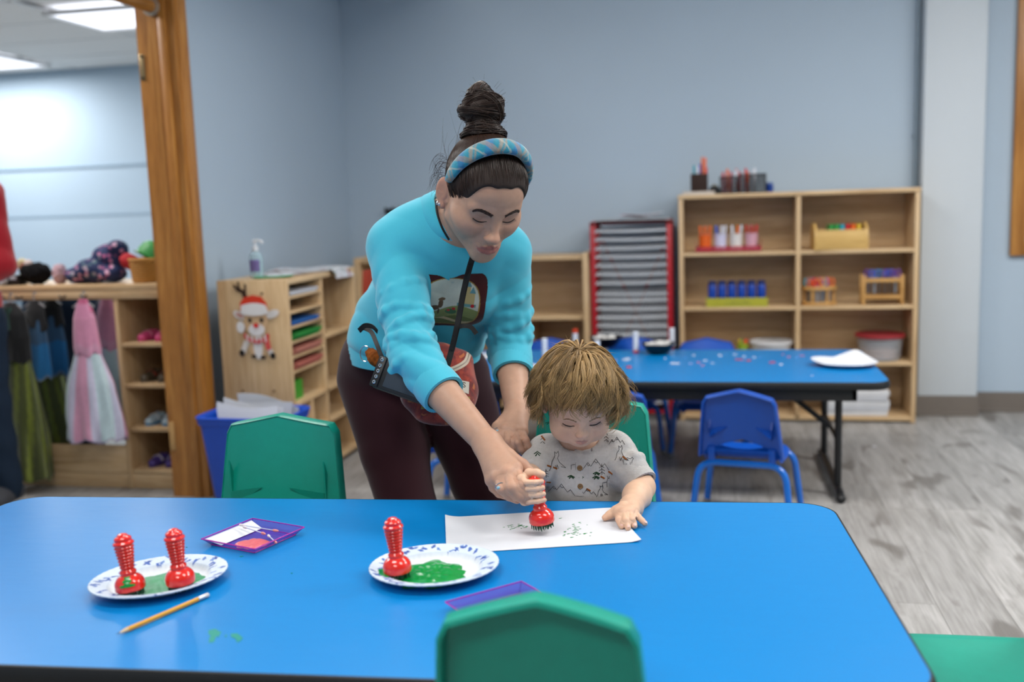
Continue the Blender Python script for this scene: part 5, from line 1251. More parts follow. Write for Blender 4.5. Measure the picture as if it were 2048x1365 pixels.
SW.chain([w_rs, lerp(w_rs, w_re, .5), w_re, lerp(w_re, w_rw, .16)], [.063, .055, .050, .047], .016); SW.chain([w_ls, lerp(w_ls, w_le, .5), w_le, lerp(w_le, w_lw, .16)], [.060, .052, .048, .046], .016)
SW.cyl(lerp(w_re, w_rw, .10), c_r, .048, .045, .008, .012); SW.cyl(lerp(w_le, w_lw, .10), c_l, .048, .045, .008, .012)
for a, b, s_, q in ((w_rs, w_re, (.42, .58, .68, .76, .83, .89, .95, 1.01), .0515), (w_ls, w_le, (.40, .55, .65, .73, .80, .87, .94, 1.01), .0490)):      # pushed-up rolls above the cuffs
    u = unit(b-a); w1 = unit(np.cross(u, A(.3, .8, .2))); w2 = np.cross(u, w1)
    for j, t_ in enumerate(s_):
        c = lerp(a, b, t_); rr = q*(1.05-.06*t_); al = .35*math.sin(j*2.1); pts = [c+(w1*math.cos(x)+w2*math.sin(x))*rr*.985+u*(.014*math.sin(x+j*1.7)+al*.02) for x in np.linspace(0, 2*math.pi, 13)]
        SW.chain(pts, [.0035+.0035*(1+math.sin(2.3*j+1.1*q_)) for q_ in range(13)], .007)
SW.cap(lerp(wl((0, .028, -.045)), w_nb, .3), w_nb+A(0, .01, .01), .055, .064, .012, 's')
def wrinkle(P):
    d = np.zeros(len(P))
    for a, b, f, amp in ((w_rs, w_re, 150, .0085), (w_ls, w_le, 160, .0085)):
        u = b-a; L = np.linalg.norm(u); u = u/L; t = (P-a)@u; q = P-a-t[:, None]*u; rad = np.sqrt((q*q).sum(1))
        m = np.clip(1-(rad-.09)/.02, 0, 1)*np.clip(t/L*1.2+.05, 0, 1)
        d += -amp*m*(np.abs(np.sin(f*t*.30+1.6*np.sin(22*q[:, 0]+12*q[:, 2]+9*t)+1.2*np.sin(19*q[:, 1]-7*t)))-.5)*(.6+.4*np.sin(25*t+14*q[:, 0]))
    q = P-w_wa; low = np.clip(1-((P-w_wa)@tdir)/.25, 0, 1)
    d += -.0045*(np.abs(np.sin(16*P[:, 0]+30*P[:, 2]+1.5*np.sin(13*P[:, 2]+19*P[:, 1])))-.5)*(.25+.75*low)
    return d
SW.disp = wrinkle; SW.dispmax = .010
M_sw = knit('turquoise_sweatshirt', '#46b4cc')
sweater = obj('sweater', smesh('sweater', [SW.poly(.0038)]), M_sw); under(sweater, woman)
def ribbed_ring(c, ax, e1, r1, r2, w, th, n=96, front=0):
    """ribbed knit band round an axis"""
    g = G(); V = []; F = []
    e2 = np.cross(ax, e1)
    pr = [(-.5, -.5), (-.5, .35), (-.25, .5), (.25, .5), (.5, .35), (.5, -.5)]
    for k in range(n):
        a = 2*math.pi*k/n; rib = .0009*(k % 2)
        rad = e1*math.cos(a)+e2*math.sin(a); cc = c+e1*r1*math.cos(a)+e2*r2*math.sin(a)+ax*front*math.sin(a)
        for p, q in pr: V.append(cc+ax*p*w+rad*(q*th+rib*(q > 0)))
    m = len(pr)
    for k in range(n):
        for j in range(m): F.append((k*m+j, ((k+1) % n)*m+j, ((k+1) % n)*m+(j+1) % m, k*m+(j+1) % m))
    return g.add(V, F)
# crew collar laid where the neck leaves the sweater
nax = unit(wl((0, .028, -.05))-w_nb); ne1 = unit(lat-nax*(lat@nax)); ne2 = np.cross(nax, ne1); ncen = w_nb+A(0, .01, .01)
def collar_pts(r, n=180):
    aa = np.linspace(0, 2*math.pi, n+1)[:-1]; rad = np.cos(aa)[:, None]*ne1+np.sin(aa)[:, None]*ne2
    P, N = cast(SWT, ncen+rad*r+nax*.13, -nax, .30); h = (P-ncen)@nax; h = np.clip(h, -.06, .05)
    for _ in range(14): h = (np.roll(h, 1)+h*2+np.roll(h, -1))/4
    return ncen+rad*r+nax*h[:, None], rad
c_out, rad_ = collar_pts(.083); c_mid, _ = collar_pts(.074); n = len(c_mid); rib = (np.arange(n) % 2)[:, None]*.0016
rows = [c_out-nax*.006, c_out+nax*(.0055+rib), c_mid+nax*(.0125+rib)+rad_*.003, c_mid+nax*(.018)-rad_*.005+nax*rib, c_mid+nax*.010-rad_*.010, c_mid-nax*.012-rad_*.010]
V = np.stack(rows, 1).reshape(-1, 3); m = len(rows); F = [(k*m+j, ((k+1) % n)*m+j, ((k+1) % n)*m+j+1, k*m+j+1) for k in range(n) for j in range(m-1)]
col_o = obj('collar', G().add(V, F), M_sw, sweater, smooth=60)
adopt(sweater, lambda: obj('hem_band', ribbed_ring(hem-h_ax*.012, h_ax, h_e1, .162, .130, .045, .010, 200), M_sw, smooth=50))
for a, b in ((w_re, w_rw), (w_le, w_lw)):
    u = unit(b-a); e1 = unit(np.cross(u, A(.2, .7, .4))); c = lerp(a, b, .345)
    adopt(sweater, lambda: obj('cuff', ribbed_ring(c, u, e1, .0445, .0445, .045, .008, 84), M_sw, smooth=50))
# ---- printed picture on the chest: dark red frame, pale landscape (generic)
pc_ = A(-0.5634, 2.1204, 0.9476); pu = unit(lat+tdir*.10); pvv = unit(np.cross(pu, -fwd_t)); pvv = pvv if pvv@tdir > 0 else -pvv
NU, NV = 150, 150; PW_, PH_ = .083, .083
gu, gv = np.meshgrid(np.linspace(-1, 1, NU+1), np.linspace(-1, 1, NV+1)); O = pc_+gu.reshape(-1, 1)*PW_*pu+gv.reshape(-1, 1)*PH_*pvv+fwd_t*.10-tdir*.048-lat*.004
SWT.disp = wrinkle; Pp, Np = cast(SWT, O, -fwd_t, .3); u_, v_ = gu.ravel(), gv.ravel()
def paint(u, v):
    C = np.tile(L3('#451418'), (len(u), 1)); r = (np.abs(u)/.80)**2.6+(np.abs(v+.06)/.80)**2.6
    C[r < 1.10] = L3('#9a7b3c'); ins = r < 1.0
    sky = L3('#c8ccc2')*np.ones((len(u), 1)); n = .5+.5*np.sin(5*u+3*np.sin(4*v)); sky = sky*(1-.16*n[:, None])
    C[ins] = sky[ins]
    hill = ins & (v < -.18+.12*np.sin(3.2*u+.6)); C[hill] = L3('#7c8a54'); hill2 = ins & (v < -.48+.07*np.sin(5*u)); C[hill2] = L3('#5a6a38'); path = hill2 & (np.abs(v+.62+.1*np.sin(4*u)) < .06); C[path] = L3('#b9ad88')
    for x0, w, top in ((.34, .07, .38), (.47, .06, .52), (.59, .07, .34)):
        C[ins & (np.abs(u-x0) < w) & (v < top) & (v > .0)] = L3('#b3a071'); C[ins & (np.abs(u-x0) < w*1.25*(1-(v-top)/.18)) & (v >= top) & (v < top+.18)] = L3('#5b8c96')
    C[ins & (u > .2) & (u < .72) & (v > -.06) & (v < .04)] = L3('#5e8f8f')
    for x, y, a, b, c in ((-.42, -.12, .13, .09, '#5d4a38'), (-.26, .0, .07, .14, '#5d4a38'), (-.24, .14, .10, .05, '#6b5642'), (-.50, -.27, .025, .12, '#4f3f30'), (-.30, -.27, .025, .12, '#4f3f30'), (.62, -.02, .06, .05, '#b02028'), (-.66, -.38, .10, .10, '#4c7a52'), (.05, -.28, .16, .10, '#3f6a4c'), (.12, -.18, .05, .04, '#b02028'), (-.02, -.24, .045, .04, '#b8343a'), (.0, .62, .05, .03, '#a7b2b0')):
        C[ins & (((u-x)/a)**2+((v-y)/b)**2 < 1)] = L3(c)
    return C
topl = .93-.16*np.exp(-((u_+.05)/.22)**2)-.08*(u_ < -.1); keepv = (np.abs(u_)**5+np.abs(v_*1.0)**5 < .98) & (v_ < topl)
ok = keepv.reshape(NV+1, NU+1); F = [(j*(NU+1)+i, j*(NU+1)+i+1, (j+1)*(NU+1)+i+1, (j+1)*(NU+1)+i) for j in range(NV) for i in range(NU) if ok[j, i] and ok[j, i+1] and ok[j+1, i] and ok[j+1, i+1]]
me = smesh('chest_print', [(Pp+Np*.0009, np.array(F))], paint(u_, v_)); o = obj('chest_print', me, vcol('printed_fabric', .85, .2, sheen=.2, bump=.2, bscale=800)); adopt(sweater, lambda: None); o.parent = sweater
o['label'] = 'dark red framed landscape picture printed on the chest'
# ---- trousers and shoes
PT = SDF(); PT.ell(hem-h_ax*.01, (.152, .120, .075), HR, .05)
PT.ell(w_pe, (.180, .130, .120), TR, .06); PT.ell(lerp(w_rh, w_lh, .5)-A(0, -.03, .0), (.175, .125, .10), None, .05)
for h, k_, a in ((w_rh, w_rk, w_ra), (w_lh, w_lk, w_la)):
    PT.chain([h+A(0, 0, .02), lerp(h, k_, .5), k_, lerp(k_, a, .6), a+A(0, 0, .015)], [.106, .086, .070, .066, .058], .012)
PT.disp = lambda P: .0035*np.sin(30*P[:, 2]+3*np.sin(14*P[:, 0])+2*np.sin(18*P[:, 1]))*np.clip((.95-P[:, 2])*2, 0, 1); PT.dispmax = .004
trousers = obj('trousers', smesh('trousers', [PT.poly(.008)]), knit('maroon_knit', '#2c0b15', 500, .2, .8, .1)); under(trousers, woman)
for a in (w_ra, w_la):
    SH_ = SDF(); SH_.chain([a+A(-.005, .045, -.045), a+A(0, 0, -.04), a+A(.02, -.10, -.055), a+A(.025, -.145, -.060)], [.036, .042, .036, .030], .03); SH_.box(a+A(.01, -.05, -.30), (.3, .3, .22), None, .001, .004, 's')
    o = obj('shoe', smesh('shoe', [SH_.poly(.005)]), plain('dark_shoe', '#1c1a1c', .6)); under(o, woman)
# ---- hair, bun and headband
hc, hr = A(0, .008, .035), A(.0800, .1010, .0945)
def scalp(d, lift=0): d = unit(d); return hc+d/np.sqrt(((d/(hr+lift))**2).sum())
HS = SDF(); HS.ell(wl(hc), hr*WS*.985, WR, .01)
fc_ = SDF()
HS.ell(wl((0, -.044, .054)), A(.0640, .0475, .0470)*WS, WR, .025); HSF = SDF(); HSF.p = list(HS.p); CUTS = [(A(0, -.118, -.012), A(.070, .070, .098)), (A(-.032, -.112, -.012), A(.044, .070, .097)), (A(.032, -.112, -.012), A(.044, .070, .097))]
for c_, r_ in CUTS: HS.ell(wl(c_), r_*WS, WR, .006, 's')
HS.box(wl((0, -.02, -.130)), A(.15, .15, .105)*WS, WR, .01, .015, 's'); HS.ell(wl((.076, -.01, -.02)), A(.02, .034, .034)*WS, WR, .012, 's'); HS.ell(wl((-.076, -.004, -.022)), A(.02, .034, .034)*WS, WR, .012, 's')
BUN = hc+.143*A(0, math.cos(R(47)), math.sin(R(47))); bdir = A(0, math.cos(R(47)), math.sin(R(47)))
HS.ell(wl(hc+.098*bdir), A(.032, .032, .022)*WS, WR@np.array([[1, 0, 0], [0, math.sin(R(47)), math.cos(R(47))], [0, -math.cos(R(47)), math.sin(R(47))]]), .03)
HS.ell(wl(BUN), A(.046, .041, .039)*WS, WR, .012)
hp, hf = HS.poly(.003)
hcol = L3('#2b1c15')
hair = obj('hair', smesh('hair', [(hp, hf)], np.tile(hcol*.8, (len(hp), 1))), M_cap); under(hair, woman)
st = Strands(); rn = random.Random(12); BB = hc+.112*bdir
NS = 5200; zz = np.array([rn.uniform(-.9, 1) for _ in range(NS)]); aa = np.array([rn.uniform(0, 2*math.pi) for _ in range(NS)]); DD = np.stack([np.sqrt(1-zz**2)*np.cos(aa), np.sqrt(1-zz**2)*np.sin(aa), zz], 1)
wh = wl(hc)
def push(P, lift):
    """lay points on the hair surface"""
    for _ in range(3): P = P+((P-wh)/np.linalg.norm(P-wh, axis=1, keepdims=True))*(-HSF.ev(P)+lift)[:, None]
    return P
def sc_v(D): D = D/np.linalg.norm(D, axis=1, keepdims=True); return hc+D/np.sqrt(((D/hr)**2).sum(1))[:, None]
S0 = (push(wl(sc_v(DD)), np.zeros(NS))-WT)@WR/WS
okm = np.ones(NS, bool)
for c_, r_ in CUTS: okm &= (((S0-c_)/r_)**2).sum(1) > 1.05
okm &= S0[:, 2] > -.028; okm &= ~((np.abs(S0[:, 0]) > .056) & (S0[:, 2] < .012) & (S0[:, 1] > -.05) & (S0[:, 1] < .035))
DD = DD[okm]; NS = len(DD); n = 12; tv = np.linspace(0, 1, n); TG = unit(bdir)+.28*np.stack([np.cos(aa[okm])*.9, np.sin(aa[okm])*.5, np.sin(aa[okm])*.5], 1)*np.array([rn.uniform(0, .7) for _ in range(NS)])[:, None]; TG /= np.linalg.norm(TG, axis=1, keepdims=True)
Q = DD[:, None]*(1-tv[None, :, None]**.9)+TG[:, None]*tv[None, :, None]**.9; PH = np.array([rn.uniform(0, 6) for _ in range(NS)]); LI = (.0016*np.minimum(1, tv*6)[None]+.0010*np.sin(PH[:, None]+3*tv[None])*tv[None]+.016*np.maximum(0, tv-.75)[None])*np.ones((NS, 1))
PS_ = push(wl(sc_v(Q.reshape(-1, 3))), LI.ravel()).reshape(NS, n, 3)
for k in range(NS): st.add(PS_[k], .00085, .0008, hcol*rn.uniform(.6, 1.7), .05)
for k in range(25):                                  # ropes of hair looped into a loose bun
    ax = unit(bdir*rn.choice([1, 1, .6])+A(rn.gauss(0, .55), rn.gauss(0, .35), rn.gauss(0, .35))); u1 = unit(np.cross(ax, A(.3, .9, .1))); u2 = np.cross(ax, u1); R0 = rn.uniform(.030, .040); sh_ = rn.uniform(-.016, .016); a0 = rn.uniform(0, 6.28); span = rn.uniform(2.6, 4.6); rope = rn.uniform(.009, .013); tw = rn.uniform(-3, 3); cb = rn.uniform(.7, 1.25)
    aa = a0+span*np.linspace(0, 1, 16); cen = BUN+ax*sh_+R0*(np.cos(aa)[:, None]*u1+np.sin(aa)[:, None]*u2)*A(1.08, 1, 1); rad = np.cos(aa)[:, None]*u1+np.sin(aa)[:, None]*u2
    for j in range(62):
        q = rn.uniform(0, 6.28); rr = rope*math.sqrt(rn.uniform(.25, 1)); ph = q+tw*np.linspace(0, 1, 16); pin = .55+.45*np.sin(np.pi*np.linspace(.05, .95, 16)); P = cen+(np.cos(ph)*rr*pin)[:, None]*rad+(np.sin(ph)*rr*pin)[:, None]*ax
        st.add(wl(P), .0008, .0006, hcol*cb*rn.uniform(.6, 1.6))
for k in range(260):                                 # hair wound round the foot of the bun
    a0 = rn.uniform(0, 6.28); sp = rn.uniform(1.5, 3); h0 = .100+rn.uniform(-.012, .012); pts = []; ex1 = A(1, 0, 0); ex2 = unit(np.cross(bdir, ex1)); rr = .034+.010*max(0, (.106-h0)/.012)+rn.uniform(-.002, .002)
    for i in range(11): a = a0+sp*i/10; pts.append(wl(hc+bdir*(h0+.004*math.sin(2*a+k))+(ex1*math.cos(a)+ex2*math.sin(a))*rr))
    st.add(pts, .0012, .0007, hcol*rn.uniform(.5, 1.5))
for k in range(330):                                 # thick twist rolled over the top of the bun
    a0 = rn.uniform(0, 6.28); q0 = rn.uniform(0, .5); q1 = q0+rn.uniform(.3, .5); r_ = .0135*math.sqrt(rn.random()); pts = []
    for i in range(11):
        t = q0+(q1-q0)*i/10; a = a0+3.5*t; ctr = BUN+bdir*(.022+.020*math.sin(math.pi*min(1, t)))+A(1, 0, 0)*(-.034+.066*t)+A(0, -.4, .4)*.012*math.sin(5*t); tn = .0105+r_*.35
        pts.append(wl(ctr+A(0, -.68, .68)*0+bdir*tn*math.cos(a)+unit(np.cross(bdir, A(1, 0, 0)))*tn*math.sin(a)))
    st.add(pts, .0012, .0007, hcol*rn.uniform(.5, 1.9))
for k in range(45):                                  # flyaways
    d = unit(A(rn.gauss(-.3, .7), rn.gauss(.35, .5), rn.gauss(.5, .6))); p = scalp(d, .002)
    if p[2] < 0 or p[1] < -.05: continue
    w_ = A(rn.gauss(0, 1), rn.gauss(0, 1), rn.gauss(.2, 1))*.012; q = unit(lerp(d, bdir, .3)); st.add(arc([wl(p), wl(lerp(p, scalp(q, .012), .5)+w_*.5), wl(scalp(q, .010)+w_), wl(scalp(unit(lerp(q, bdir, .4)), .014)+w_*2)], 4), .00025, .0001, hcol*1.4)
for k in range(40):
    a0 = rn.uniform(0, 6.28); p = BUN+A(math.cos(a0)*.036, math.sin(a0)*.022, math.sin(a0)*.026)+bdir*rn.uniform(-.02, .03); dd = unit(p-BUN); tn = np.cross(dd, bdir); st.add(arc([wl(p), wl(p+dd*.006+tn*.012), wl(p+dd*.011+tn*.025), wl(p+dd*.008+tn*.036)], 4), .00022, .0001, hcol*1.3)
for k in range(46):                                  # loose wisps at the nape
    p = A(-.072+rn.uniform(-.004, .006), .05+rn.uniform(-.02, .03), .02+rn.uniform(-.03, .03)); st.add(arc([wl(p), wl(p+A(-.010, .006, -.002)), wl(p+A(-.016, .010+rn.uniform(-.008, .008), -.022)), wl(p+A(-.010+rn.uniform(-.008, .010), .014, -.045))], 5), .0003, .00012, hcol*1.1)
o = obj('hair_strands', st.mesh('hair_strands'), M_hair, hair, kind='stuff')
# plaid padded headband
HB = G(); V = []; F = []; C = []; nb, mb = 150, 30; rn = random.Random(6)
def plaid_col(u, w):
    c = L3('#2f90a8')*(.9+.1*math.sin(40*u)); a, b = (u+.55*w) % .062, (u-.7*w) % .058
    if a < .016: c = L3('#2f7aa8')
    if .028 < a < .036 or .040 < a < .044: c = .45*c+.55*L3('#b08a66')
    if .008 < b < .013: c = .5*c+.5*L3('#b9b6a8')
    if .030 < b < .044: c = .55*c+.45*L3('#a9825f')
    return c*rn.uniform(.88, 1.08)
for i in range(nb+1):
    a = R(4)+R(172)*i/nb; c = math.cos(a); s = math.sin(a); th = .010+.007*max(0, s)
    ctr = A(-c*.0845, -.008-.022*max(0, s)**1.5, .030+.1035*s); rad = unit(A(-c, 0, s)); sd = A(0, 1, 0); w_ = .021*(.62+.38*max(0, s))*min(1, .55+8*min(i, nb-i)/nb)
    for j in range(mb):
        q = 2*math.pi*j/mb; V.append(wl(ctr+rad*(th*math.sin(q)*.75+th*.25)+sd*w_*math.cos(q))); C.append(plaid_col(.30*i/nb, (j if j < mb/2 else mb-j)*.0032))
for i in range(nb):
    for j in range(mb): F.append((i*mb+j, i*mb+(j+1) % mb, (i+1)*mb+(j+1) % mb, (i+1)*mb+j))
for k0 in (0, nb*mb): F += [(k0+j, k0+j+1, k0+mb-2-j, k0+mb-1-j) for j in range(mb//2-1)]
o = obj('headband', smesh('headband', [(np.array(V), np.array(F))], np.array(C)), vcol('plaid_wool', .9, .15, sheen=.4, bump=.3, bscale=700)); under(o, woman); o['label'] = 'padded blue and tan plaid headband'
# earring studs
e_ = wl((-.0835, .0135, -.036)); o = obj('earring', G().ball(e_, .0035, 10, 8), plain('crystal', '#b9c6d6', .1, .8, 0, metal=.6), body); 
# nails on the fingers that show
def nails(par, chains, up, r, col):
    for ch in chains:
        d = unit(ch[-1]-ch[-2]); u = unit(np.asarray(up)-d*(np.asarray(up)@d)); sd_ = np.cross(d, u); p = ch[-1]+u*r*.72; M = np.eye(4); M[:3, 0] = sd_*r*.62; M[:3, 1] = d*r*.85; M[:3, 2] = u*r*.32; M[:3, 3] = p
        obj('fingernail', G().ball((0, 0, 0), 1, 12, 8, M), plain('nail_'+col, col, .25, .5, 0), par)
nails(body, lf, (0, -1, .35), .0078, '#c99c8c')
# rings
def finger_ring(p, d, r, stone):
    u = unit(d); e1 = unit(np.cross(u, A(0, 0, 1))); e2 = np.cross(u, e1); o = obj('ring', G().tube([tuple(p+e1*r*math.cos(a)+e2*r*math.sin(a)) for a in np.linspace(0, 6.283, 21)[:-1]], .0011, 6, closed=True), plain('silver', '#c3c6cb', .2, metal=.9), body)
    s_ = obj('stone', G().ball(p+stone*r*1.15, (.0042, .0030, .0034), 10, 8), plain('blue_stone', '#7fb3c6', .1, .7, 0), o)
finger_ring(lerp(lf[0][0], lf[0][1], .45), lf[0][1]-lf[0][0], .0100, unit(A(.1, -1, .35))); finger_ring(lerp(rf[2][0], rf[2][1], .85), rf[2][1]-rf[2][0], .0108, unit(A(-.2, -1, .2)))
# ---- lanyard, camera, bag: things she wears
M_strap = plain('black_strap', '#0d0d0f', .6, .3, .1); M_cam = plain('camera_black', '#141416', .4, .5, .05, bump=.1, bscale=600)
def flat_strap(g, pts, w, side, th=.0012, n=10):
    P = np.array(arc(pts, n)); T = np.gradient(P, axis=0); T /= np.linalg.norm(T, axis=1, keepdims=True); S_ = np.asarray(side, float)[None]-T*(T@np.asarray(side, float))[:, None]; S_ /= np.linalg.norm(S_, axis=1, keepdims=True); N_ = np.cross(T, S_); V = np.stack([P-S_*w/2-N_*th/2, P+S_*w/2-N_*th/2, P+S_*w/2+N_*th/2, P-S_*w/2+N_*th/2], 1).reshape(-1, 3); m = len(P)
    g.add(V, [(i*4+j, i*4+(j+1) % 4, i*4+4+(j+1) % 4, i*4+4+j) for i in range(m-1) for j in range(4)]+[(3, 2, 1, 0), tuple((m-1)*4+j for j in range(4))])
lan = thing('neck_lanyard', 'black fabric lanyard hanging from the woman\'s neck over the picture', 'lanyard', tuple(A(-0.5642, 2.0663, 0.8573)))
g = G(); sd = A(1, .1, .1)
flat_strap(g, [A(-0.5161, 2.1518, 1.1014), A(-0.513, 2.0966, 1.0711), A(-0.5271, 2.0929, 1.0284), A(-0.5426, 2.0924, 0.9743), A(-0.5511, 2.078, 0.9213), A(-0.5618, 2.0633, 0.8687), A(-0.5745, 2.0484, 0.8185)], .013, sd)
o = obj('strap', g, M_strap, smooth=0); under(o, lan)
g = G(); flat_strap(g, [A(-0.5221, 2.0882, 1.0394), A(-0.5354, 2.0912, 1.007), A(-0.5463, 2.08, 0.9429), A(-0.5545, 2.0662, 0.901), A(-0.5648, 2.0561, 0.8588)], .010, A(.8, .5, .2)); o = obj('strap', g, M_strap, smooth=0); under(o, lan)
g = G(); flat_strap(g, [A(-0.5539, 2.0732, 0.9056), A(-0.537, 2.069, 0.9092), A(-0.5222, 2.0715, 0.9055), A(-0.5106, 2.0719, 0.8912)], .010, A(.1, .3, 1)); o = obj('loose_tail', g, M_strap, smooth=0); under(o, lan)
g = G(); flat_strap(g, [A(-0.6061, 2.1335, 1.1789), A(-0.5971, 2.1061, 1.1539), A(-0.5826, 2.0891, 1.1216), A(-0.5666, 2.0835, 1.0945)], .004, A(.6, -.5, 0), .003); o = obj('neck_cord', g, M_strap, smooth=0); under(o, lan)
o = obj('clasp', G().ball(A(-0.5987, 2.1188, 1.1733), (.004, .004, .005), 10, 8), plain('silver', '#c3c6cb', .2, metal=.9)); under(o, lan)
o = obj('clip', G().tube(arc([A(-0.5745, 2.0484, 0.8185), A(-0.5782, 2.0444, 0.8104), A(-0.5814, 2.0429, 0.8041)]), [.0025, .0045, .0035]+[.003]*14, 8) if False else G().tube([A(-0.5745, 2.0487, 0.8206), A(-0.5782, 2.0444, 0.8104), A(-0.5814, 2.0427, 0.803)], [.003, .0048, .003], 8), plain('silver', '#c3c6cb', .2, metal=.9)); under(o, lan)
cp_ = A(-0.6583, 2.0076, 0.7993); cx_ = unit(A(-0.588, 1.9971, 0.7669)-A(-0.7258, 2.0154, 0.8086)); cz_ = unit(A(-0.7066, 2.025, 0.8486)-A(-0.7226, 2.0018, 0.7804)); cz_ = unit(cz_-cx_*(cx_@cz_)); cy_ = np.cross(cz_, cx_)
if cy_[1] < 0: cy_ = -cy_
CM = np.eye(4); CM[:3, 0] = cx_; CM[:3, 1] = cy_; CM[:3, 2] = cz_; CM[:3, 3] = cp_
cm = thing('digital_camera', 'black compact camera hanging at the woman\'s hip, screen outward', 'camera', tuple(cp_)); cm.matrix_world = Matrix(CM.tolist())
obj('body', G().box((-.062, -.016, -.036), (.062, .016, .036), bev=.007), M_cam, cm); obj('screen', G().box((-.036, -.0175, -.027), (.045, -.0155, .026), bev=.001), plain('lcd_glass', '#27303a', .08, .7, 0), cm)
obj('grip', G().box((-.066, -.020, -.034), (-.046, -.012, .034), bev=.004), M_cam, cm); obj('lens_barrel', G().lathe([(.026, 0), (.028, .004), (.028, .02), (.022, .022), (.02, .01), (0, .01)], 24, mx((.01, .016, 0), (R(-90), 0, 0))), M_cam, cm)
for k in range(5): b_ = obj('button', G().lathe([(.0042, 0), (.0042, .002), (.003, .0035), (0, .0035)], 12, mx((-.0555, -.0195, -.024+.0125*k), (R(90), 0, 0))), plain('silver', '#c3c6cb', .2, metal=.9), cm); obj('button_mark', G().box((-.0012, -.0002, -.0012), (.0012, .0, .0012), mx((-.0555, -.0232, -.024+.0125*k))), M_cam, b_, smooth=0)
g = G(); flat_strap(g, [A(-0.8031, 2.166, 0.8945), A(-0.7714, 2.1307, 0.8896), A(-0.7368, 2.0636, 0.8749), A(-0.7184, 2.0339, 0.856), A(-0.7108, 2.0239, 0.8466)], .010, A(.8, 0, .5)); o = obj('strap', g, M_strap, smooth=0); o.parent = cm; o.matrix_parent_inverse = Matrix(CM.tolist()).inverted()
g = G(); flat_strap(g, [A(-0.8122, 2.1631, 0.8879), A(-0.7916, 2.1487, 0.9012), A(-0.768, 2.1329, 0.9007), A(-0.7536, 2.1242, 0.8903)], .012, A(.2, -.4, 1)); o = obj('strap_knot', g, M_strap, smooth=0); o.parent = cm; o.matrix_parent_inverse = Matrix(CM.tolist()).inverted()
kc = thing('key_ring', 'silver key ring with an orange furry charm at the woman\'s hip', 'key ring', tuple(A(-0.8024, 2.1773, 0.8272)))
kp = A(-0.8047, 2.1775, 0.8319); o = obj('ring', G().tube([tuple(kp+A(.013*math.cos(a), .002*math.sin(a), .018*math.sin(a))) for a in np.linspace(0, 6.283, 25)[:-1]], .0014, 6, closed=True), plain('silver', '#c3c6cb', .2, metal=.9)); under(o, kc)
FX_ = SDF(); FX_.chain([A(-0.7853, 2.1613, 0.8344), A(-0.769, 2.1479, 0.8248), A(-0.7584, 2.1431, 0.8116)], [.013, .016, .010], .01); FX_.disp = lambda P: .002*np.sin(400*P[:, 0])*np.sin(380*P[:, 2])*np.sin(350*P[:, 1]); FX_.dispmax = .002
o = obj('charm', smesh('charm', [FX_.poly(.002)]), plain('fox_fur', '#8a4a1c', .9, .1, .5, 60)); under(o, kc)
# hip bag
bgc = A(-0.618, 2.1349, 0.7649); bx_ = unit(A(-0.556, 2.195, 0.7328)-A(-0.6853, 2.1308, 0.7619)); bz_ = unit(A(-0.5932, 2.264, 0.8398)-A(-0.6134, 2.1136, 0.6796)); bz_ = unit(bz_-bx_*(bx_@bz_)); by_ = np.cross(bz_, bx_); by_ = by_ if by_[1] > 0 else -by_
BR = np.stack([bx_, by_, bz_], 1); BG_ = SDF(); BG_.ell(bgc, (.088, .042, .100), BR, .03); BG_.box(bgc+bz_*.015, (.072, .034, .080), BR, .03, .03)
BG_.disp = lambda P: .0025*np.sin(60*((P-bgc)@bx_)+2*np.sin(40*((P-bgc)@bz_))); BG_.dispmax = .003
bag = thing('hip_bag', 'rust-red tapestry hip bag with pale zip across the woman\'s thighs', 'bag', tuple(bgc))
tt = NT('rust_tapestry'); v = tt.coords(); f = tt.noise(v, 30, 4, .6, 1); base = tt.ramp(f, [(.35, '#5c1512'), (.5, '#7f2216'), (.62, '#96341d')]); fl2 = tt.noise(v, 46, 2, .5, .6); tt.base(tt.mix(tt.ramp(fl2, [(.62, (0, 0, 0)), (.66, (1, 1, 1))]), base, lin('#a8592a'))); tt.set(Roughness=.85, Sheen_Weight=.3); tt.bump(tt.noise(v, 500, 2), .4, .001)
o = obj('pouch', smesh('pouch', [BG_.poly(.004)]), tt.m); under(o, bag); o['label'] = 'rust-red woven pouch'
def on_bag(pts): return cast(BG_, np.array([bgc+bx_*a+bz_*b-by_*.09 for a, b in pts]), by_)
Pz, Nz = on_bag([(q[0], q[2]) for q in arc([(.062, 0, .075), (.050, 0, .045), (.02, 0, .022), (-.02, 0, .012), (-.06, 0, .02)], 8)]); g = G(); ribbon(g, Pz, Nz, .013); o = obj('zip_tape', g, plain('pale_zip', '#b6a795', .7)); under(o, bag); g = G(); ribbon(g, Pz+Nz*.0006, Nz, .003); o = obj('zip_teeth', g, plain('grey_zip', '#7d7468', .4)); under(o, bag)
def bag_patch(name, x0, x1, z0, z1, m, lift=.0008):
    n = 8; gu, gv = np.meshgrid(np.linspace(x0, x1, n+1), np.linspace(z0, z1, n+1)); P, N = on_bag(list(zip(gu.ravel(), gv.ravel()))); F = np.array([(j*(n+1)+i, j*(n+1)+i+1, (j+1)*(n+1)+i+1, (j+1)*(n+1)+i) for j in range(n) for i in range(n)]); o = obj(name, smesh(name, [(P+N*lift, F)]), m); under(o, bag); return o
lb_ = bag_patch('sewn_label', .026, .060, -.030, -.002, plain('cream_label', '#b9b4a8', .7)); bag_patch('gold_patch', .048, .064, -.066, -.036, plain('gold_weave', '#8f7a34', .7, var=.4, scale=120)); bag_patch('gold_patch', -.045, -.015, -.075, -.050, plain('gold_weave', '#8f7a34', .7, var=.4, scale=120))
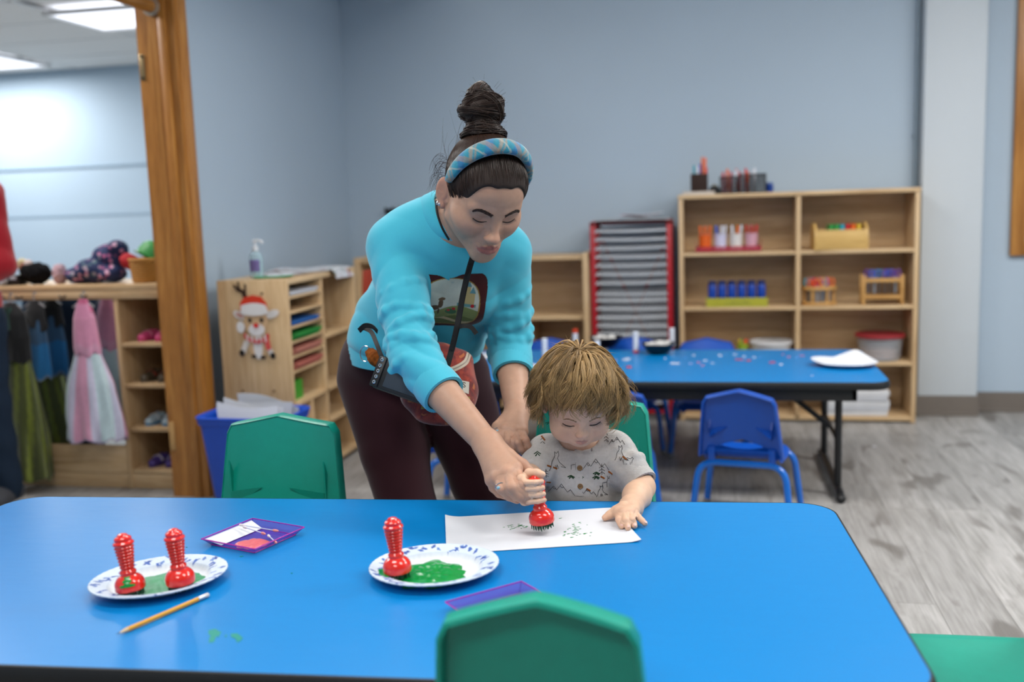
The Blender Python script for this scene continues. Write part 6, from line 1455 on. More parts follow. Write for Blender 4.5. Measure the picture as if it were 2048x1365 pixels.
# letters seen on the label: U S
for ch, x0 in (('u', .034), ('s', .044)):
    pl = {'u': [(0, .012), (0, .004), (.002, .001), (.005, .001), (.007, .004), (.007, .012)], 's': [(.007, .0105), (.005, .0122), (.002, .0122), (.0005, .0100), (.002, .0075), (.005, .0060), (.0068, .0040), (.005, .0012), (.002, .0012), (0, .0028)]}[ch]
    P, N = on_bag([(x0+a, -.018+b) for a, b in pl]); g = G(); ribbon(g, P+N*.0008, N, .0018); o = obj('letter', g, plain('black_ink', '#17171a', .7)); under(o, bag)
g = G(); flat_strap(g, [bgc+bx_*.075+bz_*.06, w_wa+lat*.10+fwd_t*.09, w_wa+lat*.12, w_wa+lat*.08-fwd_t*.08, w_wa-lat*.08-fwd_t*.08, w_wa-lat*.12, w_wa-lat*.09+fwd_t*.085, bgc-bx_*.05+bz_*.06], .025, tdir); o = obj('belt', g, M_strap, smooth=0); under(o, bag)

# ------------------------------------------------------------------ the toddler
KR = np.array([[.9659, -.2285, .1215], [.2588, .8529, -.4535], [0, .4695, .8829]]); KT = A(-.2916, 2.0562, .7473); KS = 1.0
kl = lambda p: xf(KR, KT, p, KS)
k_nb = A(-0.2944, 2.1155, 0.6215); k_rs = A(-0.369, 2.1141, 0.6126); k_ls = A(-0.2261, 2.1244, 0.6205); k_ch = A(-0.2945, 2.1227, 0.563); k_pe = A(-.300, 2.215, .415)
k_re = A(-0.3931, 2.0336, 0.589); k_rw = A(-0.381, 1.9048, 0.6086); k_le = A(-0.1604, 2.0628, 0.5611); k_lw = A(-0.1726, 1.9407, 0.5538)
kid = thing('person', 'blond toddler in printed grey shirt sitting at the blue table', 'person', (float(k_pe[0]), float(k_pe[1]), 0))
KB = SDF(); KB.slack = .014; add_head(KB, KR, KT, KS, True)
KB.chain([kl((0, .022, -.03)), lerp(kl((0, .024, -.06)), k_nb, .5), k_nb], [.036, .034, .040], .02)
KB.ell(k_ch, (.085, .065, .09), None, .03); KB.ell(k_pe+A(0, 0, .03), (.085, .070, .085), None, .04)
KB.chain([k_nb, k_rs], [.036, .030], .02); KB.chain([k_nb, k_ls], [.036, .030], .02)
KB.chain([k_rs, k_re, k_rw], [.030, .027, .021], .012); KB.chain([k_ls, k_le, lerp(k_le, k_lw, .45), k_lw], [.030, .0275, .0285, .0215], .012)
for s in (-1, 1):
    hp_, kn = k_pe+A(s*.045, -.02, 0), k_pe+A(s*.065, -.17, .0); an = A(kn[0]+s*.005, kn[1]-.01, .20); KB.chain([hp_, kn, an], [.048, .036, .026], .02); KB.chain([an, an+A(0, -.07, -.035)], [.026, .02], .01)
# left hand spread on the paper
lkw = [A(-0.1923, 1.8865, 0.56), A(-0.1805, 1.8751, 0.563), A(-0.1702, 1.8793, 0.563), A(-0.1631, 1.8991, 0.561)]
def on_table(a, px_tip, mid): return [a, mid, px_tip]
kf = [[lkw[0], A(-0.1885, 1.8555, 0.556), A(-0.1853, 1.8513, 0.5505), A(-0.1826, 1.8425, 0.5475)], [lkw[1], A(-0.1752, 1.8476, 0.557), A(-0.1722, 1.845, 0.551), A(-0.1695, 1.8349, 0.5475)],
      [lkw[2], A(-0.1632, 1.8519, 0.557), A(-0.1604, 1.8523, 0.551), A(-0.158, 1.8451, 0.5475)], [lkw[3], A(-0.1525, 1.8746, 0.556), A(-0.1454, 1.8691, 0.551), A(-0.1392, 1.8621, 0.5475)]]
add_hand(KB, k_lw, lkw, kf, ([A(-0.1847, 1.9005, 0.566), A(-0.1984, 1.8988, 0.56), A(-0.2096, 1.8909, 0.554), A(-0.2191, 1.8865, 0.549)], [.013, .0095, .0078, .0064]), .0195, .0105, [.0075, .0077, .0074, .0066], .005)
# right fist closed round the stamper handle
sx, sy, sz = STAMP; ax0 = A(sx, sy, sz)
hd_ = lambda h: ax0+A(-math.sin(R(6))*h, -math.sin(R(3))*h, h)       # a point on the handle axis
tow = unit(A(0, 0, 1.165)-hd_(.08)); tow = unit(A(tow[0], tow[1], 0)); rgt = unit(np.cross(tow, A(0, 0, 1))); rgt = rgt if rgt[0] > 0 else -rgt
kk = []; kfr = []
for i in range(4):
    h = .095-.0122*i; c = hd_(h); kn = c-rgt*.027+tow*.003+A(0, 0, .002*(1.5-i)); kk.append(kn)
    kfr.append([kn, c-rgt*.018+tow*.0175, c-rgt*.002+tow*.0190, c+rgt*.0105+tow*.012])
palm = hd_(.074)-rgt*.022-tow*.018
add_hand(KB, lerp(k_rw, palm, .6), kk, kfr, ([palm+A(0, 0, .014), hd_(.106)-rgt*.012-tow*.010, hd_(.1085)+rgt*.004-tow*.001, hd_(.107)+rgt*.014+tow*.006], [.012, .0085, .0075, .0062]), .018, .0092, [.0066, .0068, .0066, .0060], .003)
KB.cap(k_rw, lerp(k_rw, palm, .6), .020, .019, .01); KB.cap(palm, hd_(.07)-rgt*.016-tow*.010, .016, .012, .008)
kfineH = [(kl((0, -.02, 0)), .14)]; kfine = [(kl((0, 0, 0)), .16), (lerp(k_le, k_lw, .5), .09), (k_lw, .07), (A(-0.1716, 1.8603, 0.555), .09), (hd_(.075)-rgt*.02, .075), (k_rw, .06)]
pv = [KB.poly(.0014, inside=kfineH), KB.poly(.0018, inside=kfine, outside=kfineH), KB.poly(.008, outside=kfine)]
kcols = face_cols(np.vstack([p for p, f in pv]), KR, KT, KS, L3('#e8bb9e'), L3('#c27f74'), L3('#dd9c86'), True)
kbody = obj('body', smesh('body', pv, kcols), M_skin); under(kbody, kid)
adopt(kbody, lambda: face_marks(KB, KR, KT, KS, None, L3('#9a7a56'), True))
nails(kbody, kf, (0, 0, 1), .0058, '#dfb5a8')
# ---- shirt
KSH = SDF()
KSH.ell(k_ch+A(0, .0, -.01), (.098, .080, .105), None, .04); KSH.ell(lerp(k_ch, k_pe, .6), (.100, .086, .11), None, .05); KSH.ell(k_pe+A(0, 0, .04), (.105, .090, .075), None, .04)
KSH.chain([k_nb-A(0, 0, .02), k_rs], [.045, .042], .035); KSH.chain([k_nb-A(0, 0, .02), k_ls], [.045, .042], .035)
KTO = SDF(); KTO.p = list(KSH.p)
KSH.chain([k_rs, lerp(k_rs, k_re, .7)], [.043, .038], .025); KSH.cyl(lerp(k_rs, k_re, .5), lerp(k_rs, k_re, 1.0), .040, .036, .006, .01)
KSH.chain([k_ls, lerp(k_ls, k_le, .62)], [.044, .040], .025); KSH.cyl(lerp(k_ls, k_le, .45), lerp(k_ls, k_le, .92), .042, .0375, .006, .012)
for t_ in (.25, .42, .58):
    u = unit(k_le-k_ls); w1 = unit(np.cross(u, A(.3, .8, .2))); w2 = np.cross(u, w1); c = lerp(k_ls, k_le, t_); pts = [c+(w1*math.cos(x)+w2*math.sin(x))*.038+u*.008*math.sin(x+t_*20) for x in np.linspace(0, 2*math.pi, 11)]; KSH.chain(pts, [.0065]*11, .01)
KSH.cap(kl((0, .02, -.05)), k_nb+A(0, 0, .004), .045, .046, .008, 's')
KSH.disp = lambda P: -.003*(np.abs(np.sin(30*P[:, 2]+22*P[:, 0]+1.4*np.sin(25*P[:, 1])))-.5); KSH.dispmax = .004; KTO.disp = KSH.disp
tt = NT('oatmeal_waffle_knit'); v = tt.coords(); wv = tt.n('ShaderNodeTexWave', wave_type='BANDS', bands_direction='X', i_Scale=120, i_Distortion=.3); tt.l(v, wv.inputs['Vector']); wz = tt.n('ShaderNodeTexWave', wave_type='BANDS', bands_direction='Z', i_Scale=110, i_Distortion=.3); tt.l(v, wz.inputs['Vector'])
tt.base(tt.mix(tt.noise(v, 150, 3), lin('#a9a5a2'), lin('#c2bfbd'))); tt.set(Roughness=.9, Sheen_Weight=.25, Specular_IOR_Level=.15); mm = tt.n('ShaderNodeMath', operation='MULTIPLY'); tt.l(wv.outputs['Fac'], mm.inputs[0]); tt.l(wz.outputs['Fac'], mm.inputs[1]); tt.bump(mm.outputs[0], .35, .001)
shirt = obj('shirt', smesh('shirt', [KSH.poly(.003)]), tt.m); under(shirt, kid)
kfw = unit(A(.14, -1, 0)); klat = unit(A(1, .14, 0)); kup = A(0, 0, 1)
o = obj('collar', ribbed_ring(k_nb+A(0, -.004, -.004), unit(A(.03, -.30, 1)), klat, .056, .052, .016, .007, 90, -.008), tt.m, smooth=50); o.parent = shirt
u = unit(k_le-k_ls); o = obj('cuff', ribbed_ring(lerp(k_ls, k_le, .86), u, unit(np.cross(u, A(.2, .7, .4))), .0375, .0375, .022, .006, 64), tt.m, smooth=50); o.parent = shirt
# placket, buttons and line-drawn print, laid on the cloth
K0 = A(-0.2764, 1.979, 0.6143)
def on_shirt(pts, sdf=None): return cast(sdf or KSH, np.array([K0+klat*a+kup*b+kfw*.06 for a, b in pts]), -kfw, .25)
PX = .00106                                         # metres per frame pixel at this distance
def sp(x, y): return ((x-1163)*PX, -(y-945)*PX)
Pz, Nz = on_shirt([sp(1159-.03*k, 905+k*2.2) for k in range(0, 50, 2)]); g = G(); ribbon(g, Pz, Nz, .018); o = obj('placket', g, tt.m); o.parent = shirt
for y in (918, 955, 991):
    P, N = on_shirt([sp(1160, y)]); n_ = Vector(N[0].tolist()); M = Matrix.Translation(Vector((P[0]+N[0]*.0006).tolist())) @ n_.to_track_quat('Z', 'Y').to_matrix().to_4x4()
    b = obj('button', G().lathe([(.0058, 0), (.006, .0012), (.0052, .002), (.003, .0014), (0, .0014)], 18, M), plain('horn_button', '#7a5a34', .35)); b.parent = shirt
    h_ = obj('button_holes', G().ball((.0014, 0, .0015), .0007, 6, 4, M).ball((-.0014, 0, .0015), .0007, 6, 4, M), plain('hole_dark', '#2a1c10', .8)); h_.parent = b
def motif(lines, x, y, s=1.0, w=.0011, rot=0):
    c, sn = math.cos(rot), math.sin(rot); out = []
    for L_ in lines: out.append([(x+(a*c-b*sn)*s, y+(a*sn+b*c)*s) for a, b in L_])
    return out
fox = [[(-8, 14), (-6, 4), (0, -4), (-1, -12), (3, -8), (7, -13), (8, -5), (5, 0), (9, 8), (15, 13), (22, 18), (12, 16)], [(-8, 14), (-12, 20)], [(0, 12), (2, 20), (4, 12), (7, 20)]]
deer = [[(-6, 12), (-6, 2), (4, 0), (6, -8), (10, -8)], [(4, 0), (4, 12)], [(7, -8), (5, -14)], [(8, -8), (10, -14)]]
tree = [[(0, 12), (0, -10)], [(-5, -2), (0, -6), (5, -2)], [(-6, 4), (0, 0), (6, 4)], [(-6, 10), (0, 6), (6, 10)]]
mnt = [[(-26, 10), (-14, -6), (-8, 2), (2, -12), (14, 4), (20, -2), (28, 10)], [(-16, -4), (-13, 1), (-10, -1)], [(-1, -8), (3, -4), (6, -6)]]
bear = [[(-12, 6), (-10, -4), (0, -7), (10, -4), (14, -8), (18, -4), (14, 0), (12, 8)], [(-10, 6), (-10, 10)], [(8, 4), (8, 10)], [(-4, 6), (-4, 10)]]
raccoon_tail = [[(-8, 0), (-2, -2), (6, 0), (9, 3)]]
ink = []; rust = []; pine = []
for L_, x, y, s in ((fox, 1110, 938, 1.0), (mnt, 1190, 950, 1.0), (tree, 1204, 958, 1.0), (deer, 1148, 948, .9), (mnt, 1120, 1000, 1.0), (bear, 1178, 915, .9), (tree, 1085, 905, .8), (tree, 1215, 900, .8), (deer, 1210, 985, .9), (fox, 1240, 925, .8), (bear, 1255, 940, .7), (deer, 1130, 905, .7), (mnt, 1172, 1004, .7), (fox, 1200, 1000, .7), (tree, 1092, 960, .8), (mnt, 1235, 908, .6)): ink += motif(L_, x, y, s)
for x, y in ((1098, 948), (1165, 918), (1184, 920), (1110, 955), (1176, 998), (1086, 905), (1096, 982), (1229, 890), (1221, 965), (1250, 935), (1205, 975)): rust.append([(x-4, y-2), (x+1, y+1), (x+4, y+3)])
for x, y in ((1142, 972), (1160, 972), (1192, 974), (1096, 886), (1118, 885), (1190, 890), (1075, 925), (1193, 966)): pine += [[(x-7, y+1), (x, y-2), (x+7, y+2)], [(x-4, y+4), (x, y), (x+5, y+4)]]
for nm, LL, col, w_ in (('ink_print', ink, '#3c3a3a', .0009), ('rust_print', rust, '#8a4f22', .0038), ('green_print', pine, '#24402a', .0026)):
    g = G(); runs = []
    for L_ in LL:
        pts = []
        for a, b in zip(L_, L_[1:]):
            n = max(2, int(math.hypot(a[0]-b[0], a[1]-b[1])/2)); pts += [(a[0]+(b[0]-a[0])*i/n, a[1]+(b[1]-a[1])*i/n) for i in range(n)]
        runs.append(pts+[L_[-1]])
    P, N = on_shirt([sp(*q) for r_ in runs for q in r_]); i0 = 0
    for r_ in runs:
        p_, n_ = P[i0:i0+len(r_)], N[i0:i0+len(r_)]; i0 += len(r_)
        if np.linalg.norm(np.diff(p_, axis=0), axis=1).max() < .012: ribbon(g, p_, n_, w_)
    o = obj(nm, g, plain(nm+'_ink', col, .8, .2, .05), shirt, kind='stuff', smooth=0)
# ---- trousers and shoes (out of sight under the table)
KP = SDF(); KP.ell(k_pe+A(0, 0, .0), (.098, .082, .065), None, .04)
for s in (-1, 1):
    hp_, kn = k_pe+A(s*.048, -.02, 0), k_pe+A(s*.065, -.17, .0); an = A(kn[0]+s*.005, kn[1]-.01, .215); KP.chain([hp_, kn, an], [.056, .046, .036], .02)
o = obj('trousers', smesh('trousers', [KP.poly(.007)]), knit('grey_kid_trousers', '#5c5a5e', 500, .2)); under(o, kid)
for s in (-1, 1):
    kn = k_pe+A(s*.065, -.17, 0); an = A(kn[0]+s*.005, kn[1]-.02, .185); S_ = SDF(); S_.chain([an+A(0, .02, -.03), an+A(0, -.03, -.035), an+A(0, -.085, -.04)], [.032, .031, .026], .02); o = obj('shoe', smesh('shoe', [S_.poly(.005)]), plain('kid_shoe', '#3a4256', .6)); under(o, kid)
# ---- curly fringe and mop of hair
khc, khr = A(0, .010, .034), A(.0745, .0900, .0775)
KH = SDF(); KH.ell(kl(khc), khr*KS*.99, KR, .01); KH.ell(kl((0, -.100, -.022)), A(.064, .058, .066), KR, .015, 's'); KH.box(kl((0, .0, -.125)), A(.15, .15, .075), KR, .01, .02, 's')
bl = L3('#96794f')
hp, hf = KH.poly(.003); khair = obj('hair', smesh('hair', [(hp, hf)], np.tile(bl*.6, (len(hp), 1))), M_cap); under(khair, kid)
def ksc(d, lift=0): d = unit(d); return khc+d/np.sqrt(((d/(khr+lift))**2).sum())
st = Strands(); rn = random.Random(21); crown = unit(A(.05, .38, .92)); e1 = unit(np.cross(crown, A(1, .2, 0))); e2 = np.cross(crown, e1)
def drop_angle(a):
    """how far locks reach from the crown in each direction: brow, cheek, nape"""
    d = e1*math.cos(a)+e2*math.sin(a); fr = max(0, -d[1]); sd_ = abs(d[0])
    return 1.82+.10*sd_ if fr > .5 else (2.16+.10*sd_ if d[1] < .3 else 1.95)
def kscv(D, lift): D = D/np.linalg.norm(D, axis=1, keepdims=True); return khc+D/np.sqrt(((D/(khr[None]+lift[:, None]))**2).sum(1))[:, None]
tt_ = np.linspace(0, 1, 15)
for k in range(430):                                # locks, each a bundle of fine strands
    a = 2*math.pi*(k*.618034 % 1); dirv = e1*math.cos(a)+e2*math.sin(a); side_dir = np.cross(crown, dirv); front = max(0, -dirv[1])
    s0 = 1.15*rn.random()**.7-.05; endang = min(drop_angle(a)+rn.uniform(-.22, .12), s0+1.6)
    lift0 = rn.uniform(.002, .013); wav = rn.uniform(.06, .22); wf = rn.uniform(4, 9); ph = rn.uniform(0, 6.28); sweep = (-.25 if front > .3 else 0)+rn.uniform(-.2, .2); curl = rn.uniform(.003, .016)*(1.5 if front < .5 else .5); cbase = bl*rn.uniform(.70, 1.55)
    for j in range(15):
        jit = rn.gauss(0, .030); jl = rn.uniform(0, .004); ee = endang+rn.uniform(-.09, .07); p2 = ph+rn.uniform(-.5, .5); t = tt_
        an = s0+(ee-s0)*t; sw = wav*t*np.sin(wf*t+p2)+jit*(1-.3*t)+sweep*t; hv = dirv+side_dir*sw[:, None]; hv /= np.linalg.norm(hv, axis=1, keepdims=True)
        lf_ = (lift0+jl)*np.minimum(1, t*5)+.004*np.sin(2.6*t)+curl*np.maximum(0, t-.5)*2*(.7+.6*np.sin(8*t+p2)); P = kscv(crown*np.cos(an)[:, None]+hv*np.sin(an)[:, None], lf_)
        if front < .5:
            q = np.clip((t-.55)/.45, 0, 1); P = P+np.stack([.012*np.sin(9*t+p2)+(.008 if dirv[0] > 0 else -.008)*q, .010*np.cos(9*t+p2), .008*np.sin(8*t+p2*2)], 1)*q[:, None]
        st.add(kl(P), .00055, .00022, cbase*rn.uniform(.75, 1.3), .3)
for k in range(110):                                # loose fine hairs
    d = unit(A(rn.gauss(0, .7), rn.gauss(.1, .6), rn.gauss(.5, .6))); p = ksc(d, .008); w_ = A(rn.gauss(0, 1), rn.gauss(0, 1), rn.gauss(.3, 1))*.008
    if p[1] < -.05 and p[2] < .05: continue
    st.add([kl(p), kl(ksc(unit(d+w_*8), .014)), kl(ksc(unit(d+w_*16), .018)+w_*.6), kl(ksc(unit(d+w_*22), .020)+w_)], .0003, .0001, bl*1.3)
o = obj('hair_strands', st.mesh('hair_strands'), M_hair, khair, kind='stuff')

# ------------------------------------------------------------------ dress-up unit in the far room
t = thing('dress_up_unit', 'maple dress-up unit with mirror and shoe cubbies beyond the doorway', 'shelf unit', (-3.25, 3.76, 0))
def ub(name, x0, x1, y0, y1, z0, z1, m, par=None, **k): return obj(name, G().box((x0+3.25, y0, z0), (x1+3.25, y1, z1), bev=.003), m, par or t, **k)
ub('top', -3.25, -2.235, -.005, .34, .862, .887, M_map); ub('front_rail', -3.25, -2.235, -.004, .016, .826, .862, M_map)
for x in (-3.25, -2.50, -2.255): ub('upright', x, x+.02, 0, .33, .001, .861, M_mapz)
ub('back_panel', -3.23, -2.255, .322, .33, .06, .86, M_map, smooth=0)
for z in (.62, .443, .253, .068): ub('shelf', -2.48, -2.255, .004, .32, z, z+.018, M_map)
ub('toe_board', -3.23, -2.255, .006, .026, .001, .066, M_map); ub('lower_panel', -3.23, -2.50, .004, .02, .067, .19, M_map)
mr = NT('mirror_glass'); mr.base(lin('#dfe6ea')); mr.set(Metallic=1.0, Roughness=.03); mir = obj('mirror', G().box((.022, .012, .192), (.748, .02, .824)), mr.m, t, smooth=0)
for x in (-3.02, -2.93, -2.72, -2.62): obj('hook', G().tube(arc([(x+3.25, -.004, .842), (x+3.25, -.03, .836), (x+3.25, -.045, .848)]), .004, 8), plain('black_iron', '#15171a', .4), t)
# garments: folded cloth hanging on the hooks
def garment(prof, sx, sy, folds, amp, seed, cols=None, n=96):
    rn = random.Random(seed); ph = [rn.uniform(0, 6.28) for _ in range(4)]; V = []; C = []
    rows = []
    for (r0, z0, c0), (r1, z1, c1) in zip(prof, prof[1:]):
        m = max(2, int(abs(z1-z0)/.012))
        for i in range(m): t_ = i/m; rows.append((r0+(r1-r0)*t_, z0+(z1-z0)*t_, c0, (r0+(r1-r0)*t_)))
    rows.append((prof[-1][0], prof[-1][1], prof[-1][2], prof[-1][0])); ztop, zbot = prof[0][1], prof[-1][1]
    for r, z, c, _ in rows:
        dn = (ztop-z)/(ztop-zbot)
        for k in range(n):
            a = 2*math.pi*k/n; f = 1+amp*dn*(math.sin(folds*a+ph[0]+1.5*math.sin(2*a+3*dn))+.5*math.sin(folds*1.7*a+ph[1]-4*dn))
            V.append((r*sx*math.cos(a)*f, r*sy*math.sin(a)*f, z+.01*dn*math.sin(folds*a+ph[2]))); cc = c(a, dn) if callable(c) else L3(c); C.append(cc)
    F = [(j*n+k, j*n+(k+1) % n, (j+1)*n+(k+1) % n, (j+1)*n+k) for j in range(len(rows)-1) for k in range(n)]
    return np.array(V), np.array(F), np.array(C)
M_cloth = vcol('costume_cloth', .75, .3, sheen=.3); M_tulle = vcol('costume_satin', .45, .5, sheen=.4)
def costume(label, p, parts):
    t = thing('costume', label, 'costume', p, group='dress-up clothes on the hooks')
    for nm, (V, F, C), m in parts: obj(nm, smesh(nm, [(V, F)], C), m, t)
    obj('hanger', G().tube(arc([(-.05, 0, -.035), (0, 0, -.008), (.05, 0, -.035)]), .004, 8).tube(arc([(0, 0, -.01), (0, .0, .02), (.008, 0, .03), (.012, 0, .02)]), .0025, 8), plain('hanger_wire', '#8f8f92', .4), t); return t
sat = lambda a, dn: L3('#d79ab6') if math.sin(3*a+.5) > .55 else (L3('#b9cfd6') if math.sin(3*a+.5) < -.3 else L3('#c9c6dd'))
costume('pink and white princess dress hanging beside the shoe cubbies', (-2.592, 3.690, .835), [('bodice', garment([(.030, -.02, '#d188aa'), (.050, -.08, '#d890b0'), (.062, -.20, '#dca0bd'), (.058, -.235, '#d695b4')], 1, .5, 5, .05, 1), M_tulle), ('skirt', garment([(.060, -.23, sat), (.105, -.36, sat), (.125, -.50, sat), (.130, -.575, sat), (.128, -.60, '#8d7f9c')], 1, .42, 7, .13, 2), M_tulle), ('strap', garment([(.018, .0, '#c45f86'), (.045, -.06, '#c45f86')], 1, .4, 3, .05, 3), M_tulle)])
gs = lambda a, dn: L3('#6f7a24') if math.sin(9*a+6*dn) > .35 else L3('#4a5220')
costume('costume with black top and olive green striped skirt, leftmost on the hooks', (-2.930, 3.680, .835), [('bodice', garment([(.025, -.01, '#15171a'), (.065, -.06, '#17191c'), (.075, -.16, '#141518'), (.070, -.265, '#15171a')], 1, .5, 5, .07, 4), M_cloth), ('skirt', garment([(.066, -.255, gs), (.090, -.42, gs), (.115, -.62, gs), (.120, -.755, gs), (.116, -.775, '#3c4419')], 1, .45, 6, .12, 5), M_tulle), ('sash', garment([(.05, -.03, '#2f4d44'), (.055, -.12, '#30473f')], .5, .7, 3, .1, 6), M_cloth)])
costume('short blue cloak hanging behind the black top', (-2.845, 3.718, .835), [('cloak', garment([(.018, -.02, '#3a4c5c'), (.040, -.09, '#33587a'), (.050, -.20, '#1d6ea8'), (.052, -.30, '#1d6ea8'), (.045, -.345, '#7c8894')], 1, .4, 4, .1, 7), M_cloth), ('hood', garment([(.02, -.005, '#15171a'), (.046, -.05, '#17191c'), (.05, -.13, '#15171a')], 1, .35, 3, .1, 8), M_cloth)])
costume('red costume mostly hidden behind the green skirt at far left', (-3.13, 3.715, .835), [('top', garment([(.02, -.02, '#a3181c'), (.05, -.1, '#a3181c'), (.055, -.28, '#b01c1c')], 1, .45, 4, .08, 9), M_cloth), ('skirt', garment([(.055, -.27, '#b01c1c'), (.075, -.45, '#981616')], 1, .42, 6, .1, 10), M_cloth)])
# shoes in the cubbies
def make_shoe(label, p, rz, L, body_c, sole_c, strap_c, kind, group):
    t = thing('child_shoe', label, 'shoe', p, rz, group); W = L*.38; H = L*.34
    out = [(math.sin(a)*W/2*(1+.12*math.cos(a)), -math.cos(a)*L/2) for a in np.linspace(0, 2*math.pi, 29)[:-1]]
    obj('sole', G().prism(out, 0, H*.2), plain('sole_'+sole_c, sole_c, .6), t)
    S_ = SDF(); S_.chain([(0, L*.30, H*.38), (0, 0, H*.42), (0, -L*.34, H*.30)], [W*.40, W*.42, W*.40], .02); S_.chain([(0, L*.30, H*.5), (0, L*.26, H*.85)], [W*.38, W*.34], .015)
    S_.ell((0, L*.22, H*1.05), (W*.26, L*.20, H*.55), None, .006, 's'); S_.box((0, 0, -.1+H*.19), (.2, .3, .1), None, .001, .002, 's')
    if kind == 'sandal': S_.ell((0, -L*.02, H*.6), (W*.28, L*.10, H*.5), None, .006, 's')
    obj('upper', smesh('upper', [S_.poly(L*.02, B=12)]), plain('upper_'+body_c, body_c, .5, var=.15, scale=90), t)
    obj('strap', G().sheet(lambda u, v: (W*.46*math.cos(math.pi*u), -L*.05+L*.12*(v-.5), H*.42+W*.46*math.sin(math.pi*u)*.95), 14, 3, .003), plain('strap_'+strap_c, strap_c, .5), t, smooth=60); return t
for (z, L, bc_, sc_, st_, kd, nm) in ((.6385, .13, '#d84f86', '#c43a76', '#e88fb0', 'sandal', 'pink slipper'), (.4615, .14, '#4d4334', '#5f5545', '#8c3a2c', 'boot', 'brown hiking shoe'), (.2715, .13, '#a9bfcc', '#2e7db0', '#cfd8de', 'sandal', 'blue and white sandal'), (.0865, .13, '#4c3a86', '#3c2c6c', '#cfc8de', 'sandal', 'purple sandal with white straps')):
    for k, x in enumerate((-2.408, -2.338)): make_shoe(('left ' if k == 0 else 'right ')+nm+' in the shoe cubbies', (x, 3.86, z), R(180+(8 if k else -6)+180), L, bc_, sc_, st_, kd, 'pairs of child shoes')
# on top of the unit
tz = .8875
t = thing('wicker_basket', 'small wicker basket on the dress-up unit by the oak jamb', 'basket', (-2.390, 3.87, tz))
obj('bottom', G().lathe([(.06, .001), (.062, .005), (0, .006)], 24), plain('wicker', '#b07c34', .7), t)
for k in range(9): z = .008+.0095*k; r = .062+.010*k/9; obj('weave', G().tube([((r+.0028*math.sin(16*a+math.pi*(k % 2)))*math.cos(a), (r+.0028*math.sin(16*a+math.pi*(k % 2)))*math.sin(a), z) for a in np.linspace(0, 6.283, 97)[:-1]], .0055, 6, closed=True), plain('wicker', '#b07c34', .7, .3, .2, 80), t)
for k in range(16): a = 2*math.pi*k/16; obj('stake', G().tube([(.062*math.cos(a), .062*math.sin(a), .004), (.073*math.cos(a), .073*math.sin(a), .098)], .003, 6), plain('wicker', '#b07c34', .7), t)
obj('rim', G().tube([(.074*math.cos(a), .074*math.sin(a), .098) for a in np.linspace(0, 6.283, 49)[:-1]], .007, 8, closed=True), plain('wicker', '#b07c34', .7), t)
def soft(name, label, cat, prims, mat, disp=.002, res=.005, freq=60):
    S_ = SDF()
    for p in prims: S_.ell(p[0], p[1], None, .02)
    S_.disp = lambda P: disp*np.sin(freq*P[:, 0]+2*np.sin(freq*.7*P[:, 2]))*np.sin(freq*.8*P[:, 2]+freq*.5*P[:, 1]); S_.dispmax = disp
    return tag(obj(name, smesh(name, [S_.poly(res)]), mat), label, cat)
def floral():
    t = NT('navy_floral'); v = t.coords(); vo = t.n('ShaderNodeTexVoronoi', i_Scale=34); t.l(v, vo.inputs['Vector']); dots = t.ramp(vo.outputs['Distance'], [(.30, (1, 1, 1)), (.42, (0, 0, 0))]); rc = t.ramp(t.noise(v, 17, 2), [(.36, '#1c2f5c'), (.46, '#b85a86'), (.54, '#c9a6bb'), (.62, '#4c6a70')]); t.base(t.mix(dots, lin('#10224e'), rc)); t.set(Roughness=.8); return t.m
fx = lambda px, dz: None
soft('floral_bag', 'dark blue floral cloth bundle beside the wicker basket', 'bag', [(A(-2.650, 3.88, tz+.055), (.10, .08, .055)), (A(-2.580, 3.89, tz+.11), (.075, .06, .060)), (A(-2.535, 3.88, tz+.15), (.040, .05, .035)), (A(-2.730, 3.88, tz+.035), (.06, .06, .035)), (A(-2.560, 3.87, tz+.04), (.05, .06, .04))], floral(), .005, .005, 45)
S_ = soft('plush_toy', 'black plush toy with brown ears lying on the dress-up unit', 'plush toy', [(A(-2.925, 3.86, tz+.048), (.062, .055, .048)), (A(-2.960, 3.85, tz+.06), (.035, .035, .035))], plain('black_plush', '#121214', .95, .1, .3, 90), .003, .004, 160)
for p, r, c, nm in ((A(-2.975, 3.84, tz+.075), (.018, .02, .022), '#7a4a38', 'ear'), (A(-2.947, 3.84, tz+.092), (.02, .018, .018), '#b9aaa6', 'tuft')): obj(nm, G().ball(p, r, 14, 10), plain('plush_'+nm, c, .9), S_)
soft('plush_toy', 'pale pink plush toy between the black one and the floral bundle', 'plush toy', [(A(-2.826, 3.88, tz+.036), (.028, .04, .038)), (A(-2.822, 3.87, tz+.062), (.022, .026, .024))], plain('pale_plush', '#b79aa2', .95, .1, .2, 90), .003, .004, 160)
t = thing('toy_camera', 'small black and white toy camera at the left end of the unit top', 'toy', (-3.035, 3.83, tz)); obj('body', G().box((-.06, -.03, 0), (.06, .03, .045), bev=.006), M_cam, t); obj('lens', G().lathe([(.018, 0), (.018, .02), (.012, .024), (0, .02)], 18, mx((-.01, -.03, .022), (R(90), 0, 0))), plain('pale_lens', '#a9adb6', .3), t); obj('flash', G().box((.02, -.032, .026), (.05, -.029, .04)), plain('pale_lens', '#a9adb6', .3), t, smooth=0)
tag(obj('cream_figurine', G().lathe([(0, 0), (.022, .002), (.020, .03), (.012, .055), (.024, .075), (.022, .1), (.008, .112), (0, .113)], 18), plain('cream_plastic', '#a89c78', .5), loc=(-3.040, 3.92, tz)), 'cream figurine beside the red sleeve on the dress-up unit', 'figurine')
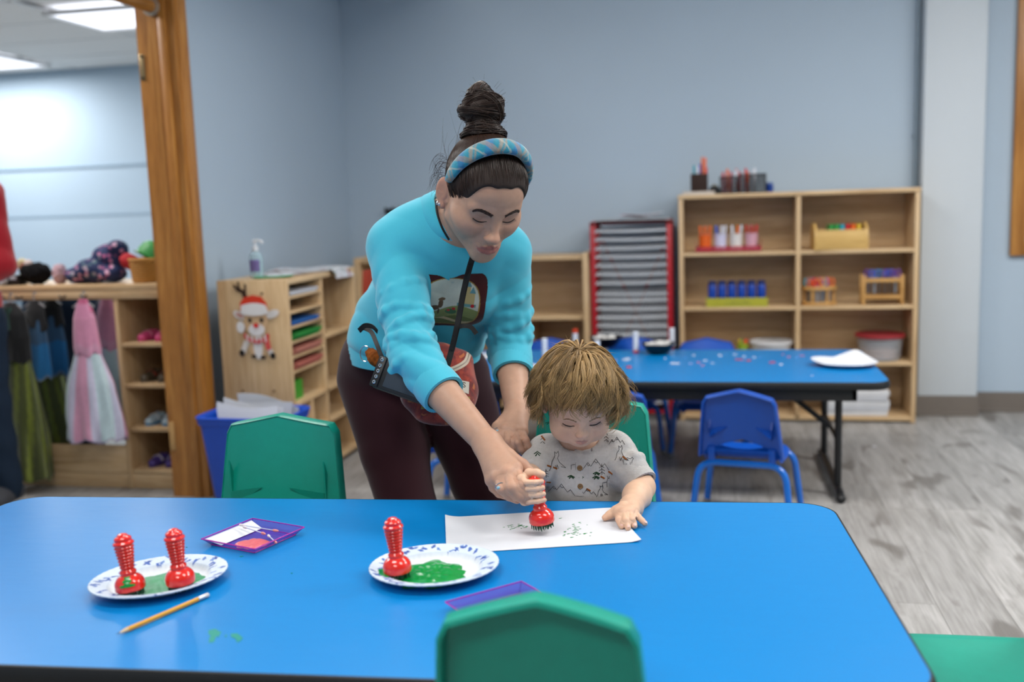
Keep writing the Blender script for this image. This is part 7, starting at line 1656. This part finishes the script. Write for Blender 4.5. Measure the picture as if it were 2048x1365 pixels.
t = thing('green_hat', 'shiny green felt hat resting in the wicker basket', 'hat', (-2.380, 3.865, tz+.105), rot=(R(-20), R(25), 0)); obj('crown', G().lathe([(.056, 0), (.058, .02), (.05, .05), (.03, .068), (0, .072)], 28, sy=.85), plain('green_felt', '#2f8a3c', .5), t); obj('brim', G().lathe([(.054, .0), (.070, -.004), (.072, -.002), (.056, .006)], 28, sy=.85), plain('green_felt2', '#277a36', .5), t)
soft('red_cloth', 'red cloth tucked in the wicker basket under the green hat', 'cloth', [(A(-2.475, 3.85, tz+.10), (.030, .03, .025)), (A(-2.460, 3.86, tz+.085), (.04, .04, .03))], plain('red_cloth', '#a81420', .8), .002, .004, 90)
# ------------------------------------------------------------------ adult in red at the left edge
rp = A(-2.8789, 3.4798, 0); RX0, RY0 = rp[0]+.035, rp[1]-.02
red = thing('person', 'person in red sweater and dark jeans cut off by the left edge', 'person', (float(RX0-.14), float(RY0), 0))
Hh = 1.56; cx = RX0-.14; cy = RY0
sh = A(cx+.165, cy, 1.27); el = A(cx+.215, cy-.02, 1.00); wr = A(cx+.13, cy-.20, .90); sh2 = A(cx-.165, cy, 1.27); el2 = A(cx-.22, cy-.04, 1.0); wr2 = A(cx-.12, cy-.20, .92)
BD = SDF(); BD.ell((cx, cy-.01, 1.47), (.074, .092, .112), None, .02); BD.ell((cx, cy-.06, 1.42), (.055, .045, .07), None, .02); BD.ell((cx, cy-.105, 1.45), (.011, .016, .014), None, .01)
for s in (-1, 1): BD.ell((cx+s*.075, cy+.005, 1.46), (.008, .018, .03), None, .008); BD.ell((cx+s*.03, cy-.098, 1.475), (.016, .010, .009), None, .008, 's'); BD.ell((cx+s*.03, cy-.086, 1.475), (.012, .012, .011), None, .004)
BD.cap((cx, cy, 1.40), (cx, cy+.01, 1.28), .05, .055, .03); BD.ell((cx, cy, 1.1), (.13, .09, .2), None, .04)
for a, b, c in ((sh, el, wr), (sh2, el2, wr2)):
    BD.chain([a, b, c], [.045, .036, .026], .015); d = unit(c-b); sd_ = unit(np.cross(d, A(0, 0, 1)))
    kn_ = [c+d*.075+sd_*(.026-.0175*i) for i in range(4)]; add_hand(BD, c, kn_, [[k_, k_+d*.035+A(0, 0, -.004), k_+d*.058+A(0, 0, -.018), k_+d*.066+A(0, 0, -.034)] for k_ in kn_], ([c+d*.02+sd_*.015, c+d*.045+sd_*.042, c+d*.075+sd_*.05], [.018, .012, .009]), .024, .013, [.009, .0095, .009, .008])
for s in (-1, 1): BD.chain([(cx+s*.09, cy, .82), (cx+s*.10, cy, .45), (cx+s*.10, cy+.03, .09)], [.07, .05, .035], .02)
v, f = BD.poly(.006); o = obj('body', smesh('body', [(v, f)], np.tile(wskin, (len(v), 1))), M_skin); under(o, red)
S_ = SDF(); S_.ell((cx, cy, 1.17), (.17, .115, .18), None, .05); S_.ell((cx, cy, .98), (.165, .12, .17), None, .05); S_.cap((cx, cy, 1.30), sh, .05, .065, .04); S_.cap((cx, cy, 1.30), sh2, .05, .065, .04); S_.chain([sh, el, lerp(el, wr, .9)], [.066, .056, .042], .03); S_.chain([sh2, el2, lerp(el2, wr2, .9)], [.066, .056, .042], .03); S_.cap((cx, cy, 1.30), (cx, cy, 1.45), .056, .056, .01, 's')
S_.disp = lambda P: -.005*(np.abs(np.sin(26*P[:, 2]+20*P[:, 0]+1.5*np.sin(18*P[:, 1])))-.5); S_.dispmax = .005
o = obj('sweater', smesh('sweater', [S_.poly(.008)]), knit('red_knit', '#a01a26', 400, .4)); under(o, red)
o = obj('hem_band', ribbed_ring(A(cx, cy, .855), A(0, 0, 1), A(1, 0, 0), .162, .118, .06, .012, 120), MC['red_knit'], smooth=50); under(o, red)
S_ = SDF(); S_.ell((cx, cy, .80), (.165, .12, .12), None, .04)
for s in (-1, 1): S_.chain([(cx+s*.085, cy, .78), (cx+s*.10, cy-.01, .45), (cx+s*.10, cy+.03, .07)], [.095, .072, .062], .015)
S_.disp = lambda P: .003*np.sin(40*P[:, 2]+3*np.sin(20*P[:, 0])); S_.dispmax = .003
o = obj('jeans', smesh('jeans', [S_.poly(.008)]), plain('dark_denim', '#1b2a3c', .85, .2, .2, 200, bump=.3, bscale=600)); under(o, red)
for s in (-1, 1):
    q = A(cx+s*.10, cy+.02, 0); S_ = SDF(); S_.chain([q+A(0, .05, .05), q+A(.01, -.06, .045), q+A(.03, -.16, .038)], [.045, .044, .036], .03); S_.box(q+A(0, 0, -.1+.018), (.3, .4, .1), None, .001, .003, 's'); o = obj('shoe', smesh('shoe', [S_.poly(.006)]), plain('grey_sneaker', '#3c3e44', .7)); under(o, red)
    out = [(q[0]+.012+math.sin(a)*.046, q[1]-.055-math.cos(a)*.145) for a in np.linspace(0, 2*math.pi, 25)[:-1]]; o2 = obj('sole', G().prism(out, .001, .022), plain('white_sole', '#b9b6b2', .6)); o2.parent = o
hs = SDF(); hs.ell((cx, cy+.012, 1.495), (.082, .098, .10), None, .02); hs.ell((cx, cy-.11, 1.44), (.07, .07, .09), None, .02, 's'); hs.ell((cx, cy+.07, 1.36), (.065, .04, .12), None, .03); v, f = hs.poly(.005); o = obj('hair', smesh('hair', [(v, f)], np.tile(L3('#4a3220'), (len(v), 1))), M_hair); under(o, red)
